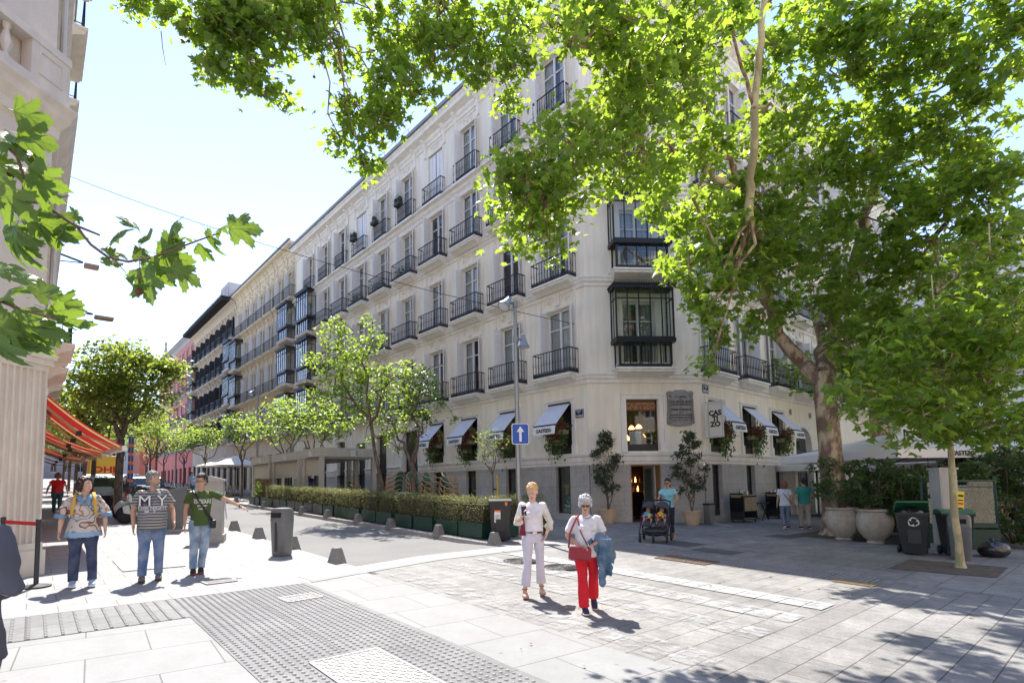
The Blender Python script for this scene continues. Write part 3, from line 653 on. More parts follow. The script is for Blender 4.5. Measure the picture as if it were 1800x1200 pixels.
for fr, L_ in ((FL, low), (FRR, lowR)):
    for i, (a0, a1, z0, z1) in enumerate(L_):
        a = (a0+a1)/2; ww = a1-a0; hh = z1-z0; m_ = window_meshes(ww, hh, m=DARKW, mull=0, trans=0, shutter=0, curtain=False, fr=.03)
        W = put('shop_window', m_['frame'], CB, fr, a, z0, d=-.05); link('pane', m_['pane'], W)
        r = MB(); r.box(-ww/2, ww/2, .6, .62, 0, hh); r.box(-ww/2, ww/2, .25, .6, 0, .02); [r.quad((x, .24, 0), (x, .6, 0), (x, .6, hh), (x, .24, hh)) for x in (-ww/2, ww/2)]; r.quad((-ww/2, .24, hh), (ww/2, .24, hh), (ww/2, .6, hh), (-ww/2, .6, hh)); link('room', r.mesh('room', LININT), W)
        if fr is FL and i < 2:
            t = MB()
            for row in range(4):
                for k in range(4-row if row < 3 else 1):
                    x = -.28+k*.17+row*.085; zz = .02+row*.17; t.lathe([(.072, 0), (.075, .005), (.075, .155), (.07, .16), (0, .16)], (x, .42, zz), 12, 0); t.lathe([(.0765, .05), (.0765, .11)], (x, .42, zz), 12, 1)
            if i == 1: t = MB()
            tx = ('CAS', 'TI', 'ZO')
            for q, s_ in enumerate(tx): put_text(t, s_, .13, lambda x, y, z, q=q: (x+.02, .20-z, 1.05-.14*q*1+y-(.0 if i == 0 else .35)), 2, .03)
            link('tin_display' if i == 0 else 'gilt_lettering', t.mesh('display', [TIN, LABT, GOLD]), W)
# chamfer: big window with sign, interior lamps; door; plaque; street signs; projecting sign
LW = thing; Cw = MB(); w, h = 1.3, 2.03
sur = MB(); frame_strip(sur, -w/2-.22, w/2+.26, 0, h+.27, .07, .07, 3); frame_strip(sur, -w/2-.15, w/2+.18, 0, h+.2, .15, .035, 3)
for s_ in (-1, 1): sur.box(s_*(w/2+.13)-.12, s_*(w/2+.13)+.12, -.085, .01, 0, .34)
put('window_surround', sur.mesh('window_surround', CREAMT), CB, FC, 2.15, 2.79)
Cf = window_meshes(w, h, m=DARKW, mull=0, trans=0, shutter=0, curtain=False, fr=.035)
W = put('window', Cf['frame'], CB, FC, 2.15, 2.83); link('pane', Cf['pane'], W)
rm = MB(); rm.box(-1.6, 1.6, 2.6, 2.65, -.1, h+.4); rm.box(-1.6, 1.6, .3, 2.6, -.12, -.08); rm.box(-1.6, 1.6, .3, 2.6, h+.35, h+.4); rm.box(-1.65, -1.6, .3, 2.65, -.1, h+.4); rm.box(1.6, 1.65, .3, 2.65, -.1, h+.4)
link('room', rm.mesh('room', mat('restaurant_wall', (.10, .085, .07), .9, ns=1.5, na=.6)), W)
lamp = MB(); GLOW = mat('lamp_and_bottle_glow', (.9, .4, .12), .6, emit=(1, .42, .12), es=3.0)
for x, y, z, r in ((-.12, .9, 1.0, .13), (.22, 1.0, 1.05, .14), (-.38, .8, .62, .10), (.12, 1.3, .75, .12), (.02, 1.5, .6, .12), (.5, 1.1, .7, .10)):
    lamp.lathe([(.02, .1), (r*.5, .07), (r, -.04), (r*.9, -.06), (0, -.07)], (x, y, z), 12, 0); lamp.bar((x, y, z+.1), (x, y, h+.3), .008, .008, 1)
link('pendant_lamps', lamp.mesh('pendant_lamps', [GLOW, BLACK]), W)
sg = MB(); sg.box(-.62, .62, .195, .2, 1.60, 1.99, 1); put_text(sg, 'CASTIZO', .31, lambda x, y, z: (x, .185-z*2, 1.69+y), 0, .055, .96); put_text(sg, 'CASTIZO', .31, lambda x, y, z: (x, .172-z*2, 1.69+y), 1, .008, .96)
link('gilt_lettering', sg.mesh('gilt_lettering', [mat('copper_sign', (.65, .38, .16), .4, .3), mat('dark_sign_face', (.16, .06, .03), .5)]), W)
mn = MB(); mn.box(-.38, .1, .45, .47, .06, .82, 0); [mn.box(-.34, .06, .445, .449, .12+k*.08, .14+k*.08, 1) for k in range(8)]; link('menu_board', mn.mesh('menu_board', [mat('white_board', (.55, .58, .62), .6), mat('grey_print', (.2, .2, .22), .7)]), W)
pt = MB(); pt.lathe([(.1, 0), (.14, .22), (.15, .24), (.13, .24)], (.42, .5, .12), 12, 0); pt.box(.2, .62, .42, .58, 0, .11, 2); blades(pt, (.42, .5, .5), (.3, .2, .3), 90, .16, 1, -.6); link('pot_plant', pt.mesh('pot_plant', [mat('ochre_pot', (.42, .24, .09), .6), FLGR, CRATE]), W)
WOOD = mat('warm_door_wood', (.30, .15, .06), .5, ns=6, na=.3)
d = MB(); a0, a1 = -.605, .605
for x in (a0, a1-.05): d.box(x, x+.05, .0, .34, 0, 2.31)
d.box(a0, a1, .0, .34, 2.26, 2.31); D = put('entrance', d.mesh('entrance', WOOD), CB, FC, 2.185, 0)
di = MB(); di.box(-1.5, 1.5, 3.6, 3.65, -.3, 3, 0); di.box(-1.5, 1.5, .35, 3.6, -.4, -.02+.14, 0); di.box(-1.5, 1.5, .36, 3.6, 2.5, 2.55, 0); di.box(-1.55, -1.5, .36, 3.6, -.1, 2.5, 0); di.box(1.5, 1.55, .36, 3.6, -.1, 2.5, 0)
for k in range(2): di.box(-.5, 1.2, 3.2, 3.5, 1.2+k*.4, 1.23+k*.4, 1)
for k in range(16): di.lathe([(.035, 0), (.035, .14), (.012, .18), (.012, .24), (0, .24)], (-.45+k*.1, 3.35, 1.23+(k % 2)*.4), 6, 2 if k % 3 else 1)  # most bottles glow by emission like the pendant shades, though they are no lamps
link('bar_interior', di.mesh('bar_interior', [mat('bar_dark', (.045, .02, .015), .8, ns=1, na=.5), WOOD, GLOW]), D)
dd = MB(); dd.box(-.03, .03, -.0, .9, 0, 2.2, 0); dd.box(-.035, -.03, .12, .8, .5, 2.05, 1); do = link('door', dd.mesh('door', [mat('cream_door', (.45, .42, .36), .6), GLASS]), D, (.5, .3, .1), .1)
hd = MB(); hd.tube([(-.06, .78, 1.0), (-.09, .78, 1.0), (-.09, .78, 1.2), (-.06, .78, 1.2)], .012, 6); link('handle', hd.mesh('handle', GOLD), D, (.5, .3, .1), .1)
# stone plaque
PLQ = mat('plaque_stone', (.27, .265, .25), .8, ns=9, na=.2, bs=40, ba=.3); PLD = mat('plaque_carving', (.22, .20, .17), .85, ns=12, na=.3, bs=30, ba=.5)
p = MB(); W2, H2 = .54, .72
out = [(-W2, -H2*.86), (-W2*.8, -H2*.92), (-.15, -H2*.98), (0, -H2), (.15, -H2*.98), (W2*.75, -H2*.92), (W2, -H2*.8), (W2*.94, 0), (W2*.92, H2*.7), (W2, H2*.82), (W2*.88, H2*.95), (W2*.5, H2*.92), (.2, H2), (-.2, H2), (-W2*.5, H2*.92), (-W2*.88, H2*.95), (-W2, H2*.85), (-W2*.93, H2*.6), (-W2*.95, 0)]
p.prism([(x, z) for x, z in out], -.09, .005, 'y', 0); p.box(-.37, .37, -.105, -.09, -.62, .55, 0)
for s_ in (-1, 1):
    for k in range(9): p.box(s_*.45-.05, s_*.45+.05, -.12, -.085, -.6+k*.11, -.53+k*.11, 1)
    p.ell((s_*.4, -.09, .5), (.08, .04, .08), 8, 5, 1)
for i, (t, sz) in enumerate([('A LA MEMORIA', .055), ('DE', .05), ('DON MIGUEL MOYA', .078), ('INSIGNE PERIODISTA', .065), ('Y', .05), ('PRIMER PRESIDENTE', .07), ('DE LA', .05), ('ASOCIACION DE LA PRENSA', .056), ('EL AYUNTAMIENTO DE MADRID', .053), ('1 DE MAYO 1922   A 19 AGOSTO 1920', .038)]):
    z = .42-i*.102; put_text(p, t, sz*1.3, lambda x, y, o, z=z: (x*.97, -.107-o, z+y), 2, .045)
PO = put('plaque', p.mesh('plaque', [PLQ, PLD, TXT]), CB, FC, 3.67, 4.49)
BLUES = mat('navy_enamel', (.015, .025, .07), .35); WTX = mat('white_enamel', (.75, .75, .73), .4)
def streetsign(fr, a, z, l1, l2, l3):
    s = MB(); s.box(-.23, .23, -.03, .0, -.17, .17, 0); frame_strip(s, -.22, .22, -.16, .16, .012, .004, 4, -.03)
    s.m[6:] = [1]*(len(s.m)-6)
    for t, sz, zz in ((l1, .075, .07), (l2, .05, -.0), (l3, .095, -.12)): put_text(s, t, sz, lambda x, y, o, zz=zz: (x, -.033-o, zz+y), 1, .02, .92)
    put('street_sign', s.mesh('street_sign', [BLUES, WTX]), CB, fr, a, z)
streetsign(FL, -.45, 4.35, 'CALLE', 'DE', 'COLUMELA'); streetsign(FRR, .42, 5.3, 'CALLE', 'DE', 'SERRANO')
s = MB(); s.box(-.01, .03, 0, .62, 0, 1.4, 0); s.box(-.02, .04, -.04, .7, 1.38, 1.42, 1); s.tube([(.01, .1, -.0), (.01, .72, -.0)], .02, 6, 1)
for t, z in (('CAS', .86), ('TI', .64), ('ZO', .42)): put_text(s, t, .27, lambda x, y, o, z=z: (-.013-o, .31-x, z+y), 2, .055)
for a_, b_ in (((-.014, .05, .05), (-.014, .05, 1.33)), ((-.014, .05, 1.33), (-.014, .57, 1.33)), ((-.014, .57, 1.33), (-.014, .57, .05)), ((-.014, .57, .05), (-.014, .05, .05))): s.bar(a_, b_, .006, .006, 2)
put('projecting_sign', s.mesh('projecting_sign', [mat('cream_sign', (.66, .62, .54), .6), mat('grey_sign_rail', (.5, .5, .48), .5), TXT]), CB, FRR, .26, 3.33, d=-.75)
# doors on the two long sides
DK = mat('dark_green_door', (.015, .03, .025), .45); 
def doorset(fr, a0, a1, z0, z1, m=DK):
    w = a1-a0; h = z1-z0; mb = MB(); mb.box(-w/2, w/2, .2, .24, 0, h, 0)
    for s_ in (-1, 1):
        for zz in ((.25, h*.3), (h*.34, h*.68)): frame_strip(mb, s_*w/4-w*.19, s_*w/4+w*.19, zz[0], zz[1], .04, .02, 4, .2)
    mb.box(-w/2, w/2, .15, .2, h*.72, h*.74, 0)
    o = put('door', mb.mesh('door', m), CB, fr, (a0+a1)/2, z0); g = MB(); g.quad((-w/2+.05, .19, h*.75), (w/2-.05, .19, h*.75), (w/2-.05, .19, h-.04), (-w/2+.05, .19, h-.04)); link('pane', g.mesh('pane', mat('dark_glass', (.02, .025, .03), .06, spec=.9)), o)
    sr = MB(); frame_strip(sr, -w/2-.16, w/2+.16, 2.75-z0, h+.16, .12, .05, 3); put('window_surround', sr.mesh('window_surround', CREAMT), CB, fr, (a0+a1)/2, z0)
for i, (a0, a1, z0, z1) in enumerate(doorsL): doorset(FL, a0, a1, z0, z1, DARKW if i % 2 else mat('navy_door', (.02, .03, .05), .4))
for a in (-14.5, -20.2):
    r = MB(); r.lathe([(.0, 0), (.14, 0), (.16, .03), (.1, .03)], (0, 0, 0), 16); r.v = [(x, -z, y) for x, y, z in r.v]; put('round_vent', r.mesh('round_vent', ZINC), CB, FL, a, 5.2)
# arched portal on the right side
ar = MB(); n = 14; R0, R1 = 1.05, 1.33; cz = 3.35
for k in range(n):
    t0, t1 = pi*k/n, pi*(k+1)/n
    P_ = lambda R, t, y: (-R*cos(t), y, cz+R*.9*sin(t))
    ar.add([P_(R0, t0, -.1), P_(R1, t0, -.1), P_(R1, t1, -.1), P_(R0, t1, -.1), P_(R0, t0, .3), P_(R1, t0, .0), P_(R1, t1, .0), P_(R0, t1, .3)], [(0, 1, 2, 3), (1, 5, 6, 2), (0, 3, 7, 4)])
    ar.add([P_(R0, t0, .004), P_(R0, t1, .004), (-R0*cos(t1), .004, 4.31), (-R0*cos(t0), .004, 4.31)], [(0, 1, 2, 3)])
for s_ in (-1, 1): ar.box(s_*1.19-.14, s_*1.19+.14, -.1, .3, -.2, cz)
put('portal', ar.mesh('portal', CREAMT), CB, FRR, 10.05, 0)
doorset(FRR, 9.0, 11.1, -.2, 4.3)
for a in (8.75, 11.3):
    r = MB(); r.lathe([(.0, 0), (.13, 0), (.16, .03), (.1, .03)], (0, 0, 0), 16); r.v = [(x, -z, y) for x, y, z in r.v]; put('round_vent', r.mesh('round_vent', ZINC), CB, FRR, a, 5.0)
r = MB(); r.box(-.2, .2, -.03, .0, 0, .5); put('intercom_panel', r.mesh('intercom_panel', mat('white_panel', (.5, .5, .5), .5)), CB, FRR, 11.7, 1.2)
# ball planters hung on three top balconies
BALL = leafmat('topiary_leaf', (.02, .05, .03), (.03, .08, .04), (.05, .1, .03), .2)
for a, k in ((bl[4], 2), (bl[5], 1), (bl[6], 2)):
    mb = MB(); mb.box(-.3, .3, -.14, .14, 0, .2, 0)
    for q in range(k):
        c = (((q-.5)*.36) if k == 2 else 0, 0, .36); mb.ell(c, .17, 8, 6, 1); blades(mb, c, (.34, .34, .34), 260, .05, 1)
    o = link('box_planter', mb.mesh('box_planter', [mat('black_trough', (.04, .04, .04), .7), BALL]), None, FL.P(a-.35, -.42, LZ[3]+1.02), FL.rz)
    tag(o, {bl[4]: 'black trough with two clipped ball plants on a top floor balcony, nearest of the three', bl[5]: 'black trough with a single clipped ball plant on a top floor balcony rail', bl[6]: 'black trough with two clipped ball plants on a top floor balcony, farthest of the three'}[a], 'planter', 'troughs of ball plants on the top balconies')
ae = MB(); 
for k in range(2): ae.bar((0, -.3, 0+.7*k), (4.2, -.3, 0+.7*k), .02, .02)
for k in range(4): ae.bar((k*1.4, -.3, -.1), (k*1.4, -.3, .7), .02, .02)
put('roof_railing', ae.mesh('roof_railing', ZINC), CB, FL, -16.5, 21.7)
PLB = leafmat('balcony_plant_leaf', (.03, .07, .02), (.09, .13, .04), (.2, .3, .05), .3)
random.seed(21)
for i, (fr, a, z, l) in enumerate(((FL, bl[5], LZ[2], 'leafy pot plants on a third floor balcony, sixth bay from the corner'), (FL, bl[6], LZ[2], 'leafy pot plants on a third floor balcony, seventh bay from the corner'), (FL, bl[4], LZ[2], 'trailing plant on a third floor balcony, fifth bay from the corner'), (FL, bl[7], LZ[1], 'small pot plants on a second floor balcony near the glazed oriels'))):
    mb = MB()
    for q in range(4): x = -.6+q*.38; mb.lathe([(0, 0), (.07, 0), (.1, .17), (.08, .17), (0, .15)], (x, 0, 0), 10, 0); blades(mb, (x, 0, .32), (.25, .16, .34), 90, .10, 1)
    tag(link('balcony_plants', mb.mesh('balcony_plants', [mat('terracotta', (.4, .17, .09), .8), PLB]), None, fr.P(a, -.33, z+.03), fr.rz), l, 'pot plants', 'pot plants on the balconies')
# ------------------------------------------------------------------ the row of older blocks further up the street
def block(name, label, Y0, Y1, ztop, levels, tops, nb, wallm, trimm, style):
    b = thing(name, label, 'building', (16.61, Y0, 0)); fr = FR(16.61, Y0, rad(-90)); Wd = Y1-Y0
    p = Wd/nb; A = [-(i+.5)*p for i in range(nb)]; ww = style.get('ww', 1.15)
    ops = [(a-ww/2, a+ww/2, z, t) for a in A for z, t in zip(levels, tops)]+[(a-.75, a+.75, 1.0+.03*-a, 4.6) for a in A]
    mb = MB(); wall_mb(mb, -Wd, 0, -.4, ztop, ops, .3); mb.quad((0, 0, 0), (0, 9, 0), (0, 9, ztop), (0, 0, ztop)); mb.quad((-Wd, 0, 0), (-Wd, 9, 0), (-Wd, 9, ztop), (-Wd, 0, ztop)); mb.quad((-Wd, 0, ztop), (0, 0, ztop), (0, 12, ztop+1.5), (-Wd, 12, ztop+1.5)); put('wall', mb.mesh('wall', wallm), b, fr, 0, 0)
    oz = style.get('oriels', ()); H = [t-z for z, t in zip(levels, tops)]
    Wms = [window_meshes(ww, h, m=style.get('wm', WHITE), shutter=style.get('sh', .4), shm=style.get('shm', SHUT), louv=False) for h in H]
    Gm = window_meshes(1.5, 3.4, m=DARKW, shutter=0, curtain=False)
    d = .42; R = (railing_mb(style.get('rw', 2.0), d, 1.0, 12, .1, False, False) if not style.get('solid') else None)
    if R is None:
        R = MB(); w_ = 2.05
        for q in ((-w_/2, -d), (w_/2, -d)): pass
        R = railing_mb(w_, d, 1.05, 24, .3, False, False); R.box(-w_/2, w_/2, -d+.01, -d+.02, .1, .95)
    R = R.mesh('railing', BLACK); S = slab_mb(style.get('rw', 2.0)+.1, d+.06, .3).mesh('balcony', trimm)
    sur = []
    for k, h in enumerate(H):
        m_ = MB(); frame_strip(m_, -ww/2-.16, ww/2+.16, 0, h+.14, .12, .07, 3); m_.box(-ww/2-.22, ww/2+.22, -.16, .01, h+.14, h+.22)
        if style.get('orn'):
            for s_ in (-1, 1): m_.prism([(0.01, h+.2), (-.1, h+.2), (-.14, h+.5), (-.3, h+.75), (.01, h+.75)], s_*(ww/2+.1)-.09, s_*(ww/2+.1)+.09, 'x')
            m_.ell((0, -.04, h+.45), (.16, .08, .16), 8, 5)
        sur.append(m_.mesh('window_surround', trimm))
    for i, a in enumerate(A):
        W = put('window', Gm['frame'], b, fr, a, 1.0+.03*-a); link('pane', Gm['pane'], W); link('room', Gm['room'], W)
        for k, z in enumerate(levels):
            if (i, k) in oz:
                oriel(b, fr, a, z-.0, min(2.3, p*.92), .75, 3.1, False, dark=style.get('orm', BLACK)); put_window(Wms[k], b, fr, a, z, ww, False); continue
            put('window_surround', sur[k], b, fr, a, z); put_window(Wms[k], b, fr, a, z, ww, style.get('sh', .4) > 0)
            balcony(b, fr, a, z, 2, d, S, R)
    if style.get('pil'):
        pm = MB()
        for k, (z, t) in enumerate(zip(levels, tops)):
            for i in range(nb+1): pm.box(-Wd*i/nb-.32*(i < nb) , -Wd*i/nb+.32*(i > 0), -.03, .01, z+.3, t)
        put('pink_pilasters', pm.mesh('pink_pilasters', style['pil']), b, fr, 0, 0)
    pr = [(fr.P(-Wd)-b.location).to_2d(), (fr.P(0)-b.location).to_2d()]
    for z in levels:
        s = MB(); s.sweep(pr, [(0, z-.42), (.1, z-.38), (.12, z-.2), (.2, z-.12), (.2, z-.04), (0, z)]); s.build('string_course', trimm, b)
    ev = style.get('eave', .6); s = MB(); s.sweep(pr, [(0, ztop-.9), (.08, ztop-.85), (.1, ztop-.6), (ev*.5, ztop-.35), (ev, ztop-.2), (ev+.03, ztop-.02), (0, ztop+.02)]); s.build('cornice', style.get('evm', trimm), b)
    s = MB(); s.sweep(pr, [(ev-.05, ztop), (ev+.12, ztop+.02), (ev+.12, ztop+.16), (ev-.1, ztop+.14)]); s.build('gutter', ZINC, b)
    if style.get('raft'):
        s = MB(); k = int(Wd/.42)
        for i in range(k): s.box(-Wd+.1+i*.42, -Wd+.26+i*.42, -1.55, 0, ztop-.05-.0, ztop+.17)
        s.box(-Wd, 0, -1.62, 0, ztop+.17, ztop+.28); put('eave_rafters', s.mesh('eave_rafters', style['raft']), b, fr, 0, 0)
        s = MB()
        for i in range(18): s.bar((-Wd+i*Wd/17, -.9, ztop+.28), (-Wd+i*Wd/17, -.9, ztop+1.35), .03, .03)
        s.bar((-Wd, -.9, ztop+1.35), (0, -.9, ztop+1.35), .04, .04); s.bar((-Wd, -.9, ztop+.9), (0, -.9, ztop+.9), .03, .03); put('roof_railing', s.mesh('roof_railing', ZINC), b, fr, 0, 0)
        s = MB(); s.box(-3.2, 0, -.9, 5, ztop+.3, ztop+1.9); put('rooftop_room', s.mesh('rooftop_room', mat('grey_render', (.4, .4, .42), .8)), b, fr, 0, 0)
    if style.get('brk'):
        bb = bracket_mb().mesh('bracket', trimm)
        for a in A:
            for s_ in (-1, 1): put('bracket', bb, b, fr, a+s_*(ww/2+.25), ztop-.35)
    return b
YEL = mat('warm_cream_stucco', (.68, .58, .41), .85, ns=1, na=.08, dirt=.15, bs=40, ba=.1); YELT = mat('warm_cream_trim', (.70, .61, .44), .85, ns=2, na=.08, dirt=.15)
block('apartment_building', 'warm cream block with rows of plain iron balconies beside the corner building', 43.65, 60.7, 22.3, [6.3, 10.2, 14.0, 17.6], [8.9, 12.8, 16.5, 20.0], 7, YEL, YELT, dict(orn=1, oriels={(0, 0), (0, 1), (0, 2), (6, 0), (6, 1), (6, 2)}, brk=1, sh=.35, orm=mat('dark_grey_iron', (.035, .037, .04), .5)))
BEI = mat('beige_stucco', (.58, .49, .39), .85, ns=1, na=.1, dirt=.2); BEIT = mat('beige_trim', (.60, .53, .42), .85, ns=2, na=.1, dirt=.15)
DSH = mat('black_shutter', (.02, .02, .025), .6)
block('apartment_building', 'beige block with black shutters, dark balconies and a deep dark rafter eave', 60.8, 80.2, 22.0, [6.9, 10.7, 14.5, 18.0], [9.6, 13.4, 17.0, 20.3], 8, BEI, BEIT, dict(orn=1, oriels={(0, 0), (0, 1), (0, 2), (7, 0), (7, 1), (7, 2)}, solid=1, shm=DSH, sh=.5, pil=mat('dusty_pink', (.42, .24, .19), .85, ns=2, na=.15), raft=mat('dark_eave_wood', (.035, .035, .04), .7), orm=mat('dark_grey_iron', (.035, .037, .04), .5), wm=DARKW))
PNK = mat('pink_red_stucco', (.60, .20, .17), .85, ns=1, na=.12, dirt=.15); GRT = mat('grey_trim', (.38, .38, .38), .85, ns=2, na=.1, dirt=.15)
block('apartment_building', 'pink and grey block at the far end of the street', 80.3, 106.5, 23.2, [7.3, 11.1, 15.0, 18.9], [10.0, 13.7, 17.6, 21.4], 9, PNK, GRT, dict(ww=1.2, shm=WHITE, sh=0, rw=2.1, eave=.5))
g = MB(); g.box(0, .9, -.9, 0, 0, 2.0); g.box(.15, .75, -.75, -.15, 2, 3.2, top=.4); g.ell((.45, -.45, 3.6), (.25, .25, .4), 8, 6); g.bar((.45, -.45, 3.9), (.45, -.45, 5.2), .08, .08); g.bar((.05, -.45, 4.8), (.85, -.45, 4.8), .08, .08)
tag(g.build('roof_cross', mat('grey_stone', (.3, .3, .3), .8), None, (16.8, 106, 23.2)), 'small stone pinnacle with a cross on the far roof end', 'pinnacle')
# buildings closing the far view
def plainblock(name, label, x0, x1, y0, y1, z1, m, nf, nb, side='front'):
    o = thing(name, label, 'building', (x0, y0, 0)); mb = MB(); z0 = gz((x0+x1)/2, y0)-1
    wd = x1-x0; wall = [(wd*(i+.5)/nb-.6, wd*(i+.5)/nb+.6, z0+2.2+k*3.4, z0+4.4+k*3.4) for i in range(nb) for k in range(nf)]
    wall_mb(mb, 0, wd, z0, z1, wall, .25); mb.quad((0, 0, z0), (0, y1-y0, z0), (0, y1-y0, z1), (0, 0, z1)); mb.quad((wd, 0, z0), (wd, y1-y0, z0), (wd, y1-y0, z1), (wd, 0, z1)); mb.quad((0, 0, z1), (wd, 0, z1), (wd, y1-y0, z1), (0, y1-y0, z1)); mb.build('wall', m, o)
    Wn = window_meshes(1.2, 2.2, shutter=0)
    for a, b, c, d in wall:
        W = link('window', Wn['frame'], o, ((a+b)/2, 0, c)); link('pane', Wn['pane'], W); link('room', Wn['room'], W)
    s = MB(); s.box(-.2, wd+.2, -.4, .02, z1, z1+.3); s.build('cornice', CREAMT, o); return o
PALE = mat('pale_render', (.55, .54, .52), .85, ns=.7, na=.1, dirt=.15); RED = mat('brick_red_render', (.40, .15, .10), .85, ns=1, na=.15)
plainblock('distant_building', 'pale flat roofed block closing the far end of the street', 0, 9.5, 150, 165, 19, PALE, 4, 4)
plainblock('distant_building', 'grey white block with red roof trim beyond the row of trees', 9.6, 24, 140, 150, 17.5, mat('grey_render2', (.46, .46, .47), .85, ns=1, na=.1), 4, 5)
plainblock('distant_building', 'brick red house partly hidden by street trees at the street end', 15.2, 24, 116, 128, 15.0, RED, 3, 3)
plainblock('distant_building', 'long pale block far away above the red awnings', -22, -.4, 125, 150, 18.0, PALE, 4, 8)
# unseen blocks added behind the viewer to throw warm light back; windows mirror them
for (x_, y_, w_, h_, m_, l_) in ((46, -20, 36, 23, mat('cream_render', (.72, .62, .47), .85, ns=1, na=.06, dirt=.1), 'cream block across the square, added behind the viewer for its bounce light, seen only in window reflections'), (9, -21, 34, 22, mat('salmon_render', (.66, .42, .30), .85, ns=1, na=.06, dirt=.1), 'salmon block across the square behind the viewer, seen only in window reflections')):
    plainblock('opposite_building', l_, 0, w_, 0, 12, h_, m_, 6, int(w_/3)); o_ = [o for o in bpy.data.objects if o.get('label') == l_][0]; o_.location = (x_, y_, 0); o_.rotation_euler = (0, 0, pi)
# ------------------------------------------------------------------ stone building at the left edge
LB = thing('stone_building', 'pale stone building with a fluted pilaster and balustrade at the left edge', 'building', (0.07, 11.75, 0))
STO = mat('pale_limestone', (.68, .62, .53), .8, ns=2, na=.09, ns2=25, na2=.06, bs=30, ba=.12, dirt=.12); STO2 = mat('limestone_trim', (.70, .64, .55), .8, ns=3, na=.08, dirt=.15)
FA = FR(.07, 11.75, rad(39.3)); LBS = FR(.07, 11.75, rad(90))       # corner face; long side along the street
mb = MB(); wall_mb(mb, -7, 0, 3.9, 22.0, [(-4.3, -2.6, 9.0, 12.0), (-4.3, -2.6, 13.4, 16.4)], .3); put('wall', mb.mesh('wall', STO), LB, FA, 0, 0)
ops = [(1.6+i*3.3, 3.0+i*3.3, z, z+2.6) for i in range(8) for z in (5.2, 9.0, 13.4, 17.4)]
mb = MB(); wall_mb(mb, 0, 28, -.3, 22, ops, .3); mb.quad((28, 0, 0), (28, 9, 0), (28, 9, 22), (28, 0, 22)); put('wall', mb.mesh('wall', STO), LB, LBS, 0, 0, d=.01)
mb = MB(); mb.add([(p.x, p.y, 22) for p in (FA.P(-7)-LB.location, V((0, 0, 0)), V((0, 28, 0)), V((-12, 28, 0)))], [(0, 1, 2, 3)]); mb.build('roof', ZINC, LB)
Wl = window_meshes(1.4, 2.6, shutter=0)
for a, b_, c, d in ops:
    W = put('window', Wl['frame'], LB, LBS, (a+b_)/2, c, d=.02); link('pane', Wl['pane'], W); link('room', Wl['room'], W)
    if c < 17 and c != 9.0 and not (c < 6 and a < 2): put('balcony', slab_mb(2.2, .62, .35).mesh('balcony', STO2), LB, LBS, (a+b_)/2, c-.02, d=.0); put('railing', railing_mb(2.1, .56, 1, 12, .1, False, False).mesh('railing', BLACK), LB, LBS, (a+b_)/2, c-.02)
# fluted pilaster: shaft with real flutes, base, capital
pl_ = MB(); w = .78; n = 7; zz0, zz1 = .75, 3.62; prof = [(-w, 0)]
fw = w/(n*1.45+.5)
x = -w+fw*.5
for k in range(n):
    prof += [(x, 0)]+[(x+fw*(.5-.5*cos(t*pi/5)), .05*sin(t*pi/5)) for t in range(1, 5)]+[(x+fw, 0)]; x += fw*1.45
prof += [(0, 0)]
vs = [(a, b-.12, z) for z in (zz0, 2.05, 2.065, zz1) for a, b in prof]; k = len(prof)
pl_.add(vs, [(i*k+j, i*k+j+1, (i+1)*k+j+1, (i+1)*k+j) for i in range(3) for j in range(k-1)]); pl_.box(-w, 0, -.119+.07, .0, zz0, zz1)
pl_.quad((0, -.12, zz0), (0, 0, zz0), (0, 0, zz1), (0, -.12, zz1))
pl_.box(-w-.02, .02, -.14, 0, zz0-.12, zz0); pl_.box(-w-.04, .05, -.17, 0, -.2, zz0-.12)
pl_.box(-w, .01, -.13, 0, zz1, zz1+.1); pl_.box(-w-.05, .06, -.19, 0, zz1+.1, zz1+.14); pl_.box(-w-.05, .06, -.24, 0, zz1+.2, zz1+.28); pl_.box(-w-.05, .04, -.19, 0, zz1+.14, zz1+.2)
put('pilaster', pl_.mesh('pilaster', STO2), LB, FA, 0, 0)
mb = MB(); wall_mb(mb, -7, -w, -.3, 3.9, [(-5.5, -1.4, .2, 3.2)], .3); put('wall', mb.mesh('wall', STO), LB, FA, 0, 0, d=-.02)
mb = MB(); mb.box(-5.5, -1.4, .25, .3, .2, 3.2); put('shopfront', mb.mesh('shopfront', mat('dark_glass', (.02, .025, .03), .06)), LB, FA, 0, 0)
lp = [(FA.P(-7)-LB.location).to_2d(), V((0, 0)), V((0, 28))]
def lband(n_, prof): s = MB(); s.sweep(lp, prof); return s.build(n_, STO2, LB)
lband('string_course', [(0, 3.88), (.09, 3.9), (.1, 4.0), (.02, 4.06), (.02, 4.4), (.0, 4.42)])
lband('cornice', [(0, 7.75), (.08, 7.8), (.1, 7.95), (.24, 8.1), (.27, 8.2), (.34, 8.28), (.34, 8.33), (0, 8.36)])
lband('string_course', [(0, 6.9), (.05, 6.92), (.05, 7.1), (0, 7.12)])
lband('cornice', [(0, 12.6), (.1, 12.7), (.3, 12.9), (.32, 13.0), (0, 13.05)]); lband('cornice', [(0, 16.6), (.1, 16.7), (.3, 16.9), (.32, 17.0), (0, 17.05)]); lband('cornice', [(0, 21), (.2, 21.2), (.7, 21.6), (.72, 21.9), (0, 22)])
bs_ = MB(); bs_.box(-7, .06, -.26, -.02, 8.36, 8.5); bs_.box(-7, .07, -.27, -.01, 9.12, 9.26); bs_.box(-.62, .05, -.25, -.03, 8.5, 9.12); frame_strip(bs_, -.5, -.08, 8.6, 9.02, .03, .02, 4, -.25)
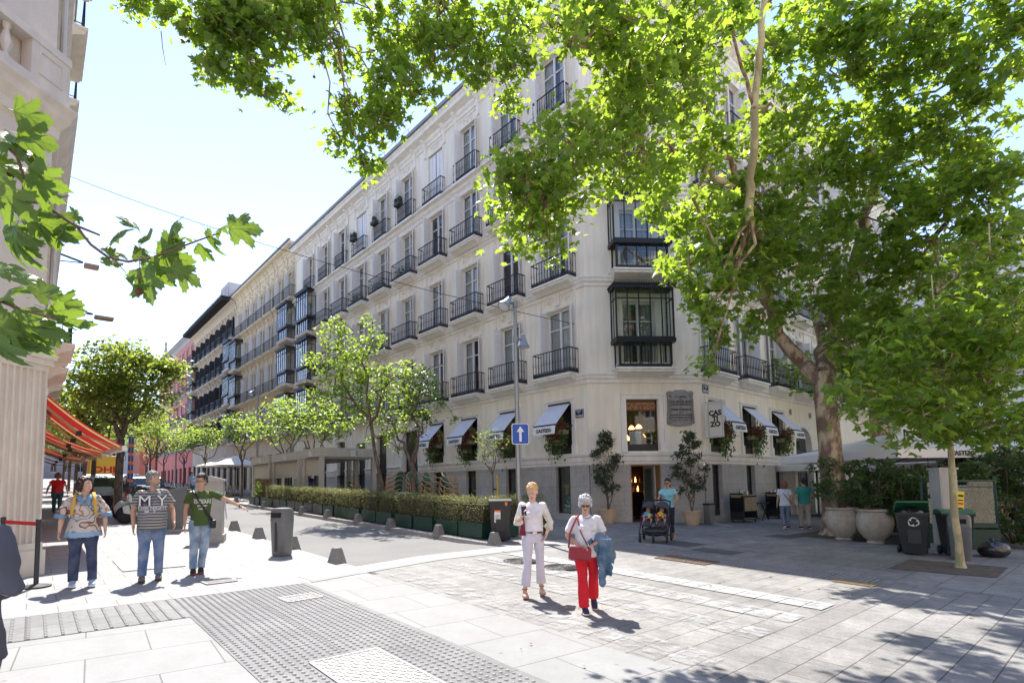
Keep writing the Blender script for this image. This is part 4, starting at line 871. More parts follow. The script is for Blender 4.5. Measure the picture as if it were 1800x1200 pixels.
for k in range(12): bs_.lathe([(.07, 0), (.07, .08), (.04, .12), (.09, .26), (.08, .34), (.035, .5), (.06, .56), (.06, .62)], (-.95-.26*k, -.14, 8.5), 8)
put('balustrade', bs_.mesh('balustrade', STO2), LB, FA, 0, 0)
dp = MB(); dp.tube([(.12, 2.3, 4.3), (.12, 2.3, 21.5)], .06, 8); dp.build('drainpipe', mat('pale_pipe', (.6, .56, .5), .5), LB)
# red house beyond and its row of street face projections
RB = thing('red_building', 'salmon red building with projecting eaves beyond the stone building', 'building', (-.15, 40, 0)); fr = FR(-.15, 40, rad(90))
ops = [(1.5+i*3.2, 2.7+i*3.2, z, z+2.2) for i in range(10) for z in (6.0, 9.8, 13.4)]
mb = MB(); wall_mb(mb, 0, 34, 0, 17, ops, .3); mb.quad((0, 0, 0), (0, 9, 0), (0, 9, 17), (0, 0, 17)); put('wall', mb.mesh('wall', RED), RB, fr, 0, 0)
Wl = window_meshes(1.2, 2.2, shutter=0)
for a, b_, c, d in ops: W = put('window', Wl['frame'], RB, fr, (a+b_)/2, c); link('pane', Wl['pane'], W); link('room', Wl['room'], W); put('balcony', slab_mb(1.9, .5, .3).mesh('balcony', STO2), RB, fr, (a+b_)/2, c)
s = MB(); s.box(0, 34, -.9, 0, 17, 17.3); put('eaves', s.mesh('eaves', TILE), RB, fr, 0, 0)
# red striped awnings on folding arms
def stripemat():
    m, nt, b = new_mat('red_striped_canvas'); L = nt.links.new; at_ = N(nt, 'ShaderNodeAttribute', attribute_name='u'); r = N(nt, 'ShaderNodeValToRGB'); r.color_ramp.interpolation = 'CONSTANT'
    e = r.color_ramp.elements; R_ = (.36, .010, .016, 1); Yl = (.60, .42, .16, 1); Bk = (.09, .05, .03, 1)
    stops = []; 
    for k in range(3):
        o = k/3; stops += [(o, R_), (o+.11, Bk), (o+.122, Yl), (o+.15, Bk), (o+.156, Yl), (o+.185, Bk), (o+.20, R_)]
    e[0].position = 0; e[0].color = R_; e[1].position = stops[1][0]; e[1].color = stops[1][1]
    for p_, c_ in stops[2:]: q = e.new(p_); q.color = c_
    L(at_.outputs['Fac'], r.inputs[0]); L(r.outputs[0], b.inputs['Base Color']); b.inputs['Roughness'].default_value = .8
    t = N(nt, 'ShaderNodeBsdfTranslucent'); L(r.outputs[0], t.inputs[0]); mx = N(nt, 'ShaderNodeMixShader'); mx.inputs[0].default_value = .3; L(b.outputs[0], mx.inputs[1]); L(t.outputs[0], mx.inputs[2]); L(mx.outputs[0], nt.nodes['Material Output'].inputs[0]); return m
STRP = stripemat(); YARM = mat('yellow_brown_arm', (.42, .30, .13), .6)
def red_awning(y0, y1, zt, zf, out, label):
    o = thing('red_awning', label, 'awning', (.1, y0, 0), 0, 'red striped awnings along the left pavement'); L_ = y1-y0
    c = MB(); nx, ny = 12, 80; c.grid(ny, nx, lambda s, t: (t*out, s*L_, zt+(zf-zt)*t-.10*sin(pi*t)+.03*y_s)) if False else c.grid(ny, nx, lambda s, t: (t*out, s*L_, zt+(zf-zt)*t-.08*sin(pi*t)+.03*s*L_))
    ob = c.build('canopy', STRP, o); a = ob.data.attributes.new('u', 'FLOAT', 'POINT'); a.data.foreach_set('value', [((i % (ny+1))/ny*L_/5.2+.06) % 1 for i in range(len(ob.data.vertices))])
    f = MB(); f.bar((out, -.02, zf-.03), (out, L_+.02, zf-.03+.03*L_), .07, .1, 0); f.bar((.02, 0, zt), (.02, L_, zt+.03*L_), .12, .14, 0); f.build('front_bar', WHITE, o)
    for q in (.25, L_/2, L_-.25):
        a_ = MB(); m_ = V((out*.45, q+.3, (zt+zf)/2-.22)); a_.bar((.05, q, zt-.25), m_, .05, .04, 0); a_.bar(m_, (out-.02, q, zf-.05), .04, .035, 0); a_.box(m_.x-.05, m_.x+.05, m_.y-.05, m_.y+.05, m_.z-.05, m_.z+.05, 1); a_.build('folding_arm', [YARM, BLACK], o)
    return o
red_awning(12.9, 17.3, 3.47, 2.47, 1.32, 'nearest red and yellow striped awning by the fluted pilaster')
red_awning(18.0, 24.5, 3.25, 2.63, 1.5, 'second red and yellow striped awning, further along the left shopfronts')
red_awning(25.5, 32, 3.3, 2.8, 1.5, 'farthest and smallest red striped awning on the left')
# wires and a few lamp arms over the street, left facade side
def wire(name, p, q, sag, label, r=.012):
    p, q = V(p), V(q); mb = MB(); mb.tube([p.lerp(q, t/16)-V((0, 0, sag*4*(t/16)*(1-t/16))) for t in range(17)], r, 4); tag(mb.build(name, BLACK), label, 'cable'); 
wire('overhead_cable', (.75, 29.5, 15.7), FL.P(-.5, 0, 7.95), .5, 'black cable slung across the street from the left facade to the corner building')
wire('facade_cable', FL.P(.0, -.05, 17.9), FL.P(-16, -.05, 17.5), .25, 'thin cable looping under the top floor balconies', .01)
for i, (y, z, l) in enumerate(((24, 10.2, 1.6), (25, 8.6, 2.2), (33, 8.2, 2.6), (42, 7.6, 2.6), (54, 6.6, 3.2))):
    mb = MB(); mb.bar((0, 0, 0), (l*.7, 0, -.25), .06, .06); mb.bar((0, 0, -.4), (l*.7, 0, -.27), .03, .03); mb.box(l*.72, l, -.2, .2, -.38, -.30, 1); mb.box(l*.74, l*.98, -.18, .18, -.40, -.38, 2)
    tag(mb.build('wall_heater', [mat('dark_metal', (.08, .08, .08), .5, .5), mat('heater_body', (.30, .26, .24), .6), mat('heater_face', (.42, .22, .18), .5)], None, (.05, y, z)), ['thin bracket with flat lamp sticking out of the left facade, highest one', 'long bracket with flat lamp sticking out of the left facade, second highest', 'bracket with reddish flat lamp beside the top of the round tree', 'bracket with reddish flat lamp half way up behind the round tree', 'lowest of the flat lamp brackets on the left facade'][i], 'lamp bracket', 'flat lamps on brackets along the left facade')
# ------------------------------------------------------------------ vegetation
def leaf_tpl(kind):
    if kind == 'plane':
        o = [(0, 0, 0), (-.16, -.02, 0), (-.50, .10, -.05), (-.30, .26, .02), (-.56, .60, -.07), (-.22, .56, .01), (0, 1.0, -.08), (.22, .56, .01), (.56, .60, -.07), (.30, .26, .02), (.50, .10, -.05), (.16, -.02, 0)]
        v = o+[(0, .32, .05)]; n = 12; return np.array(v), [(12, i, (i+1) % n) for i in range(n)]
    if kind == 'oval':
        v = [(0, 0, 0), (-.26, .3, .04), (-.22, .68, .02), (0, 1, -.06), (.22, .68, .02), (.26, .3, .04), (0, .5, -.03)]; return np.array(v), [(6, i, (i+1) % 6) for i in range(6)]
    v = [(0, 0, 0), (-.16, .45, .05), (0, 1, -.05), (.16, .45, .05)]; return np.array(v), [(0, 2, 1), (0, 3, 2)]
def leaves(name, C, S, kind, m, parent, rng, up=.3, loc=(0, 0, 0), droop=.45):
    """one mesh of many separate leaves: C centres, S sizes"""
    tv, tf = leaf_tpl(kind); n = len(C); C = np.asarray(C); S = np.asarray(S)
    nz = rng.normal(size=(n, 3)); nz[:, 2] = np.abs(nz[:, 2])+up*2.2; nz /= np.linalg.norm(nz, axis=1)[:, None]
    a = rng.normal(size=(n, 3)); a[:, 2] -= droop; a -= nz*(a*nz).sum(1)[:, None]; a /= np.linalg.norm(a, axis=1)[:, None]
    b = np.cross(a, nz); sx = rng.uniform(.8, 1.1, n); cur = rng.uniform(-.25, .55, n)
    P = C[:, None, :]+S[:, None, None]*(b[:, None, :]*(tv[None, :, 0:1]*sx[:, None, None])+a[:, None, :]*(tv[None, :, 1:2]-.4)+nz[:, None, :]*(tv[None, :, 2:3]*1.4-cur[:, None, None]*tv[None, :, 0:1]**2-.25*cur[:, None, None]*tv[None, :, 1:2]**2))
    k = len(tv); F = (np.array(tf)[None]+(np.arange(n)*k)[:, None, None]).reshape(-1, 3)
    me = bpy.data.meshes.new(name); me.vertices.add(n*k); me.vertices.foreach_set('co', P.reshape(-1).astype('f'))
    me.loops.add(F.size); me.loops.foreach_set('vertex_index', F.reshape(-1).astype('i')); me.polygons.add(len(F)); me.polygons.foreach_set('loop_start', np.arange(0, F.size, 3).astype('i'))
    me.materials.append(m); me.update(calc_edges=True); return link(name, me, parent, loc)
def subclusters(cl, rng, tw, base=None, per=14, spread=.22):
    """cl: (centre, radii, leaves). twig clumps biased to the shell; returns leaf centres, writes twigs to mesh builder tw"""
    out = []
    for c, r, n in cl:
        c = np.array(c); r = np.array(r if isinstance(r, (tuple, list)) else (r, r, r*.8)); k = max(3, n//per)
        d = rng.normal(size=(k, 3)); d /= np.linalg.norm(d, axis=1)[:, None]; q = rng.uniform(.25, 1, k)**.45
        sc = c+d*r*q[:, None]
        nodes = [c]
        for s in sc:
            if tw is not None:
                b_ = min(nodes, key=lambda q: np.sum((q-s)**2)+.15*np.sum((q-c)**2)); m_ = (b_+s)/2+rng.normal(size=3)*.05; tw.tube([b_, m_, s], [.012, .009, .005], 3, cap=False); nodes.append(s)
            m = int(per*rng.uniform(.5, 1.6)); out.append(s+rng.normal(size=(m, 3))*spread*np.array([1, 1, .7]))
    return np.concatenate(out)
def limb(mb, p, q, r0, r1, rng, n=6, wob=.12, mi=0, sag=0):
    p, q = np.array(p, float), np.array(q, float); L_ = np.linalg.norm(q-p); pts = []; pert = rng.normal(size=(n+1, 3))*wob*L_*.14
    for i in range(n+1):
        t = i/n; b = sin(pi*t); pts.append(tuple(p+(q-p)*t+pert[i]*b+np.array((0, 0, sag*L_*b))))
    mb.tube(pts, [r0+(r1-r0)*i/n for i in range(n+1)], 8 if r0 > .05 else 5, mi, cap=False); return pts
def barkmat(n, c1, c2, c3, sc=2.2):
    m, nt, b = new_mat(n); L = nt.links.new; tc = N(nt, 'ShaderNodeTexCoord'); nz = N(nt, 'ShaderNodeTexNoise', i_Scale=sc, i_Detail=6); mp = N(nt, 'ShaderNodeMapping'); mp.inputs['Scale'].default_value = (2.2, 2.2, 1)
    L(tc.outputs['Object'], mp.inputs[0]); L(mp.outputs[0], nz.inputs['Vector']); r = N(nt, 'ShaderNodeValToRGB'); e = r.color_ramp.elements; r.color_ramp.interpolation = 'EASE'
    e[0].position = .40; e[0].color = col(c1); e[1].position = .5; e[1].color = col(c2); q = e.new(.62); q.color = col(c3); q = e.new(.46); q.color = col(c1)
    L(nz.outputs[0], r.inputs[0]); n2 = N(nt, 'ShaderNodeTexNoise', i_Scale=sc*14, i_Detail=4); L(mp.outputs[0], n2.inputs['Vector'])
    mr = N(nt, 'ShaderNodeMapRange'); mr.inputs[3].default_value = .6; mr.inputs[4].default_value = 1.3; L(n2.outputs[0], mr.inputs[0]); s = N(nt, 'ShaderNodeVectorMath', operation='SCALE'); L(r.outputs[0], s.inputs[0]); L(mr.outputs[0], s.inputs['Scale']); L(s.outputs[0], b.inputs['Base Color'])
    b.inputs['Roughness'].default_value = .85; bp = N(nt, 'ShaderNodeBump', i_Strength=.8, i_Distance=.03); L(nz.outputs[0], bp.inputs['Height']); b2 = N(nt, 'ShaderNodeBump', i_Strength=.5, i_Distance=.01); L(n2.outputs[0], b2.inputs['Height']); L(bp.outputs[0], b2.inputs['Normal']); L(b2.outputs[0], b.inputs['Normal']); return m
BARK = barkmat('plane_bark', (.20, .125, .08), (.31, .215, .135), (.52, .42, .26)); BARKY = barkmat('peeled_plane_bark', (.36, .31, .17), (.5, .43, .24), (.56, .50, .30), 1.2); BARKD = barkmat('street_tree_bark', (.10, .075, .055), (.15, .115, .085), (.20, .155, .11), 5)
PLANE = leafmat('plane_leaf', (.028, .08, .018), (.13, .22, .045), (.52, .70, .06), .5, .4)
YOUNG = leafmat('young_street_leaf', (.07, .16, .02), (.15, .25, .04), (.46, .62, .07), .5, .4)
PRIV = leafmat('privet_leaf', (.05, .105, .022), (.17, .21, .055), (.44, .54, .07), .45, .32)
rng = np.random.default_rng(3)
# --- the big plane tree: clusters given in the crown's own space
T = thing('plane_tree', 'huge plane tree with mottled trunk and spreading bright green crown beside the terrace', 'tree', (19.35, 5.97, -.1))
B0 = V((19.35, 5.97, -.1)); tr = MB()
def rel(p): return tuple(V(p)-B0)
tz = [(-.0, 0, -.1), (0, 0, .12), (-.02, .02, .6), (-.05, .02, 1.6), (-.12, .03, 3.0), (-.2, .05, 4.3), (-.25, .05, 5.1)]
tr.tube(tz, [.62, .46, .37, .335, .315, .30, .28], 18, 0, cap=False)
fork = V((18.75, 6.3, 4.9))
main = [((19.06, 6.02, 4.6), at(1366, 588, 18.2), .24, .20), (at(1366, 588, 18.2), at(1345, 470, 16.2), .20, .165), (at(1345, 470, 16.2), at(1302, 352, 14.2), .15, .12), (at(1302, 352, 14.2), at(1238, 285, 12.2), .10, .07),
        (at(1345, 470, 16.2), at(1318, 388, 13.6), .12, .11), (at(1318, 388, 13.6), at(1326, 190, 12.6), .11, .09), (at(1326, 190, 12.6), at(1347, -20, 12), .09, .07), (at(1302, 352, 14.2), at(1240, 190, 11.5), .07, .05), (at(1240, 190, 11.5), at(1180, 60, 9.8), .05, .035),
        ((19.1, 6.0, 4.8), at(1462, 588, 18.2), .25, .22), (at(1462, 588, 18.2), at(1499, 470, 17.4), .22, .19), (at(1499, 470, 17.4), at(1546, 300, 16.2), .17, .13), (at(1546, 300, 16.2), at(1450, -10, 14), .11, .07), ((19.15, 6.0, 5.0), at(1430, 540, 20), .2, .15),
        (at(1238, 285, 12.2), at(1120, 235, 9.0), .06, .035), (at(1120, 235, 9.0), at(960, 330, 7.7), .035, .015), (at(1180, 60, 9.8), at(1000, 80, 7.6), .035, .018), (at(1499, 470, 17.4), at(1640, 420, 15), .13, .08), (at(1546, 300, 16.2), at(1690, 150, 13.5), .11, .06), (at(1640, 420, 15), at(1740, 300, 12.5), .07, .04), (at(1326, 190, 12.6), at(1280, 20, 12), .05, .03)]
for i, (p, q, r0, r1) in enumerate(main): limb(tr, rel(p), rel(q), r0, r1, rng, 7, .18, 1 if i in (5, 6, 3) else 0); tr.ell(rel(q), r1*1.0, 10, 7, 0)
cl = []
DSC = lambda u: .66 if u < 1130 else .66+.26*min(1, (u-1130)/150)
def blob(u, v, d, ru, rd=None, n=300, dn=0):
    if dn: d *= DSC(u)
    p = at(u, v, d); r = ru*d/FPX; cl.append((rel(p), (r, r, r*.85) if rd is None else (r, r, r*.85), int(n*.68)))
for u, v, d, ru, n in [
    # left overhanging limb low arm reaching in front of the corner facade
    (905, 340, 11.5, 45, 330), (960, 300, 11.5, 55, 480), (1010, 250, 12, 60, 560), (930, 400, 11.8, 42, 300), (965, 420, 12, 30, 160), (890, 300, 11.3, 30, 150), (985, 355, 12.2, 48, 380), (1060, 215, 12.5, 55, 500),
    # upper left mass
    (985, 45, 11, 36, 220), (1050, 40, 12, 65, 600), (1110, 100, 12.5, 70, 700), (1180, 40, 13, 70, 700), (1200, 150, 13.5, 70, 720), (1120, 190, 13, 65, 600), (1090, 290, 13, 55, 420), (1150, 300, 13.5, 50, 340), (1250, 60, 14, 60, 420), 
    (1170, 360, 14, 35, 200),
    # middle
    (1230, 260, 14, 60, 560), (1240, 380, 15, 60, 560), (1210, 470, 15.5, 45, 380), (1260, 520, 15.5, 50, 420), (1270, 590, 16, 28, 150), (1300, 470, 16, 60, 560), (1340, 560, 16.5, 45, 300), (1360, 380, 16, 65, 600), (1240, 555, 15.5, 26, 130), (1245, 640, 15, 18, 60), (1330, 270, 15, 60, 440), (1380, 200, 15, 60, 440), (1350, 110, 15, 50, 320), (1420, 290, 16, 70, 640), (1440, 420, 17, 70, 640), (1370, 480, 17, 55, 420),
    (1410, 60, 14.5, 65, 600), (1480, 140, 15, 75, 820), (1500, 250, 16, 75, 760), (1520, 380, 17, 80, 820), (1510, 500, 17.5, 70, 700), (1560, 60, 14, 75, 820), (1600, 170, 15, 75, 820), (1620, 290, 15.5, 75, 820), (1630, 410, 16, 75, 820), (1600, 520, 16.5, 70, 720), (1570, 620, 16.5, 60, 520),
    (1680, 60, 13.5, 75, 800), (1740, 120, 13.5, 55, 420), (1770, 40, 13, 50, 360), (1700, 220, 14.5, 60, 560), (1650, 350, 14.5, 60, 500), (1720, 330, 14, 55, 460), (1780, 300, 13, 30, 160), (1740, 420, 14, 60, 560), (1300, 20, 14.5, 35, 160), (1290, 340, 15, 40, 240), (1480, 40, 14.5, 50, 300), (1500, 600, 17.5, 40, 240), (1480, 545, 19.5, 55, 420), (1540, 575, 19.5, 55, 420), (1420, 500, 19, 50, 380), (1530, 650, 19.5, 55, 400), (1590, 690, 19, 55, 400), (1400, 400, 18.5, 60, 420), (1330, 450, 16.5, 50, 360), (1280, 420, 15.5, 45, 300), (1620, 620, 18, 60, 440), (1680, 480, 17, 70, 560), (1760, 560, 16, 60, 420), (1500, 700, 20, 35, 180), (1560, 300, 18, 60, 400), (1700, 280, 16.5, 60, 400), (1550, 690, 17, 50, 330), (1630, 700, 17.5, 50, 330), (1690, 600, 16, 60, 480)]: blob(u, v, d, ru, n=n*1.0, dn=1)
tw = MB(); C_ = subclusters([(c, r, int(n*1.15)) for c, r, n in cl], rng, tw, per=12, spread=.16)
DC = np.linalg.norm(C_+np.array(B0)-np.array(CAMP), axis=1); CS = np.clip(DC/14.5, .62, 1.05)
hub = [V(rel(m_[1])) for m_ in main[1:]]
for c, r, n in cl:
    c = V(c); h = min(hub, key=lambda q: (q-c).length); limb(tw, h, c, .045, .02, rng, 5, .6)
tr.build('trunk', [BARK, BARKY], T, ang=60); tw.build('branches', BARK, T)
leaves('crown', C_, rng.uniform(.11, .25, len(C_))*CS, 'plane', PLANE, T, rng)
# --- plane tree standing behind the viewer whose branches hang into the top of the view
T2 = thing('plane_tree', 'plane tree whose leafy branches hang into the top left against the sky', 'tree', (3.2, -3.6, gz(3.2, -3.6)))
B0 = V((3.2, -3.6, gz(3.2, -3.6))); tr = MB(); cl = []
tr.tube([(0, 0, -.2), (0, 0, .2), (.03, 0, 2), (0, .1, 4.4), (0, .3, 5.6)], [.5, .4, .34, .3, .24], 14, cap=False)
arms = [at(520, -60, 8), at(760, -40, 9), at(330, -60, 7.5), at(900, -60, 9.5)]
for a_ in arms: limb(tr, (0, .3, 5.5), rel(a_), .16, .06, rng, 8, .4, sag=.12)
for u, v, d, ru, n in [(240, 15, 7.2, 26, 70), (290, 20, 7.2, 26, 90), (350, 40, 7.4, 40, 170), (400, 60, 7.6, 55, 330), (380, 120, 7.6, 34, 150), (440, 130, 7.7, 42, 210), (480, 60, 7.8, 60, 400), (490, 170, 7.8, 26, 90), (410, 30, 7.5, 45, 250), (540, 20, 8, 50, 300), (560, 80, 8, 32, 100), (440, 0, 7.6, 60, 350),
    (590, 10, 8.4, 30, 100), (610, 110, 8.4, 28, 90), (625, 190, 8.2, 40, 170), (600, 250, 8.2, 24, 70), (660, 230, 8.2, 40, 170), (640, 290, 8.2, 28, 90), (690, 150, 8.4, 55, 300), (700, 60, 8.6, 65, 430), (740, 170, 8.6, 28, 80), (770, 90, 8.8, 55, 330), (780, 20, 9, 60, 400), (850, 60, 9.2, 60, 420), (845, 125, 9.2, 35, 170), (905, 120, 9.4, 40, 200), (900, 180, 9.6, 26, 90), (910, 30, 9.6, 50, 280), (650, 20, 8.4, 30, 90), (680, 200, 8.3, 36, 150)]: blob(u, v-4, d, ru*.88, n=n*1.7)
tw = MB(); C_ = subclusters(cl, rng, tw, per=10, spread=.10)
hubs = [V(rel(a_)) for a_ in arms]
for c, r, n in cl:
    c = V(c); h = min(hubs, key=lambda q: (q-c).length); limb(tw, h, c, .022, .008, rng, 6, .5, sag=.08)
tw.tube([rel(at(283, 55, 7.2)), rel(at(286, 85, 7.2)), rel(at(291, 115, 7.2))], [.008, .006, .004], 4)
for _ in range(46):
    c = cl[rng.integers(len(cl))][0]; q = V(c)+V(rng.normal(size=3)*.25); tw.ell(q, .022, 6, 5, 1); tw.tube([q, q+V((0, 0, .09))], .003, 3)
tr.build('trunk', BARK, T2, ang=60); tw.build('branches', [BARK, mat('seed_ball', (.16, .075, .04), .9, bs=200, ba=.8)], T2)
leaves('crown', C_, rng.uniform(.065, .15, len(C_)), 'plane', PLANE, T2, rng)
# --- young plane tree with thin pale trunk at the right
T3 = thing('plane_tree', 'young plane tree with a thin pale mottled trunk in a soil pit at the right', 'tree', (14.37, 2.34, -.17))
B0 = V((14.37, 2.34, -.17)); tr = MB(); cl = []
tr.tube([(0, 0, -.05), (.0, .0, .1), (.02, 0, .5), (.0, .03, 1.0), (.03, .02, 1.9), (.0, .0, 3.0), (.05, .1, 4.4), (0, .1, 6)], [.12, .075, .062, .064, .056, .045, .025, .012], 10, 0)
for u, v, d, ru, n in [(1690, 640, 13.5, 60, 480), (1620, 640, 13, 60, 420), (1560, 620, 13, 50, 300), (1600, 720, 12.5, 50, 300), (1540, 700, 12.5, 30, 110), (1660, 740, 12.3, 50, 260), (1725, 720, 12.5, 55, 380), (1770, 650, 12.5, 60, 480), (1780, 740, 12, 40, 220), (1740, 560, 13, 70, 620), (1780, 480, 13, 55, 400), (1680, 560, 13.5, 60, 420), (1790, 580, 12, 50, 320), (1510, 745, 12.4, 16, 30), (1490, 690, 12.4, 24, 60), (1640, 590, 13, 50, 300), (1590, 770, 12.6, 20, 40), (1700, 470, 14, 50, 300), (1770, 395, 13.5, 35, 180)]: blob(u, v, d-2.3, ru*1.05, n=n*1.0)
tw = MB(); C_ = subclusters(cl, rng, tw, per=12, spread=.2)
for c, r, n in cl:
    h = V((.02, .05, min(5.6, max(2.7, c[2]-.5)))); limb(tw, h, c, .03, .012, rng, 5, .5, sag=.05)
tr.build('trunk', BARKY, T3, ang=60); tw.build('branches', BARK, T3); leaves('crown', C_, rng.uniform(.11, .21, len(C_)), 'plane', PLANE, T3, rng)
# two more plane trees on the terrace, trunks seen above the screen
for (u, v0, d, lab) in ((1757, 950, 21, 'plane tree trunk rising behind the green glass screen at the far right'), (1560, 940, 26, 'thick plane trunk behind the white terrace parasols')):
    p = at(u, v0, d); p.z = gz(p.x, p.y); t_ = thing('plane_tree', lab, 'tree', p); tr = MB(); r = .14 if u > 1700 else .45
    tr.tube([(0, 0, -.1), (0, 0, 1.5), (.05, 0, 3.2), (0, .05, 6), (.1, 0, 8)], [r*1.2, r, r*.95, r*.8, r*.6], 10, cap=False); tr.build('trunk', BARK, t_, ang=60)
    B0 = V(p); cl = [((rng.normal()*1.6, rng.normal()*1.6, 7.2+rng.normal()*1.2), 1.5, 320) for _ in range(9)]; tw = MB(); C_ = subclusters(cl, rng, tw, per=14, spread=.3)
    for c, r_, n in cl: limb(tw, (0, 0, 5.5), c, .06, .02, rng, 5, .5)
    tw.build('branches', BARK, t_); leaves('crown', C_, rng.uniform(.16, .28, len(C_)), 'plane', PLANE, t_, rng)
# --- the near branch, leaf by leaf, big lobed leaves with veins
def bigleaf_mesh(cu=1.0, sk=0.0):
    half = [(0, 0), (.07, -.03), (.20, .0), (.34, -.02), (.40, .06), (.52, .06), (.46, .14), (.50, .20), (.40, .24), (.32, .30), (.34, .36), (.44, .42), (.50, .52), (.62, .60), (.54, .64), (.56, .72), (.44, .68), (.36, .74), (.28, .66), (.20, .60), (.20, .68), (.26, .78), (.18, .82), (.20, .92), (.10, .94), (.0, 1.08)]
    o = half+[(-x, y) for x, y in half[-2:0:-1]]; n = len(o); mb = MB()
    def zf(x, y): return .10*math.sqrt(abs(x)+.0001)*.6-.32*cu*x*x*(1+sk*x)-.22*cu*y*y*(y-.2)+.03*sin(8*x+5*y+cu*3)
    inner = [(x*.45, .28+(y-.28)*.45) for x, y in o]
    vs = [(x, y, zf(x, y)) for x, y in o]+[(x, y, zf(x, y)+.006) for x, y in inner]+[(0, .28, zf(0, .28))]
    mb.add(vs, [(i, (i+1) % n, n+(i+1) % n, n+i) for i in range(n)]+[(n+i, n+(i+1) % n, 2*n) for i in range(n)], 0)
    for tip in ((0, 1.04), (.58, .60), (-.58, .60), (.47, .07), (-.47, .07)):
        pts = [(tip[0]*t, .02+(tip[1]-.02)*t) for t in (0, .25, .5, .75, .97)]; mb.tube([(x, y, zf(x, y)+.008) for x, y in pts], [.011, .009, .007, .005, .002], 3, 1, cap=False)
        for t in (.35, .55, .72):
            b_ = V((tip[0]*t, .02+(tip[1]-.02)*t)); d_ = V((tip[0], tip[1])).normalized(); n_ = V((-d_.y, d_.x))
            for s_ in (-1, 1): e_ = b_+(d_+n_*s_).normalized()*.13; mb.tube([(b_.x, b_.y, zf(b_.x, b_.y)+.008), (e_.x, e_.y, zf(e_.x, e_.y)+.006)], [.004, .0015], 3, 1, cap=False)
    mb.tube([(0, 0, 0), (0, -.14, .02), (.0, -.30, .07)], [.012, .010, .012], 4, 1)
    return mb
NEARL = leafmat('near_plane_leaf', (.035, .11, .045), (.11, .20, .05), (.34, .50, .04), .38, .45); VEIN = mat('leaf_vein', (.24, .33, .10), .6)
LMS = [bigleaf_mesh(*q).mesh('leaf', [NEARL, VEIN], True) for q in ((1, 0), (2.2, 1.2), (-.6, -.8), (3.2, -1), (1.6, .5))]
TW = mat('twig_bark', (.16, .11, .085), .8, ns=12, na=.3, bs=60, ba=.5)
NB = thing('plane_branch', 'near plane tree branch with large lobed leaves reaching in from the left edge', 'branch', at(-120, 300, 1.9))
B0 = V(NB.location); mb = MB()
def pathm(pts, r): mb.tube([rel(at(u, v, d)) for u, v, d in pts], r, 7)
pathm([(-120, 300, 1.9), (-40, 340, 1.85), (20, 355, 1.85), (70, 355, 1.85), (85, 365, 1.85), (130, 395, 1.85), (175, 413, 1.85)], [.012, .010, .008, .0065, .006, .005, .0035])
pathm([(130, 392, 1.85), (160, 430, 1.86), (190, 452, 1.88), (225, 460, 1.9), (270, 452, 1.9), (310, 437, 1.9), (350, 422, 1.92), (385, 410, 1.94)], [.005, .005, .0048, .0045, .004, .0035, .003, .002])
pathm([(200, 455, 1.88), (222, 480, 1.9)], [.002, .0015]); pathm([(245, 452, 1.9), (246, 480, 1.9), (244, 508, 1.9)], [.0016, .0014, .0014])
pathm([(-120, 120, 1.75), (-30, 215, 1.7), (5, 250, 1.7), (30, 275, 1.7), (45, 320, 1.75), (45, 360, 1.8)], [.009, .007, .006, .005, .004, .003])
pathm([(70, 355, 1.85), (122, 344, 1.85)], [.003, .0015]); pathm([(-100, 470, 1.6), (-20, 520, 1.55), (40, 545, 1.55), (100, 560, 1.55)], [.008, .006, .004, .003])
for u, v, d in ((244, 513, 1.9), (18, 306, 1.72)): mb.ell(rel(at(u, v, d)), .013, 10, 8, 1)
mb.build('twig', [TW, mat('seed_ball', (.16, .075, .04), .9, bs=200, ba=.8)], NB, smooth=True)
def nleaf(u, v, d, size, ang, tx, ty):
    """base at pixel, size in photo pixels, ang = direction of the tip, tilt away from / around its axis"""
    s = size*d/FPX; t = rad(ang); a = CR*cos(t)+CU*sin(t); n_ = -CF; a = (Matrix.Rotation(rad(tx), 3, CR.cross(a) if False else n_.cross(a)) @ a); n_ = (Matrix.Rotation(rad(tx), 3, (-CF).cross(CR*cos(t)+CU*sin(t))) @ n_); n_ = Matrix.Rotation(rad(ty), 3, a) @ n_
    b = a.cross(n_); R = Matrix((b, a, n_)).transposed(); nleaf.k = getattr(nleaf, 'k', 0)+1; s *= (.74 if u < 130 else .9); o = link('leaf', LMS[(nleaf.k*3+nleaf.k//4) % 5], NB, rel(at(u, v, d))); o.rotation_euler = R.to_euler(); o.scale = (s, s, s)
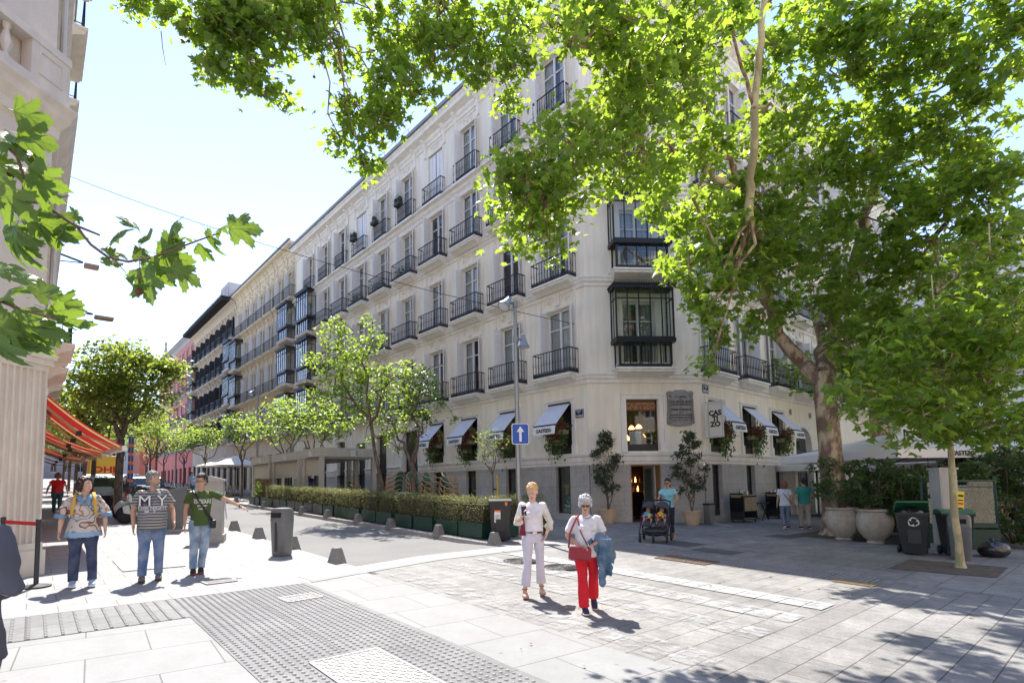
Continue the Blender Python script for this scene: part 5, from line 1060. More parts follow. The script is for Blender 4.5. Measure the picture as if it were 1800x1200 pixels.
for L_ in [(402, 402, 1.94, 62, 10, 20, 15), (395, 398, 1.94, 34, 190, 30, 60), (362, 405, 1.93, 52, -70, 15, 55), (305, 417, 1.92, 62, 125, 25, -20), (232, 400, 1.9, 44, 118, 20, 60), (215, 415, 1.88, 62, 160, 35, 25), (262, 420, 1.9, 50, 165, 45, 20), (285, 425, 1.9, 48, 10, 50, 20), (335, 420, 1.92, 40, 160, 20, 70), (345, 432, 1.92, 40, -35, 30, 50),
           (275, 445, 1.9, 66, -10, 25, 30), (300, 470, 1.9, 58, -22, 30, -30), (250, 470, 1.9, 72, -75, 10, 10), (262, 460, 1.89, 60, -52, 20, 40), (222, 490, 1.9, 50, -60, 20, 70), (205, 470, 1.88, 40, 150, 10, 55), (190, 448, 1.9, 40, 70, 50, 20), (235, 440, 1.92, 44, -20, 50, -20), (130, 385, 1.84, 30, 80, 30, 60), (100, 400, 1.84, 50, -50, 40, 30),
           (60, 385, 1.82, 90, -28, 25, 20), (40, 390, 1.8, 66, 20, 40, -20), (110, 405, 1.84, 70, 160, 50, 10), (30, 395, 1.75, 105, -135, 15, 10), (75, 400, 1.82, 70, 200, 45, -10), (20, 400, 1.76, 80, -70, 30, 15),
           (42, 320, 1.72, 80, -20, 40, 40), (55, 290, 1.72, 78, -48, 20, 25), (-10, 330, 1.66, 92, -40, 25, -15), (15, 250, 1.68, 70, 30, 35, -35), (30, 235, 1.7, 84, 5, 55, 30), (-20, 240, 1.66, 95, 25, 55, -20), (25, 195, 1.7, 75, 15, 60, 20), (0, 300, 1.7, 70, -110, 20, 20), (30, 262, 1.7, 60, -20, 60, -40), (60, 270, 1.74, 50, -60, 40, 60), (-20, 285, 1.66, 80, 40, 55, 10),
           (30, 545, 1.55, 110, -80, 10, 10), (85, 545, 1.6, 90, -35, 30, 35), (60, 520, 1.58, 60, 50, 40, 20), (0, 530, 1.52, 80, 100, 35, -20), (40, 500, 1.6, 60, 80, 40, 20), (-15, 590, 1.5, 95, -70, 30, 25), (70, 570, 1.6, 70, -15, 50, -30), (20, 600, 1.56, 60, -40, 40, 30), (-25, 560, 1.5, 100, -40, 40, -40), (95, 530, 1.65, 60, 10, 60, 20), (60, 600, 1.6, 55, 15, 55, 20), (-10, 480, 1.6, 70, 60, 45, 0)]: nleaf(*L_)
# --- street trees
def street_tree(x, y, h, cr, label, trunk_h=2.3, *A_, dome=0, **K_):
    return _street_tree(x, y, h, cr, label, trunk_h, dome, *A_, **K_)
def _street_tree(x, y, h, cr, label, trunk_h=2.3, dome=0, n=900, m=YOUNG, kind='oval', ls=(.09, .16), forks=4, seed=1, flat=1.0, group='young street trees', lean=0, r0=.075, stake=False, thin=False):
    rg = np.random.default_rng(seed); z = gz(x, y); t = thing('street_tree', label, 'tree', (x, y, z), 0, group); tr = MB(); tw = MB()
    top = (lean, lean*.3, trunk_h); tr.tube([(0, 0, -.05), (0, 0, .15), (lean*.3, 0, trunk_h*.5), top], [r0*1.4, r0*1.05, r0*.95, r0*.9], 9, cap=False); cl = []
    for k in range(forks):
        a = 2*pi*(k+rg.uniform(-.2, .2))/forks; q = rg.uniform(.45, .62); e = (top[0]+cr*q*cos(a), top[1]+cr*q*sin(a), trunk_h+(h-trunk_h)*rg.uniform(.35, .75)); P_ = limb(tr, top, e, r0*.62, r0*.25, rg, 6, .5)
        for j in range(3):
            b = rg.normal(size=3); b[2] = abs(b[2])*.5; c = np.array(e)+b/np.linalg.norm(b)*cr*.42*rg.uniform(.5, 1.1); c[2] = min(c[2], h-cr*.2); limb(tw, P_[4], c, r0*.2, .008, rg, 4, .5); cl.append((c, (cr*.36, cr*.36, cr*.27*flat), n/(forks*3+2)))
    limb(tr, top, (top[0], top[1], h-.5), r0*.6, r0*.15, rg, 6, .4); cl += [((top[0], top[1], h-cr*.3), (cr*.35, cr*.35, cr*.3*flat), n/(forks*3+2)), ((top[0], top[1], trunk_h+(h-trunk_h)*.45), (cr*.5, cr*.5, cr*.4), n/(forks*3+2))]
    if dome:
        zc = (trunk_h+h)/2+.2; hz = (h-trunk_h)/2
        for k in range(dome): a = k*2.39996; q = 1-2*(k+.5)/dome*.92; w_ = math.sqrt(max(0, 1-q*q)); cl.append(((top[0]+cr*.78*w_*cos(a), top[1]+cr*.78*w_*sin(a), zc+hz*.78*q), (cr*.27, cr*.27, cr*.24), n/dome*.8))
    C_ = subclusters([(c, r, int(nn)) for c, r, nn in cl], rg, tw, per=11, spread=cr*.09+.03)
    tr.build('trunk', BARKD, t, ang=60); tw.build('branches', BARKD, t); leaves('crown', C_, rg.uniform(*ls, len(C_)), kind, m, t, rg, up=.5)
    if stake: s = MB(); s.tube([(.12, -.05, 0), (.13, -.05, 1.75)], .035, 7); s.bar((.0, -.05, 1.3), (.14, -.05, 1.3), .03, .05, 1); s.build('stake', [mat('yellow_stake', (.50, .36, .06), .7, ns=6, na=.2), BLACK], t)
    return t
# the tall one over the terrace pavilions: branches spelled out from its fork
T4 = thing('street_tree', 'tall bright green street tree in front of the corner building beside the grey pavilions', 'tree', (10.8, 19.0, gz(10.8, 19.0)), 0, 'young street trees')
B0 = V(T4.location); tr = MB(); tw = MB(); cl = []; D0 = 18.2
kn = [(675, 868), (668, 835), (658, 790), (652, 740), (628, 715), (600, 670)]
pp = [rel(at(u, v, 21.3)) for u, v in kn]; tr.tube(pp, [.085, .075, .072, .068, .055, .04], 8, cap=False)
br3 = [((652, 740), (690, 660), .07), ((628, 715), (560, 640), .045), ((600, 670), (600, 560), .04), ((652, 745), (640, 620), .06), ((690, 660), (740, 660), .04), ((655, 760), (700, 790), .03), ((628, 715), (540, 700), .03), ((640, 620), (655, 560), .03), ((560, 640), (540, 632), .02), ((690, 660), (780, 640), .03), ((600, 560), (585, 560), .02)]
for (a_, b_, r_) in br3: limb(tr, rel(at(*a_, 21.3)), rel(at(*b_, 21.3+rng.uniform(-1, 1))), r_, r_*.4, rng, 5, .5)
for u, v, ru, n in [(590, 570, 14, 50), (582, 590, 22, 110), (545, 630, 14, 50), (560, 640, 20, 90), (600, 625, 30, 210), (610, 585, 14, 50), (655, 575, 14, 45), (640, 560, 12, 30), (660, 600, 18, 80), (635, 640, 34, 280), (590, 665, 26, 160), (565, 690, 26, 150), (610, 700, 32, 260), (655, 680, 36, 330), (690, 665, 34, 280), (720, 650, 22, 120), (740, 655, 16, 60), (700, 710, 30, 230), (650, 730, 26, 170), (735, 700, 28, 190), (770, 705, 20, 90), (680, 750, 22, 110), (720, 740, 26, 150), (752, 735, 18, 70), (610, 745, 16, 60), (640, 775, 14, 40), (555, 740, 12, 30), (695, 785, 12, 26), (800, 738, 9, 18), (630, 600, 20, 90), (618, 650, 30, 200), (575, 720, 20, 90)]: blob(u, v, 21.3+rng.uniform(-1.3, 1.3), ru, n=n*2.2)
C_ = subclusters(cl, rng, tw, per=10, spread=.13)
for c, r, n in cl:
    c = V(c); h = min([V(rel(at(*b_[1], 21.3))) for b_ in br3]+[V(rel(at(652, 735, 21.3)))], key=lambda q: (q-c).length); limb(tw, h, c, .022, .008, rng, 4, .5)
tr.build('trunk', BARKD, T4, ang=60); tw.build('branches', BARKD, T4); leaves('crown', C_, rng.uniform(.10, .19, len(C_)), 'oval', YOUNG, T4, rng, up=.5)
# darker neighbour with forked trunk
T5 = thing('street_tree', 'darker forked street tree behind the stacked terrace chairs', 'tree', (11.4, 17.2, gz(11.4, 17.2)), 0, 'young street trees')
B0 = V(T5.location); tr = MB(); tw = MB(); cl = []; dd_ = 20.2
tr.tube([rel(at(u, v, dd_)) for u, v in ((730, 900), (728, 860), (727, 828), (722, 812))], [.12, .11, .1, .1], 8, cap=False)
b5 = [((724, 815), (690, 745), .07), ((724, 815), (735, 700), .06), ((727, 815), (745, 730), .05), ((735, 700), (742, 650), .04), ((690, 745), (665, 720), .04)]
for a_, b_, r_ in b5: limb(tr, rel(at(*a_, dd_)), rel(at(*b_, dd_)), r_, r_*.5, rng, 6, .4)
for u, v, ru, n in [(740, 675, 28, 260), (720, 690, 24, 180), (760, 680, 20, 130), (735, 720, 24, 170), (750, 750, 18, 80), (700, 730, 22, 120)]: blob(u, v, dd_+rng.uniform(-.6, .6), ru, n=n*1.2)
C_ = subclusters(cl, rng, tw, per=11, spread=.12)
for c, r, n in cl: limb(tw, rel(at(735, 705, dd_)), c, .02, .008, rng, 4, .5)
DKL = leafmat('dark_street_leaf', (.02, .055, .022), (.05, .09, .03), (.14, .22, .04), .28, .35)
tr.build('trunk', BARKD, T5, ang=60); tw.build('branches', BARKD, T5); leaves('crown', C_, rng.uniform(.10, .17, len(C_)), 'oval', DKL, T5, rng)
street_tree(11.2, 12.8, 3.35, .75, 'small round headed tree tied to a yellow stake behind the hedge', 1.75, 420, PRIV, 'thin', (.07, .12), 4, 21, r0=.03, stake=True)
for k, (x, y, h, cr, n, sd, lab) in enumerate([(11.6, 27.5, 6.1, 2.1, 1500, 5, 'bushy bright green tree rising behind the roofs of the nearest pavilions'), (11.6, 31.8, 6.3, 2.2, 1500, 6, 'bushy bright green tree behind the roof of the farthest pavilion'), (10.9, 38.0, 6.0, 1.6, 800, 7, 'slender light green tree left of the grey pavilions beside the tall lamp'), (10.9, 48, 6.4, 2.0, 1000, 8, 'light green street tree in front of the white parasols'), (10.9, 56, 6.0, 2.0, 800, 9, 'small street tree beyond the white parasols'), (10.9, 66, 6.4, 2.2, 700, 10, 'street tree in front of the pink block'), (10.9, 78, 6.6, 2.3, 600, 11, 'farthest street tree on the right pavement')]):
    street_tree(x, y, h, cr, lab, 2.4, n, YOUNG, 'oval', (.14, .24), 4, sd)
# the round glossy tree on the left pavement and its row
street_tree(2.65, 25.6, 6.9, 1.95, 'round topped glossy tree with forked trunk behind the walking men', 3.0, 4600, PRIV, 'oval', (.14, .24), 5, 33, .75, 'glossy street trees on the left pavement', .05, .15, dome=34)
for k, (x, y, h, cr, n, lab) in enumerate([(2.3, 32.5, 6.3, 2.2, 1900, 'second glossy tree in the left row, behind the round one'), (2.4, 40, 6.3, 2.0, 1200, 'third glossy tree in the left row, over the yellow van'), (2.4, 48, 6.4, 2.2, 1000, 'fourth glossy tree in the left row'), (2.4, 57, 6.5, 2.3, 900, 'fifth glossy tree in the left row'), (2.4, 68, 6.6, 2.5, 800, 'farthest glossy tree in the left row')]):
    street_tree(x, y, h, cr, lab, 2.6, int(n*1.8), PRIV, 'oval', (.15, .26), 4, 50+k, .8, 'glossy street trees on the left pavement', .05, .11, dome=16)
for k, (x, y, h, n, lab) in enumerate([(6.6, 44, 6.4, 1200, 'light green tree over the parked scooters, left one'), (7.4, 52, 6.4, 1100, 'light green tree over the parked scooters, middle one'), (6.2, 62, 7.0, 1000, 'light green tree farther up the middle of the street'), (7.6, 74, 7.4, 900, 'light green tree near the brick red house'), (5.0, 86, 7.6, 900, 'farthest light green tree in the middle of the street')]):
    street_tree(x+.2, y, h, 2.2, lab, 2.6, n, YOUNG, 'oval', (.15, .24), 4, 70+k, 1, 'light green trees along the middle of the street')
# --- hedge in planter boxes
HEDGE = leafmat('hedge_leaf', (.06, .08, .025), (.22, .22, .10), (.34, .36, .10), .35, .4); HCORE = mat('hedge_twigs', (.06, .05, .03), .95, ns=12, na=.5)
PGREEN = mat('dark_green_planter', (.012, .055, .035), .45, ns=3, na=.2, dirt=.15); PGREY = mat('grey_planter', (.10, .105, .11), .5, ns=3, na=.15); EARTH = mat('planter_earth', (.05, .035, .025), .95, ns=20, na=.5)
def planter(x0, y0, x1, y1, m, label, hh=.95, leafy=True, seed=0, ivy=0):
    cx, cy = (x0+x1)/2, (y0+y1)/2; a, b = abs(x1-x0)/2, abs(y1-y0)/2; z = gz(cx, cy)+.004; t = thing('hedge_planter', label, 'planter', (cx, cy, z), 0, 'planter boxes of clipped hedge along the kerb')
    mb = MB(); mb.box(-a, a, -b, b, .03, .40, 0); mb.box(-a-.012, a+.012, -b-.012, b+.012, .40, .43, 0); mb.box(-a+.02, a-.02, -b+.02, b-.02, .42, .436, 1); [mb.box(sx*(a-.06)-.03, sx*(a-.06)+.03, sy*(b-.06)-.03, sy*(b-.06)+.03, 0, .03, 0) for sx in (-1, 1) for sy in (-1, 1)]
    bx = mb.build('box', [m, EARTH], t); bx.rotation_euler = (.028, 0, 0)
    if leafy:
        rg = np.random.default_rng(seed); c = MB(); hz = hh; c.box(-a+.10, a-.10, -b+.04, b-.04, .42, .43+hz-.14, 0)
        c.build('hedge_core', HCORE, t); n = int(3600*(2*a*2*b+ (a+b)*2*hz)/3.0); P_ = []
        for _ in range(n):
            f = rg.uniform(0, 1)
            u, v_, w_ = rg.uniform(-1, 1), rg.uniform(-1, 1), rg.uniform(0, 1)
            if f < .3: p = (u*a, v_*b, hz)
            elif f < .65: p = (-a if u < .35 else a, v_*b, w_*hz)
            else: p = (u*a, -b if v_ < .3 else b, w_*hz)
            P_.append((p[0]+rg.normal()*.035, p[1]+rg.normal()*.035, .44+p[2]+rg.normal()*.04*(1+(rg.uniform() < .06)*2.5)+.035*sin(p[1]*7+seed)))
        leaves('hedge', P_, rg.uniform(.035, .075, len(P_)), 'thin', HEDGE, t, rg, up=.1)
    return t
ys = [11.25, 12.35, 13.6, 14.75, 16.0, 17.1, 18.35, 19.4, 20.6, 21.55, 22.7, 23.6, 24.7, 25.6, 26.7, 27.6, 28.7, 29.5, 30.4]
for i, y in enumerate(ys):
    g_ = i not in (9, 10, 11, 12, 14)
    m_ = PGREEN if (i < 9 or i in (13, 15, 16, 17, 18)) else PGREY
    leafy = i < 16
    lab = ('dark green' if m_ is PGREEN else 'grey')+' planter box with hedge, '+['nearest to the camera at the corner of the row', 'second from the near corner', 'third from the near corner', 'fourth from the near corner', 'fifth from the near corner', 'sixth from the near corner', 'seventh from the near corner', 'eighth from the near corner', 'ninth from the near corner', 'first of the grey ones', 'second of the grey ones', 'third of the grey ones', 'fourth of the grey ones', 'between two grey boxes near the far end', 'last of the grey ones', 'fourth from the far end of the row', 'third from the far end of the row', 'second from the far end of the row', 'at the far end of the row'][i]
    if not leafy: lab = 'small green planter box with brown reeds, '+['', 'nearest of the three at the far end', 'second from the far end', 'at the very far end of the row'][i-15]
    t = planter(9.42, y, 9.90, y+1.03, m_, lab, .62 if i < 9 else .60, leafy, 100+i)
    if not leafy:
        s = MB(); [s.bar((.08+random.uniform(-.02, .02), -.48+k*.032, .42), (.08+random.uniform(-.02, .02), -.48+k*.032, 1.4), .018, .02) for k in range(31)]; s.build('reed_screen', mat('reed', (.22, .13, .08), .9, ns=8, na=.4), t)
        if i == 17: rg = np.random.default_rng(5); leaves('plant', rg.normal(size=(260, 3))*np.array((.14, .2, .22))+np.array((-.1, 0, .85)), rg.uniform(.07, .12, 260), 'oval', YOUNG, t, rg)
planter(9.95, 11.25, 10.95, 11.72, PGREEN, 'dark green planter box with hedge turning the corner behind the black wheelie bin', .66, True, 140)
planter(11.0, 11.25, 11.95, 11.72, PGREEN, 'dark green planter box with hedge beside the blonde woman and the sign pole', .66, True, 141)
# --- potted magnolias and urns
MAGL = leafmat('magnolia_leaf', (.015, .05, .022), (.06, .075, .02), (.12, .16, .03), .2, .28); POTM = mat('cream_clay_pot', (.62, .44, .28), .75, ns=4, na=.1, dirt=.12)
def magnolia(x, y, label, seed, h=2.9):
    rg = np.random.default_rng(seed); z = gz(x, y); t = thing('potted_magnolia', label, 'potted tree', (x, y, z), 0, 'potted magnolias by the restaurant door')
    p = MB(); p.lathe([(.0, 0), (.2, 0), (.235, .08), (.30, .30), (.325, .46), (.345, .48), (.345, .52), (.30, .52), (.29, .47), (0, .46)], n=24, mi=0); p.build('pot', [POTM], t, ang=50)
    tr = MB(); tw = MB(); cl = []
    for k in range(4): a = k*1.7+rg.uniform(-.3, .3); e = (.32*cos(a), .32*sin(a), 1.5+.35*k*.5); limb(tr, (0, 0, .45), e, .022, .012, rg, 5, .4); limb(tr, e, (e[0]*1.2, e[1]*1.2, e[2]+.6), .012, .005, rg, 4, .4)
    limb(tr, (0, 0, .45), (.02, 0, h-.2), .03, .008, rg, 8, .2)
    for k in range(22):
        q = k/21; zz = 1.25+(h-1.35)*q; r = .55*sin(pi*min(1, .25+q*.78))**.8; a = rg.uniform(0, 6.28); cl.append(((r*cos(a)*.85, r*sin(a)*.85, zz), .18, 62))
    C_ = subclusters(cl, rg, tw, per=8, spread=.07)
    for c, r, n in cl: limb(tw, (0, 0, c[2]-.25), c, .009, .005, rg, 3, .3)
    tr.build('stems', BARKD, t); tw.build('branches', BARKD, t); leaves('foliage', C_, rg.uniform(.12, .20, len(C_)), 'thin', MAGL, t, rg, up=.0, droop=-.6); return t
magnolia(16.75, 12.62, 'potted magnolia in a cream clay pot left of the restaurant door', 5, 3.45); magnolia(18.85, 10.45, 'potted magnolia in a cream clay pot right of the restaurant door', 9, 3.5)
URN = mat('weathered_urn', (.52, .45, .35), .85, ns=3, na=.25, ns2=14, na2=.15, bs=18, ba=.4, dirt=.3); SHR = leafmat('terrace_shrub_leaf', (.025, .07, .02), (.075, .13, .035), (.2, .3, .04), .32, .4)
def shrub(name, x, y, label, seed, h, r, pot=None, n=1100, grp='shrubs round the terrace', dz=0, ls=(.05, .1)):
    rg = np.random.default_rng(seed); z = gz(x, y)+dz; t = thing(name, label, 'shrub', (x, y, z), 0, grp); z0 = 0
    if pot == 'urn':
        p = MB(); p.lathe([(0, 0), (.21, 0), (.21, .04), (.18, .07), (.29, .17), (.39, .33), (.435, .52), (.43, .68), (.39, .80), (.375, .85), (.41, .87), (.42, .91), (.40, .93), (.35, .93), (.34, .86), (0, .84)], n=28); p.tube([(.425*cos(a*pi/12), .425*sin(a*pi/12), .60) for a in range(24)], .015, 5, close=True); p.build('urn', URN, t, ang=60); z0 = .82
    elif pot: p = MB(); p.lathe([(0, 0), (.2, 0), (.3, .5), (.32, .55), (.28, .55), (0, .5)], n=18); p.build('pot', POTM, t, ang=50); z0 = .5
    tr = MB(); tw = MB(); cl = []
    for k in range(6):
        a = k*1.05+rg.uniform(-.3, .3); e = (r*.6*cos(a), r*.6*sin(a), z0+(h-z0)*rg.uniform(.5, .85)); P_ = limb(tr, (0, 0, z0-.05), e, .02, .008, rg, 5, .5)
        for j in range(3): cl.append(((e[0]*1.1+rg.normal()*.15*r, e[1]*1.1+rg.normal()*.15*r, z0+(h-z0)*(.35+.3*j)*rg.uniform(.8, 1.1)), r*.33, n//6))
    C_ = subclusters(cl, rg, tw, per=12, spread=.06); [limb(tw, (0, 0, z0), c_[0], .008, .005, rg, 3, .2) for c_ in cl]; tr.build('stems', BARKD, t); tw.build('branches', BARKD, t); leaves('foliage', C_, rg.uniform(*ls, len(C_))*1.25, 'oval', SHR, t, rg, up=.2); return t
shrub('urn_shrub', 18.15, 5.45, 'leafy shrub in the left of two weathered stone urns beside the big trunk', 1, 2.2, .7, 'urn', 520); shrub('urn_shrub', 18.0, 4.65, 'leafy shrub in the right of two weathered stone urns, next to the open bin', 2, 2.15, .65, 'urn', 520)
shrub('terrace_shrub', 18.2, 3.9, 'shrub in a pale pot hidden behind the open wheelie bin', 3, 1.9, .6, 'pot', 900)
shrub('terrace_shrub', 19.3, 4.2, 'shrub behind the wheelie bins under the parasols', 4, 1.9, .8, None, 1100)
shrub('terrace_shrub', 21.2, 2.3, 'tall dark shrub right of the green glass screen', 5, 2.4, 1.0, None, 1800); shrub('terrace_shrub', 22.4, 2.9, 'dark shrub at the right edge behind the brick planter', 6, 2.6, 1.1, None, 1800); shrub('terrace_shrub', 20.0, 1.75, 'small leafy plant at the foot of the glass screen corner', 7, .8, .35, None, 400)
shrub('terrace_shrub', 19.55, 3.05, 'bushy plant pressed against the inside of the glass screen', 12, 1.95, .8, None, 2200)
shrub('terrace_shrub', 20.6, 5.0, 'shrub in the middle of the terrace under the parasols', 8, 2.0, .9, None, 1300)
# ------------------------------------------------------------------ street furniture
POLE = mat('galvanised_pole', (.30, .31, .32), .4, .7, ns=3, na=.12); LGL = mat('lamp_glass', (.55, .58, .58), .15, spec=.8); BLUE = mat('sign_blue', (.01, .09, .42), .35); SWH = mat('sign_white', (.78, .78, .78), .4); DKG = mat('dark_grey_metal', (.055, .058, .062), .45, .4, ns=6, na=.2)
def lamppost(x, y, h, label, sign=False, side=1):
    z = gz(x, y); t = thing('street_lamp', label, 'street lamp', (x, y, z), 0, 'tall street lamps with twin bell heads')
    p = MB(); p.tube([(0, 0, -.1), (0, 0, .6), (0, 0, 2.6), (-.005, 0, h)], [.085, .08, .068, .05], 14); p.tube([(0, 0, .0), (0, 0, .06)], .16, 14); p.box(-.05, .05, -.09, -.07, .5, .8); p.build('pole', POLE, t, ang=40)
    for k, (zz, dx) in enumerate(((h-.12, -.34), (h-1.15, .30))):
        l = MB(); c = (dx, 0, zz)
        if k == 0:
            R_ = Matrix.Rotation(rad(38), 3, 'Y'); s0 = len(l.v)
        else: R_ = Matrix.Identity(3); s0 = 0
        l.lathe([(.05, .20), (.075, .19), (.08, .10), (.10, .06), (.10, .03), (.13, -.04), (.17, -.13), (.19, -.17), (.19, -.19)], n=18, mi=0); l.lathe([(0, -.20), (.10, -.20), (.18, -.185)], n=18, mi=1)
        l.v = [tuple(R_ @ V(a)+V(c)) for a in l.v]; l.bar((0, 0, zz+.02), (dx*.8, 0, zz+.05), .04, .05, 0); l.tube([(0, 0, zz-.08), (0, 0, zz+.1)], .08, 10, 0); l.build('lamp_head', [POLE, LGL], t, ang=50)
    if sign:
        s = MB(); R_ = .25; o = [(-R_+.04, -.30), (R_-.04, -.30), (R_, -.26), (R_, .26), (R_-.04, .30), (-R_+.04, .30), (-R_, .26), (-R_, -.26)]
        s.prism(o, 0, .02, 'y', 1); s.prism([(a*.93, b*.94) for a, b in o], -.004, .0, 'y', 0); s.prism([(-.035, -.22), (.035, -.22), (.035, .06), (.11, .06), (0, .22), (-.11, .06), (-.035, .06)], -.009, -.0045, 'y', 1)
        s.bar((0, .03, -.2), (0, .03, .2), .05, .03, 2); link('one_way_sign', s.mesh('one_way_sign', [BLUE, SWH, POLE]), t, (.02, -.10, 2.93), rad(-33))
    return t
lamppost(10.82, 11.25, 6.86, 'tall grey lamp post carrying the blue one way sign near the corner', True)
lamppost(10.85, 34.7, 6.9, 'second tall grey lamp post behind the far pavilion'); lamppost(10.85, 59.5, 7.0, 'third tall grey lamp post far up the street')
GRB = mat('bollard_granite', (.24, .23, .215), .85, ns=45, na=.4, ns2=4, na2=.15, bs=50, ba=.4)
def bollard(x, y, label, h=.29, w=.30, grp='granite wedge bollards along the kerbs', rz=0):
    mb = MB(); b = w/2; mb.add([(-b, -b, -.05), (b, -b, -.05), (b, b, -.05), (-b, b, -.05), (-b*.45, -b*.55, h), (b*.45, -b*.55, h), (b*.45, b*.55, h), (-b*.45, b*.55, h)], [(3, 2, 1, 0), (4, 5, 6, 7), (0, 1, 5, 4), (1, 2, 6, 5), (2, 3, 7, 6), (3, 0, 4, 7)])
    o = mb.build('bollard', GRB, None, (x, y, gz(x, y)), rz); bevel(o, .012, 2); tag(o, label, 'bollard', grp)
for x, y, l in ((4.66, 9.98, 'granite wedge bollard nearest the camera at the left road edge'), (4.68, 12.35, 'granite wedge bollard just behind the grey litter bin'), (4.70, 14.8, 'second granite bollard beyond the grey litter bin'), (4.74, 17.2, 'granite bollard next to the stone coloured utility cabinet'), (9.17, 10.45, 'granite bollard at the wheel of the black wheelie bin'), (9.17, 12.9, 'right kerb bollard second from the wheelie bin'), (9.17, 15.6, 'right kerb bollard third from the wheelie bin'), (9.17, 17.9, 'right kerb bollard fourth from the wheelie bin'), (9.17, 20.5, 'right kerb bollard fifth from the wheelie bin'), (9.17, 23.1, 'right kerb bollard sixth from the wheelie bin'), (9.17, 28.1, 'right kerb bollard second from the far end of the planters'), (9.17, 33.0, 'right kerb bollard beyond the last planter')): bollard(x, y, l, rz=.1)
LB_ = mat('litter_bin_grey', (.14, .145, .145), .45, ns=5, na=.12, bs=80, ba=.08)
def litterbin(x, y, label, rz, lean=0):
    t = thing('litter_bin', label, 'litter bin', (x, y, gz(x, y)), rz, 'rounded grey litter bins'); mb = MB()
    def ring(w, d, z, n=24): return [(w*abs(cos(a))**.55*(1 if cos(a) >= 0 else -1), d*abs(sin(a))**.55*(1 if sin(a) >= 0 else -1), z) for a in [2*pi*k/n for k in range(n)]]
    rs = [ring(.16, .15, 0), ring(.175, .165, .03), ring(.205, .195, .72), ring(.21, .20, .74), ring(.205, .195, .76), ring(.205, .19, .92), ring(.17, .16, .985), ring(.08, .08, 1.0)]
    vs = [p for r in rs for p in r]; n = 24; mb.add(vs, [(i*n+j, i*n+(j+1) % n, (i+1)*n+(j+1) % n, (i+1)*n+j) for i in range(7) for j in range(n)]+[tuple(7*n+j for j in range(n))]); mb.build('body', LB_, t, ang=35)
    s = MB(); s.box(-.12, .12, -.205, -.15, .80, .90); s.build('slot', mat('slot_black', (.01, .01, .01), .8), t); s = MB(); s.bar((-.213, -.02, .05), (-.218, -.02, .74), .006, .01); s.box(-.02, .02, -.205, -.196, .1, .7); s.build('seam', DKG, t); return t
litterbin(4.13, 11.5, 'rounded grey litter bin standing alone at the left road edge', rad(-60)); litterbin(15.85, 2.55, 'rounded dark grey litter bin half hidden by the thin pale trunk', rad(-80))
WB = mat('wheelie_black', (.018, .019, .021), .45, ns=4, na=.15, dirt=.2); WBG = mat('wheelie_dark_green', (.011, .017, .018), .45, ns=4, na=.15, dirt=.2); LIDG = mat('green_lid', (.03, .16, .07), .4); BAGM = mat('black_bin_bag', (.02, .02, .025), .22, spec=.7, bs=14, ba=1); REC = mat('recycling_print', (.62, .66, .66), .6); ORG = mat('orange_tape', (.8, .2, .03), .6)
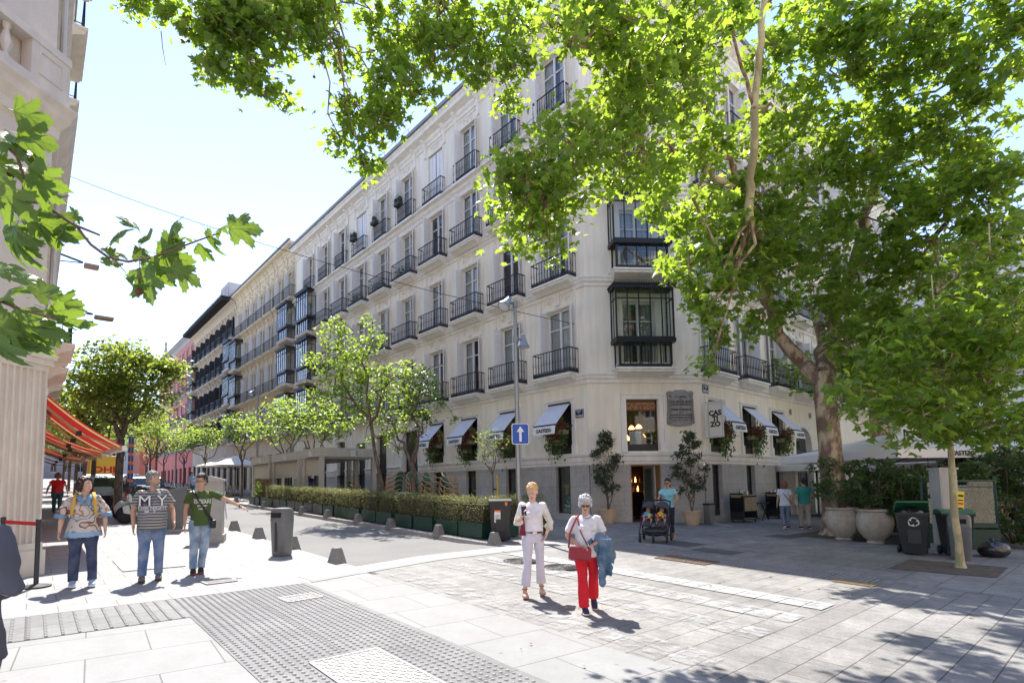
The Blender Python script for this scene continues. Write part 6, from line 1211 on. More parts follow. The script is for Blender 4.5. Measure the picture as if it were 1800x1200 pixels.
def wheelie(x, y, rz, label, m=WB, lidm=WB, openlid=False, logo=False, sticker=False, h=1.0, sc=1):
    t = thing('wheelie_bin', label, 'wheelie bin', (x, y, gz(x, y)), rz, 'black wheelie bins'); b = MB(); w0, w1, d0, d1 = .21, .28, .22, .33
    b.add([(-w0, -d0, .04), (w0, -d0, .04), (w0, d0, .04), (-w0, d0, .04), (-w1, -d1, h), (w1, -d1, h), (w1, d1, h), (-w1, d1, h), (-w1+.03, -d1+.03, h), (w1-.03, -d1+.03, h), (w1-.03, d1-.03, h), (-w1+.03, d1-.03, h), (-w1+.03, -d1+.03, h-.25), (w1-.03, -d1+.03, h-.25), (w1-.03, d1-.03, h-.25), (-w1+.03, d1-.03, h-.25)], [(3, 2, 1, 0), (0, 1, 5, 4), (1, 2, 6, 5), (2, 3, 7, 6), (3, 0, 4, 7), (4, 5, 9, 8), (5, 6, 10, 9), (6, 7, 11, 10), (7, 4, 8, 11), (8, 9, 13, 12), (9, 10, 14, 13), (10, 11, 15, 14), (11, 8, 12, 15), (12, 13, 14, 15)])
    for a, q in (((-w1-.02, w1+.02, -d1-.02, -d1), 0), ((-w1-.02, w1+.02, d1, d1+.05), 0), ((-w1-.02, -w1, -d1, d1), 0), ((w1, w1+.02, -d1, d1), 0)): b.box(*a, h-.05, h)
    b.box(-.12, .12, -.285, -.25, .28, .62); b.bar((-.2, d1+.08, h-.03), (.2, d1+.08, h-.03), .03, .03)
    for s_ in (-1, 1): b.bar((s_*.2, d1, h-.03), (s_*.2, d1+.08, h-.03), .03, .03)
    b.build('body', m, t)
    for s_ in (-1, 1): wh = MB(); wh.lathe([(.03, -.03), (.10, -.03), (.11, 0), (.10, .03), (.03, .03)], n=14); wh.v = [(s_*.25+c, a+.24, b_+.11) for a, b_, c in wh.v]; wh.build('wheel', BLACK, t)
    l = MB()
    prof = [(-d1-.03, 0), (-d1-.03, .04), (-.1, .085), (d1*.6, .085), (d1+.05, .04), (d1+.05, 0)]
    l.prism(prof, -w1-.02, w1+.02, 'x')
    if openlid:
        a = rad(20); l.v = [(x, (y-d1)*cos(a)+z*sin(a)+d1, -(y-d1)*sin(a)+z*cos(a)) for x, y, z in l.v]
        l.v = [(x, y, z) for x, y, z in l.v]
        bg_ = MB(); bg_.ell((0, -.02, h-.02), (.24, .27, .15), 14, 9); r5 = random.Random(4); bg_.v = [(x+r5.uniform(-.02, .02), y+r5.uniform(-.02, .02), z+r5.uniform(-.03, .03)) for x, y, z in bg_.v]; bg_.build('bin_bag', BAGM, t, smooth=True)
    l.build('lid', lidm, t, (0, 0, h+.002))
    def face(x, z, o): f = (z-.04)/(h-.04); return (x, -(d0+(d1-d0)*f)-o, z)
    if logo:
        g = MB()
        for k in range(3):
            a = rad(90+120*k); c = V((.0+.085*cos(a), .77+.085*sin(a))); tx = V((-sin(a), cos(a))); nx = V((cos(a), sin(a)))
            for (p, q, w_) in ((c-tx*.06+nx*-.01, c+tx*.02+nx*.02, .022), (c+tx*.02+nx*.02, c+tx*.06-nx*.025, .022)): d_ = (q-p).normalized(); n_ = V((-d_.y, d_.x))*w_/2; g.add([face(*(p-n_), .006), face(*(q-n_), .006), face(*(q+n_), .006), face(*(p+n_), .006)], [(0, 1, 2, 3)])
            e = c+tx*.065-nx*.03; g.add([face(*(e+nx*.035-tx*.01), .007), face(*(e-nx*.03-tx*.03), .007), face(*(e+tx*.035-nx*.02), .007)], [(0, 1, 2)])
        g.build('recycling_symbol', REC, t)
    if sticker: g = MB(); g.add([face(-.16, .5, .004), face(.0, .5, .004), face(.0, .78, .004), face(-.16, .78, .004)], [(0, 1, 2, 3)], 0); g.add([face(-.16, .77, .006), face(.0, .77, .006), face(.0, .82, .006), face(-.16, .82, .006)], [(0, 1, 2, 3)], 1); g.add([face(.12, h-.08, .03), face(.18, h-.08, .03), face(.18, h+.01, .03), face(.12, h+.01, .03)], [(0, 1, 2, 3)], 1); [g.add([face(-.14, .53+k*.03, .006), face(-.02, .53+k*.03, .006), face(-.02, .54+k*.03, .006), face(-.14, .54+k*.03, .006)], [(0, 1, 2, 3)], 2) for k in range(6)]; g.build('sticker', [WTX, ORG, TXT], t)
    t.scale = (sc,)*3; return t
wheelie(9.72, 10.85, rad(-38), 'black wheelie bin with an orange sticker at the end of the hedge', WB, WB, sticker=True, h=1.02)
wheelie(16.05, 3.42, rad(-72), 'dark wheelie bin with green lid propped open over a full bin bag', WBG, LIDG, True, True, h=.98); wheelie(16.6, 2.75, rad(-68), 'dark wheelie bin with closed green lid beside the grey litter bin', WBG, LIDG, False, True, h=.98)
def bag(x, y, label, m, r=(.3, .25, .2), seed=1, grp=None):
    rr = np.random.default_rng(seed); mb = MB(); mb.ell((0, 0, r[2]*.8), r, 20, 12); k = [rr.normal(size=3)*4 for _ in range(6)]
    mb.v = [tuple(V(p)*(1+.06*sum(sin(V(q).dot(V(p))*3+i) for i, q in enumerate(k))/2)) for p in mb.v]; mb.v = [(a, b, max(c, .0)) for a, b, c in mb.v]
    mb.tube([(0, 0, r[2]*1.55), (.02, 0, r[2]*1.8), (.05, .02, r[2]*2.0)], [.03, .02, .05], 7); tag(mb.build('rubbish_bag', m, None, (x, y, gz(x, y)), smooth=True), label, 'rubbish bag', grp)
bag(17.15, 2.2, 'shiny black rubbish bag lying between litter bin and glass screen', BAGM, (.36, .28, .2), 3); WBAG = mat('white_bag', (.62, .60, .52), .5, bs=14, ba=.8); bag(2.75, 23.5, 'large white rubbish bag at the foot of the round glossy tree', WBAG, (.42, .35, .36), 5); bag(3.15, 23.1, 'smaller white rubbish bag leaning on the large white one', WBAG, (.26, .24, .2), 6)
# stanchions with a red belt
def stanchion(x, y, label):
    z = gz(x, y); t = thing('barrier_post', label, 'barrier post', (x, y, z), 0, 'black posts with a red belt'); mb = MB(); mb.lathe([(0, 0), (.19, 0), (.19, .02), (.06, .045), (.032, .05), (.032, .92), (.036, .93), (.036, 1.0), (.0, 1.01)], n=20); mb.build('post', DKG, t, ang=40); return t
s1 = stanchion(.10, 10.45, 'front black barrier post with round base beside the flower blouse woman'); s2 = stanchion(-.32, 11.1, 'rear black barrier post against the fluted pilaster')
mb = MB(); a_, b_ = V((-.32, 11.1, gz(-.32, 11.1)+.93)), V((.10, 10.45, gz(.1, 10.45)+.93)); mb.bar(a_, b_, .008, .055); tag(mb.build('belt', mat('red_belt', (.60, .02, .02), .5)), 'red belt stretched between the two black barrier posts', 'belt')
# utility cabinet, big waste container
CABM = mat('stone_grey_cabinet', (.36, .35, .32), .6, ns=3, na=.08, dirt=.15)
def cabinet(x, y, rz, w, d, h, label, m=CABM, gable=True, base=.18, notice=None):
    t = thing('utility_cabinet', label, 'utility cabinet', (x, y, gz(x, y)), rz); b = MB(); b.box(-w/2-.05, w/2+.05, -d/2-.05, d/2+.05, -.05, base); b.build('plinth', KERB, t)
    b = MB(); b.box(-w/2, w/2, -d/2, d/2, base, h); frame_strip(b, -w/2+.03, w/2-.03, base+.05, h-.08, .015, .008, 4, -d/2); [b.box(-w*.3, w*.3, -d/2-.008, -d/2+.002, h-.35-k*.05, h-.33-k*.05) for k in range(4)]; b.box(w*.3, w*.34, -d/2-.02, -d/2, h*.5, h*.56); b.build('body', m, t)
    b = MB()
    if gable: b.prism([(-w/2-.05, h), (w/2+.05, h), (w/2+.05, h+.04), (0, h+.14), (-w/2-.05, h+.04)], -d/2-.05, d/2+.05)
    else: b.box(-w/2-.03, w/2+.03, -d/2-.03, d/2+.03, h, h+.05)
    b.build('roof', m, t)
    if notice: s = MB(); s.box(*notice[0], -d/2-.012, -d/2-.009, *notice[1]); s.build('notice', notice[2], t)
    return t
YNOT = mat('yellow_notice', (.75, .58, .03), .5)
cabinet(3.48, 14.75, rad(-20), .62, .45, 1.5, 'stone coloured utility cabinet with a gabled top behind the man in the green shirt', notice=((-.25, .0), (1.1, 1.28), YNOT))
t = cabinet(17.5, 3.05, rad(-40), .42, .32, 2.0, 'tall pale grey utility cabinet behind the bins', mat('pale_grey_cabinet', (.42, .41, .38), .55, ns=3, na=.08, dirt=.15), False)
s = MB(); s.box(-.085, .085, -.006, 0, -.42, .42, 0)
for z_, h_, c_ in ((.31, .05, 1), (.20, .03, 1), (.12, .05, 2), (.0, .04, 1), (-.1, .05, 2), (-.2, .1, 3), (-.33, .08, 3)): s.box(-.065, .065, -.010, -.006, z_-h_/2, z_+h_/2, c_)
nt_ = link('poster', s.mesh('poster', [YNOT, TXT, mat('poster_red', (.6, .05, .03), .6), mat('poster_blue', (.05, .15, .5), .6)]), t, (.20, -.19, 1.05), 0); nt_.rotation_euler = (0, rad(6), 0)
t = thing('waste_container', 'large dark grey street waste container with a slanted top behind the two men', 'waste container', (3.2, 18.1, gz(3.2, 18.1)), rad(-12)); t.scale = (.82, .82, .95); b = MB()
b.prism([(-.4, .05), (.4, .05), (.5, 1.30), (-.36, 1.02), (-.5, .97)], -.45, .45, 'y'); b.build('body', mat('container_grey', (.12, .13, .135), .45, ns=3, na=.1, dirt=.2), t); b = MB(); b.prism([(-.52, .98), (.52, 1.31), (.5, 1.37), (-.2, 1.26), (-.5, 1.05)], -.47, .47, 'y'); b.build('lid', LB_, t); b = MB(); b.box(-.6, .6, -.5, .5, -.02, .06); b.build('base', KERB, t)
# grey terrace pavilions
PAV = mat('pavilion_grey', (.46, .44, .38), .55, ns=3, na=.06, dirt=.1); BLIND = mat('beige_blind', (.48, .43, .35), .8, ns=3, na=.06); LOGO = mat('tile_logo', (.60, .62, .60), .5); LOGB = mat('tile_logo_blue', (.20, .32, .38), .5)
def pavilion(x0, x1, y0, y1, top, label, blind=True):
    t = thing('terrace_pavilion', label, 'pavilion', (x0, y0, gz(x0, y0)), 0, 'grey framed terrace pavilions'); z0 = 0; w, l = x1-x0, y1-y0; h = top-gz(x0, y0); f = MB(); p = .2
    for a, b in ((0, 0), (w-p, 0), (0, l-p), (w-p, l-p)): f = MB(); f.box(a, a+p, b, b+p, -.05, h-.42); f.box(a-.01, a+p+.01, b-.01, b+p+.01, 0, .12); f.build('post', PAV, t)
    r = MB(); r.box(-.04, w+.04, -.04, l+.04, h-.42, h); r.box(.25, w-.25, .25, l-.25, h-.5, h-.42); r.build('roof', PAV, t)
    g = MB()
    if blind: g.box(.08, .11, p, l-p, h-1.25, h-.42, 0); g.box(.05, .13, p, l-p, h-1.3, h-1.25, 1); g.bar((.02, p+.1, h-.5), (.02, l-p-.1, h-.5), .05, .07, 2)
    g.box(.09, .11, p, l-p, .75, .8, 1) 
    g.build('blind', [BLIND, PAV, ZINC], t)
    lg = MB()
    for q, c in ((0, 0), (1, 0), (2, 1), (3, 0), (4, 0), (5, 0)):
        i, j = q % 3, q//3; lg.box(w*.52+i*.13, w*.52+i*.13+.115, -.05, -.04, h-.36+j*.13, h-.25+j*.13, 1 if (i == 2 or c) else 0); lg.box(-.05, -.04, l*.42+i*.13, l*.42+i*.13+.115, h-.36+j*.13, h-.25+j*.13, 0) if not (j == 1 and i < 1) else None
    lg.build('tile_emblem', [LOGO, LOGB], t); return t
pavilion(10.3, 13.2, 23.85, 25.95, 3.45, 'nearest and open grey terrace pavilion with a tiled emblem'); pavilion(10.3, 13.2, 26.5, 30.3, 3.42, 'middle grey terrace pavilion with a lowered beige blind'); pavilion(10.3, 13.2, 30.8, 33.9, 3.42, 'farthest and smallest looking grey terrace pavilion')
# stacked bistro chairs and tables
CG = mat('dark_green_weave', (.03, .15, .11), .5, ns=40, na=.3); BAM = mat('bamboo_frame', (.52, .32, .14), .5, ns=12, na=.35); ALU = mat('aluminium', (.55, .55, .55), .3, .8)
def chair_meshes():
    s = MB(); s.lathe([(0, .02), (.2, .02), (.21, .0), (.2, -.02), (0, -.02)], (0, 0, .45), 14)
    bk = MB(); bk.grid(8, 5, lambda u, v: (.21*sin((u-.5)*2.3)*(1-.1*v), .16+.06*cos((u-.5)*2.3)+.08*v, .50+.36*v*(1-.35*(abs(u-.5)*2)**2.5))); bk.grid(8, 5, lambda u, v: (.21*sin((u-.5)*2.3)*(1-.1*v), .175+.06*cos((u-.5)*2.3)+.08*v, .50+.36*v*(1-.35*(abs(u-.5)*2)**2.5)))
    f = MB(); legs = []
    f.tube([(-.26, -.14, .66), (-.27, .02, .68), (-.23, .20, .76), (-.12, .29, .87), (0, .32, .90), (.12, .29, .87), (.23, .20, .76), (.27, .02, .68), (.26, -.14, .66)], .018, 6); f.tube([(.2*cos(a*pi/8), .2*sin(a*pi/8), .43) for a in range(16)], .014, 5, close=True)
    for a in (-1, 1): f.tube([(a*.26, -.14, .66), (a*.25, -.17, .60), (a*.2, -.15, .45)], .015, 5); f.tube([(a*.16, -.15, .2), (a*.16, .16, .22)], .01, 4)
    f.tube([(-.16, -.15, .2), (.16, -.15, .2)], .01, 4)
    for a, b in ((-1, -1), (1, -1), (-1, 1), (1, 1)): m = MB(); m.tube([(a*.17, b*.15, .44), (a*.19, b*.18, .2), (a*.21, b*.20, 0)], .014, 6); legs.append(m.mesh('leg', BAM, True))
    return s.mesh('seat', CG, True), bk.mesh('backrest', CG, True), f.mesh('armrest_frame', BAM, True), legs
SE, BKR, FRM, LEGS = chair_meshes()
ch0 = thing('bistro_chair', '-', 'chair', (0, 0, 0), 0, 'stacked green terrace chairs'); ch0.scale = (1.12, 1.12, 1.05); link('seat', SE, ch0); link('backrest', BKR, ch0); link('armrest_frame', FRM, ch0); [link('leg', l, ch0) for l in LEGS]
stks = [(11.4, 19.2, 6, .3, 'leftmost stack'), (11.6, 18.0, 6, 2.8, 'second stack from left'), (11.4, 16.5, 6, -2.9, 'third stack from left'), (11.4, 15.3, 6, -2.7, 'rightmost stack')]; nm_ = ['bottom chair', 'second chair up', 'third chair up', 'fourth chair up', 'fifth chair up', 'top chair']; first = True
for x, y, n, a, l in stks:
    for k in range(n):
        loc = (x+.012*k, y, gz(x, y)+.185*k); lab = f'{nm_[k]} of the {l} of green chairs behind the hedge'
        if first: ch0.location = loc; ch0.rotation_euler = (0, 0, a+pi); ch0['label'] = lab; first = False
        else: dup(ch0, loc, a+pi, lab)
for k in range(4): dup(ch0, (12.4, 24.6, gz(12.4, 24.6)+.155*k), .6, f'{nm_[k]} of the dark stack inside the nearest pavilion', 'stacked chairs inside the pavilion')
for x, y, l in ((11.0, 17.7, 'round metal terrace table left of the two between the chair stacks'), (11.0, 17.1, 'round metal terrace table right of the two between the chair stacks')):
    t = thing('terrace_table', l, 'table', (x, y, gz(x, y)), 0, 'metal terrace tables'); a = MB(); a.lathe([(0, .0), (.33, .0), (.34, .015), (.33, .03), (0, .03)], (0, 0, 1.02), 24); a.build('table_top', ALU, t); a = MB(); a.tube([(0, 0, .02), (0, 0, 1.02)], .03, 8); [a.bar((0, 0, .05), (.28*cos(q), .28*sin(q), .0), .04, .03) for q in (0, pi/2, pi, 3*pi/2)]; [a.bar((0, 0, .95), (.2*cos(q), .2*sin(q), 1.01), .03, .02) for q in (0, pi/2, pi, 3*pi/2)]; a.build('pedestal', ALU, t)
# parasols
PCAN = mat('offwhite_canvas', (.80, .78, .73), .85, ns=2, na=.05); RAT = mat('rattan_shade', (.20, .13, .07), .85, ns=30, na=.4); DWD = mat('dark_pole_wood', (.07, .035, .025), .6)
def parasol(x, y, w, zt, ze, label, rz=0, text=None, val=.26, n=3, grp='large square terrace parasols', pan=1, lamps=(), m=PCAN):
    z = gz(x, y); t = thing('parasol', label, 'parasol', (x, y, z), rz, grp); c = MB(); h = w/2; zt -= z; ze -= z; N_ = 6
    C4 = [(-h, -h), (h, -h), (h, h), (-h, h)]
    for k in range(4):
        a, b = V(C4[k]), V(C4[(k+1) % 4]); mid = (a+b)/2
        for (p, q) in ((a, mid), (mid, b)): c.grid(1, 6, lambda s, v: (lambda e: (e.x*v, e.y*v, zt+(ze-zt)*v+.0-.05*sin(pi*v)))(p.lerp(q, s)))
        c.grid(12, 1, lambda s, v: (lambda e: (e.x*(1+.004*v), e.y*(1+.004*v), ze-val*v+.012*sin(s*38)*v))(a.lerp(b, s)))
    c.build('canopy', m, t); f = MB(); f.tube([(0, 0, 0), (0, 0, zt+.05)], .045, 8); f.lathe([(.0, 0), (.35, 0), (.35, .06), (.06, .12)], n=16)
    for a in C4: f.bar((0, 0, zt-.08), (a[0]*.98, a[1]*.98, ze-.02), .03, .04); f.bar((0, 0, ze-.35), (a[0]*.5, a[1]*.5, (zt+ze)/2-.08), .025, .03)
    f.build('pole', DWD, t)
    if text:
        for k in (0, 1, 2, 3):
            s = MB(); put_text(s, text, .2, lambda x_, y_, o: (x_, -h*1.004-.02-o, ze-val*.72+y_), 0, .025, 1.1); ob = s.build('lettering', TXT, t, rz=k*pi/2)
    for (a, b) in lamps: l = MB(); l.lathe([(.03, .26), (.34, 0), (.33, -.01), (.02, .22)], (a, b, ze-.72), 18); l.bar((a, b, ze-.5), (a, b, ze-.0), .012, .012); l.build('rattan_lamp', RAT, t)
    return t
parasol(22.6, 5.3, 4.6, 3.15, 2.48, 'large off white terrace parasol lettered on its valance, left of the young tree', rad(-28), 'CASTIZO', lamps=((-1.2, -.8), (.1, -1.2), (1.3, -.6)))
parasol(24.3, 1.6, 4.0, 3.0, 2.38, 'off white terrace parasol at the right edge behind the glass screen', rad(-20), 'CASTIZO', lamps=((-1.0, -.6), (.6, -1)))
parasol(27.3, 4.4, 4.4, 2.9, 2.2, 'rear off white parasol showing lower behind the front one', rad(-28), None, lamps=((-1, 0), (1, -1))); parasol(28.5, 9.5, 0.01+3.6, 2.9, 2.3, 'rear off white parasol partly hidden by the big trunk', rad(-28), None)
parasol(11.9, 43.2, 3.3, 4.1, 3.35, 'pale street parasol nearer of the two up the street', .1, None, .12, grp='pale parasols up the street'); parasol(12.4, 48, 3.5, 4.25, 3.5, 'pale street parasol farther of the two up the street', .1, None, .12, grp='pale parasols up the street')
# glass screen box
GG = mat('dark_green_steel', (.012, .045, .035), .4, .2); 
def screenbox():
    c = V((18.9, 2.3, gz(18.9, 2.3))); t = thing('glass_screen', 'dark green framed glass wind screen enclosing the terrace corner', 'glass screen', c); f = MB(); g = MB(); P = [V((0, 0, 0)), V((-1.1, 1.25, .03)), V((1.9, .35, -.02))]
    for q, hh in ((P[1], 1.75), (P[2], 1.85)):
        f.bar((0, 0, .26), (q.x, q.y, .28), .08, .52); f.bar((0, 0, .62), (q.x, q.y, .62), .05, .12); f.bar((0, 0, hh), (q.x, q.y, hh), .05, .05); f.bar((0, 0, hh-.16), (q.x, q.y, hh-.16), .03, .03); f.bar((q.x, q.y, 0), (q.x, q.y, hh), .05, .05); m = q*.5; 
        g.quad((0, 0, .6), (q.x, q.y, .6), (q.x, q.y, hh), (0, 0, hh))
    f.bar((0, 0, 0), (0, 0, 1.85), .05, .05); f.bar((.95, .17, .6), (.95, .17, 1.8), .05, .04); f.build('frame', GG, t); g.build('pane', GLASS, t); return t
screenbox()
mb = MB(); mb.box(-2.0, 2.0, -.02, .02, .35, .40); mb.box(-2, 2, -.02, .02, 1.12, 1.17); [mb.box(-2+k*.8-.02, -2+k*.8+.02, -.02, .02, 0, 1.17) for k in range(6)]; o = thing('terrace_barrier', 'low dark green terrace barrier behind the urns', 'barrier', (20.4, 4.0, gz(20.4, 4.0)), rad(-62)); mb.build('rails', GG, o); g = MB(); g.quad((-2, 0, .4), (2, 0, .4), (2, 0, 1.12), (-2, 0, 1.12)); g.build('pane', GLASS, o)
BRK = mat('brick_planter', (.36, .12, .05), .85, ns=8, na=.3); t = thing('brick_planter', 'low orange brick planter at the right edge', 'planter', (22.6, 1.6, gz(22.6, 1.6)), .2); b = MB(); b.box(-1, 1, -.3, .3, 0, .8); b.box(-.9, .9, -.2, .2, .78, .82); b.build('wall', BRK, t); b = MB(); b.box(-1.04, 1.04, -.34, .34, .8, .9); b.build('coping', BRK, t)
# service carts along the right facade
OAK = mat('oak_panel', (.42, .29, .16), .6, ns=5, na=.2); CRBL = mat('cart_black', (.018, .017, .017), .5); STEEL = mat('steel_pots', (.5, .5, .5), .25, .9)
def cart(x, y, label, seed, pots=True):
    t = thing('service_cart', label, 'service cart', (x, y, gz(x, y)), rad(-6), 'black service carts with oak doors'); b = MB(); b.box(-.48, .48, -.28, .28, .42, 1.05, 0); b.box(-.48, -.44, -.28, .28, .1, 1.15); b.box(-.44, .48, -.28, .28, .1, .14, 0); b.box(.44, .48, -.28, .28, .1, .42); b.build('body', CRBL, t)
    d = MB(); d.box(-.40, .02, -.30, -.282, .46, .98); d.box(.05, .44, -.30, -.282, .46, .98); d.build('door', OAK, t); d = MB(); d.box(-.5, .5, -.3, .3, 1.05, 1.08); d.box(-.497, -.485, -.2, .2, .98, 1.04); d.build('worktop', OAK, t)
    s = MB(); s.box(-.43, .43, -.26, .26, .141, .16); s.build('shelf', OAK, t)
    for a, c in ((-.42, -.22), (.42, -.22), (-.42, .22), (.42, .22)): w = MB(); w.lathe([(.015, -.015), (.05, -.015), (.05, .015), (.015, .015)], n=12); w.v = [(a+p, c+r, .05+q) for p, q, r in w.v]; w.build('castor', BLACK, t)
    rr = random.Random(seed)
    for k in range(7 if pots else 3):
        q = thing('pot', ['steel pot', 'jug', 'steel pan', 'tall bottle', 'small steel cup', 'tray of cutlery', 'bucket'][k % 7]+f' on top of the {label.split(" with")[0]}', 'pot', V(t.location)+V((-.38+k*.125, rr.uniform(-.15, .15), 1.082)), 0, 'pots on the service carts'); m = MB(); r_ = rr.uniform(.04, .075); hh = rr.uniform(.1, .22); m.lathe([(0, 0), (r_, 0), (r_, hh), (r_*1.08, hh+.005), (r_*.9, hh), (r_*.5 if k % 2 else r_*.9, hh+.03 if k % 2 else hh-.02), (0, hh+.03 if k % 2 else hh-.02)], n=14); m.tube([(r_, 0, hh*.4), (r_+.04, 0, hh*.5), (r_+.04, 0, hh*.8), (r_, 0, hh*.85)], .007, 5)
        b_ = m.build('vessel', STEEL, q)
    return t
cart(22.0, 10.0, 'nearer black service cart with oak doors against the right facade', 1); cart(25.4, 10.05, 'farther black service cart with oak doors beside the walking couple', 2, False)
t = thing('folding_table', 'small black folding table between the two service carts', 'table', (23.7, 10.1, gz(23.7, 10.1)), 0); b = MB(); b.box(-.35, .35, -.25, .25, .7, .73); b.build('table_top', CRBL, t)
for a, c, d_ in ((-.3, .3, -.2), (.3, -.3, -.2), (-.3, .3, .2), (.3, -.3, .2)): l = MB(); l.bar((a, d_, .7), (c, d_, 0), .03, .03); l.build('leg', CRBL, t)
t = thing('metal_bin', 'narrow grey metal ash bin beside the right magnolia pot', 'bin', (19.75, 10.25, gz(19.75, 10.25)), 0); b = MB(); b.box(-.2, .2, -.12, .12, .03, .72); b.box(-.17, .17, -.13, -.12, .08, .6); b.build('body', mat('brushed_zinc', (.25, .25, .25), .4, .6, ns=3, na=.2), t); b = MB(); b.box(-.22, .22, -.14, .14, .72, .78); b.build('lid', BLACK, t)
# ------------------------------------------------------------------ vehicles up the street
def wheel_mb(r, w=.18): m = MB(); m.lathe([(r*.55, -w/2), (r*.95, -w/2), (r, -w*.3), (r, w*.3), (r*.95, w/2), (r*.55, w/2)], n=20); m.lathe([(0, -w*.3), (r*.55, -w*.45), (r*.55, w*.45), (0, w*.3)], n=20, mi=1); m.v = [(c, a, b) for a, b, c in m.v]; return m
RUB = mat('tyre_rubber', (.02, .02, .02), .8); RIM = mat('alloy_rim', (.4, .4, .42), .35, .8); CGL = mat('car_glass', (.03, .04, .05), .05, spec=.9); REDL = mat('red_tail_lamp', (.5, .01, .01), .2); CHR = mat('chrome_part', (.6, .6, .6), .15, .9)
def car(x, y, rz, paint, label, L_=3.9, W_=1.72, H_=1.48, kind='hatch'):
    t = thing('parked_car', label, 'car', (x, y, gz(x, y)), rz, 'cars parked along the left lane'); h = H_; l = L_/2
    prof = [(-l, .35), (-l-.02, .62), (-l+.06, .86), (-l+.22, h*.93), (-l+.5, h), (.15, h), (.55, h*.97), (1.15, .95), (l-.15, .82), (l, .62), (l, .32), (l-.3, .22), (-l+.3, .22)]
    b = MB(); N_ = len(prof); wz = lambda z: W_/2*(1 if z < .9 else 1-.18*(z-.9)/(h-.9))
    vs = [(-wz(z), yy, z) for yy, z in prof]+[(wz(z), yy, z) for yy, z in prof]; b.add(vs, [tuple(range(N_)), tuple(range(2*N_-1, N_-1, -1))]+[(i, N_+i, N_+(i+1) % N_, (i+1) % N_) for i in range(N_)]); o = b.build('body', paint, t); bevel(o, .05, 3)
    g = MB(); g.quad((-W_*.36, -l+.075, .93), (W_*.36, -l+.075, .93), (W_*.33, -l+.20, h*.91), (-W_*.33, -l+.20, h*.91)); 
    for s_ in (-1, 1):
        xx = lambda z: s_*(wz(z)+.004); g.quad((xx(.95), -l+.45, .95), (xx(.95), .95, .95), (xx(h-.1), .35, h-.12), (xx(h-.1), -l+.6, h-.12))
    g.quad((-W_*.4, 1.12, .99), (W_*.4, 1.12, .99), (W_*.34, .6, h*.955), (-W_*.34, .6, h*.955)); g.v = [(a, b_+(-.012 if b_ < -l+.3 and abs(a) < W_*.37 else (.02 if b_ > .5 and abs(a) < W_*.41 else 0)), c+(.01 if b_ > .5 else 0)) for a, b_, c in g.v]; g.build('window', CGL, t)
    for s_ in (-1, 1):
        r = MB(); r.box(s_*W_*.42-.11, s_*W_*.42+.11, -l-.04, -l+.05, .68, .92); r.build('tail_light', REDL, t)
        m = MB(); m.ell((s_*(W_/2+.1), .75, 1.0), (.1, .05, .07), 8, 6); m.build('mirror', paint, t)
        for yy in (-l+.72, l-.75): w = link('wheel', WH, t, (s_*(W_/2-.1), yy, .31))
    p = MB(); p.box(-.26, .26, -l-.045, -l-.03, .5, .61); p.build('number_plate', SWH, t); p = MB(); p.box(-W_*.46, W_*.46, -l-.06, -l+.02, .25, .48); p.build('bumper', DKG, t); return t
WH = wheel_mb(.31).mesh('wheel', [RUB, RIM], True)
car(2.85, 33.5, .03, mat('silver_paint', (.42, .43, .44), .25, .4, coat=.5), 'silver hatchback with red tail lights behind the flower blouse woman', 3.7); car(4.0, 30.2, .05, mat('dark_paint', (.03, .03, .035), .25, .2, coat=.6), 'small dark city car between the trees and the scooters', 2.8, 1.6, 1.5)
car(3.2, 43, .03, mat('white_paint', (.65, .65, .65), .3, coat=.5), 'white car parked farther up the left lane', 4.0); car(5.9, 52, 0, mat('blue_paint', (.04, .07, .2), .3, coat=.5), 'dark blue car far up the street', 4.0)
YV = mat('van_yellow', (.80, .48, .02), .4, coat=.3); t = thing('delivery_van', 'yellow delivery van with red lettering on its rear box, behind the street trees', 'van', (4.1, 50, gz(4.1, 50)), .02)
b = MB(); b.box(-1.05, 1.05, -2.6, 1.6, .45, 2.75); o = b.build('cargo_box', YV, t); bevel(o, .06, 2); b = MB(); b.prism([(1.6, .4), (3.0, .4), (3.05, 1.1), (2.5, 1.3), (2.0, 2.2), (1.6, 2.3)], -.98, .98, 'x'); o = b.build('cab', YV, t); bevel(o, .05, 2)
b = MB(); put_text(b, 'DHL', .62, lambda x, y, o: (x, -2.61-o, 1.55+y), 0, .04, 1.25); b.box(-.85, .85, -2.615, -2.605, 1.38, 1.44); b.build('lettering', mat('van_red', (.62, .01, .02), .5), t)
for s_ in (-1, 1): b = MB(); b.box(s_*.9-.07, s_*.9+.07, -2.65, -2.58, .6, .95); b.build('tail_light', REDL, t); [link('wheel', WH, t, (s_*.9, yy, .33)) for yy in (-1.6, 2.2)]
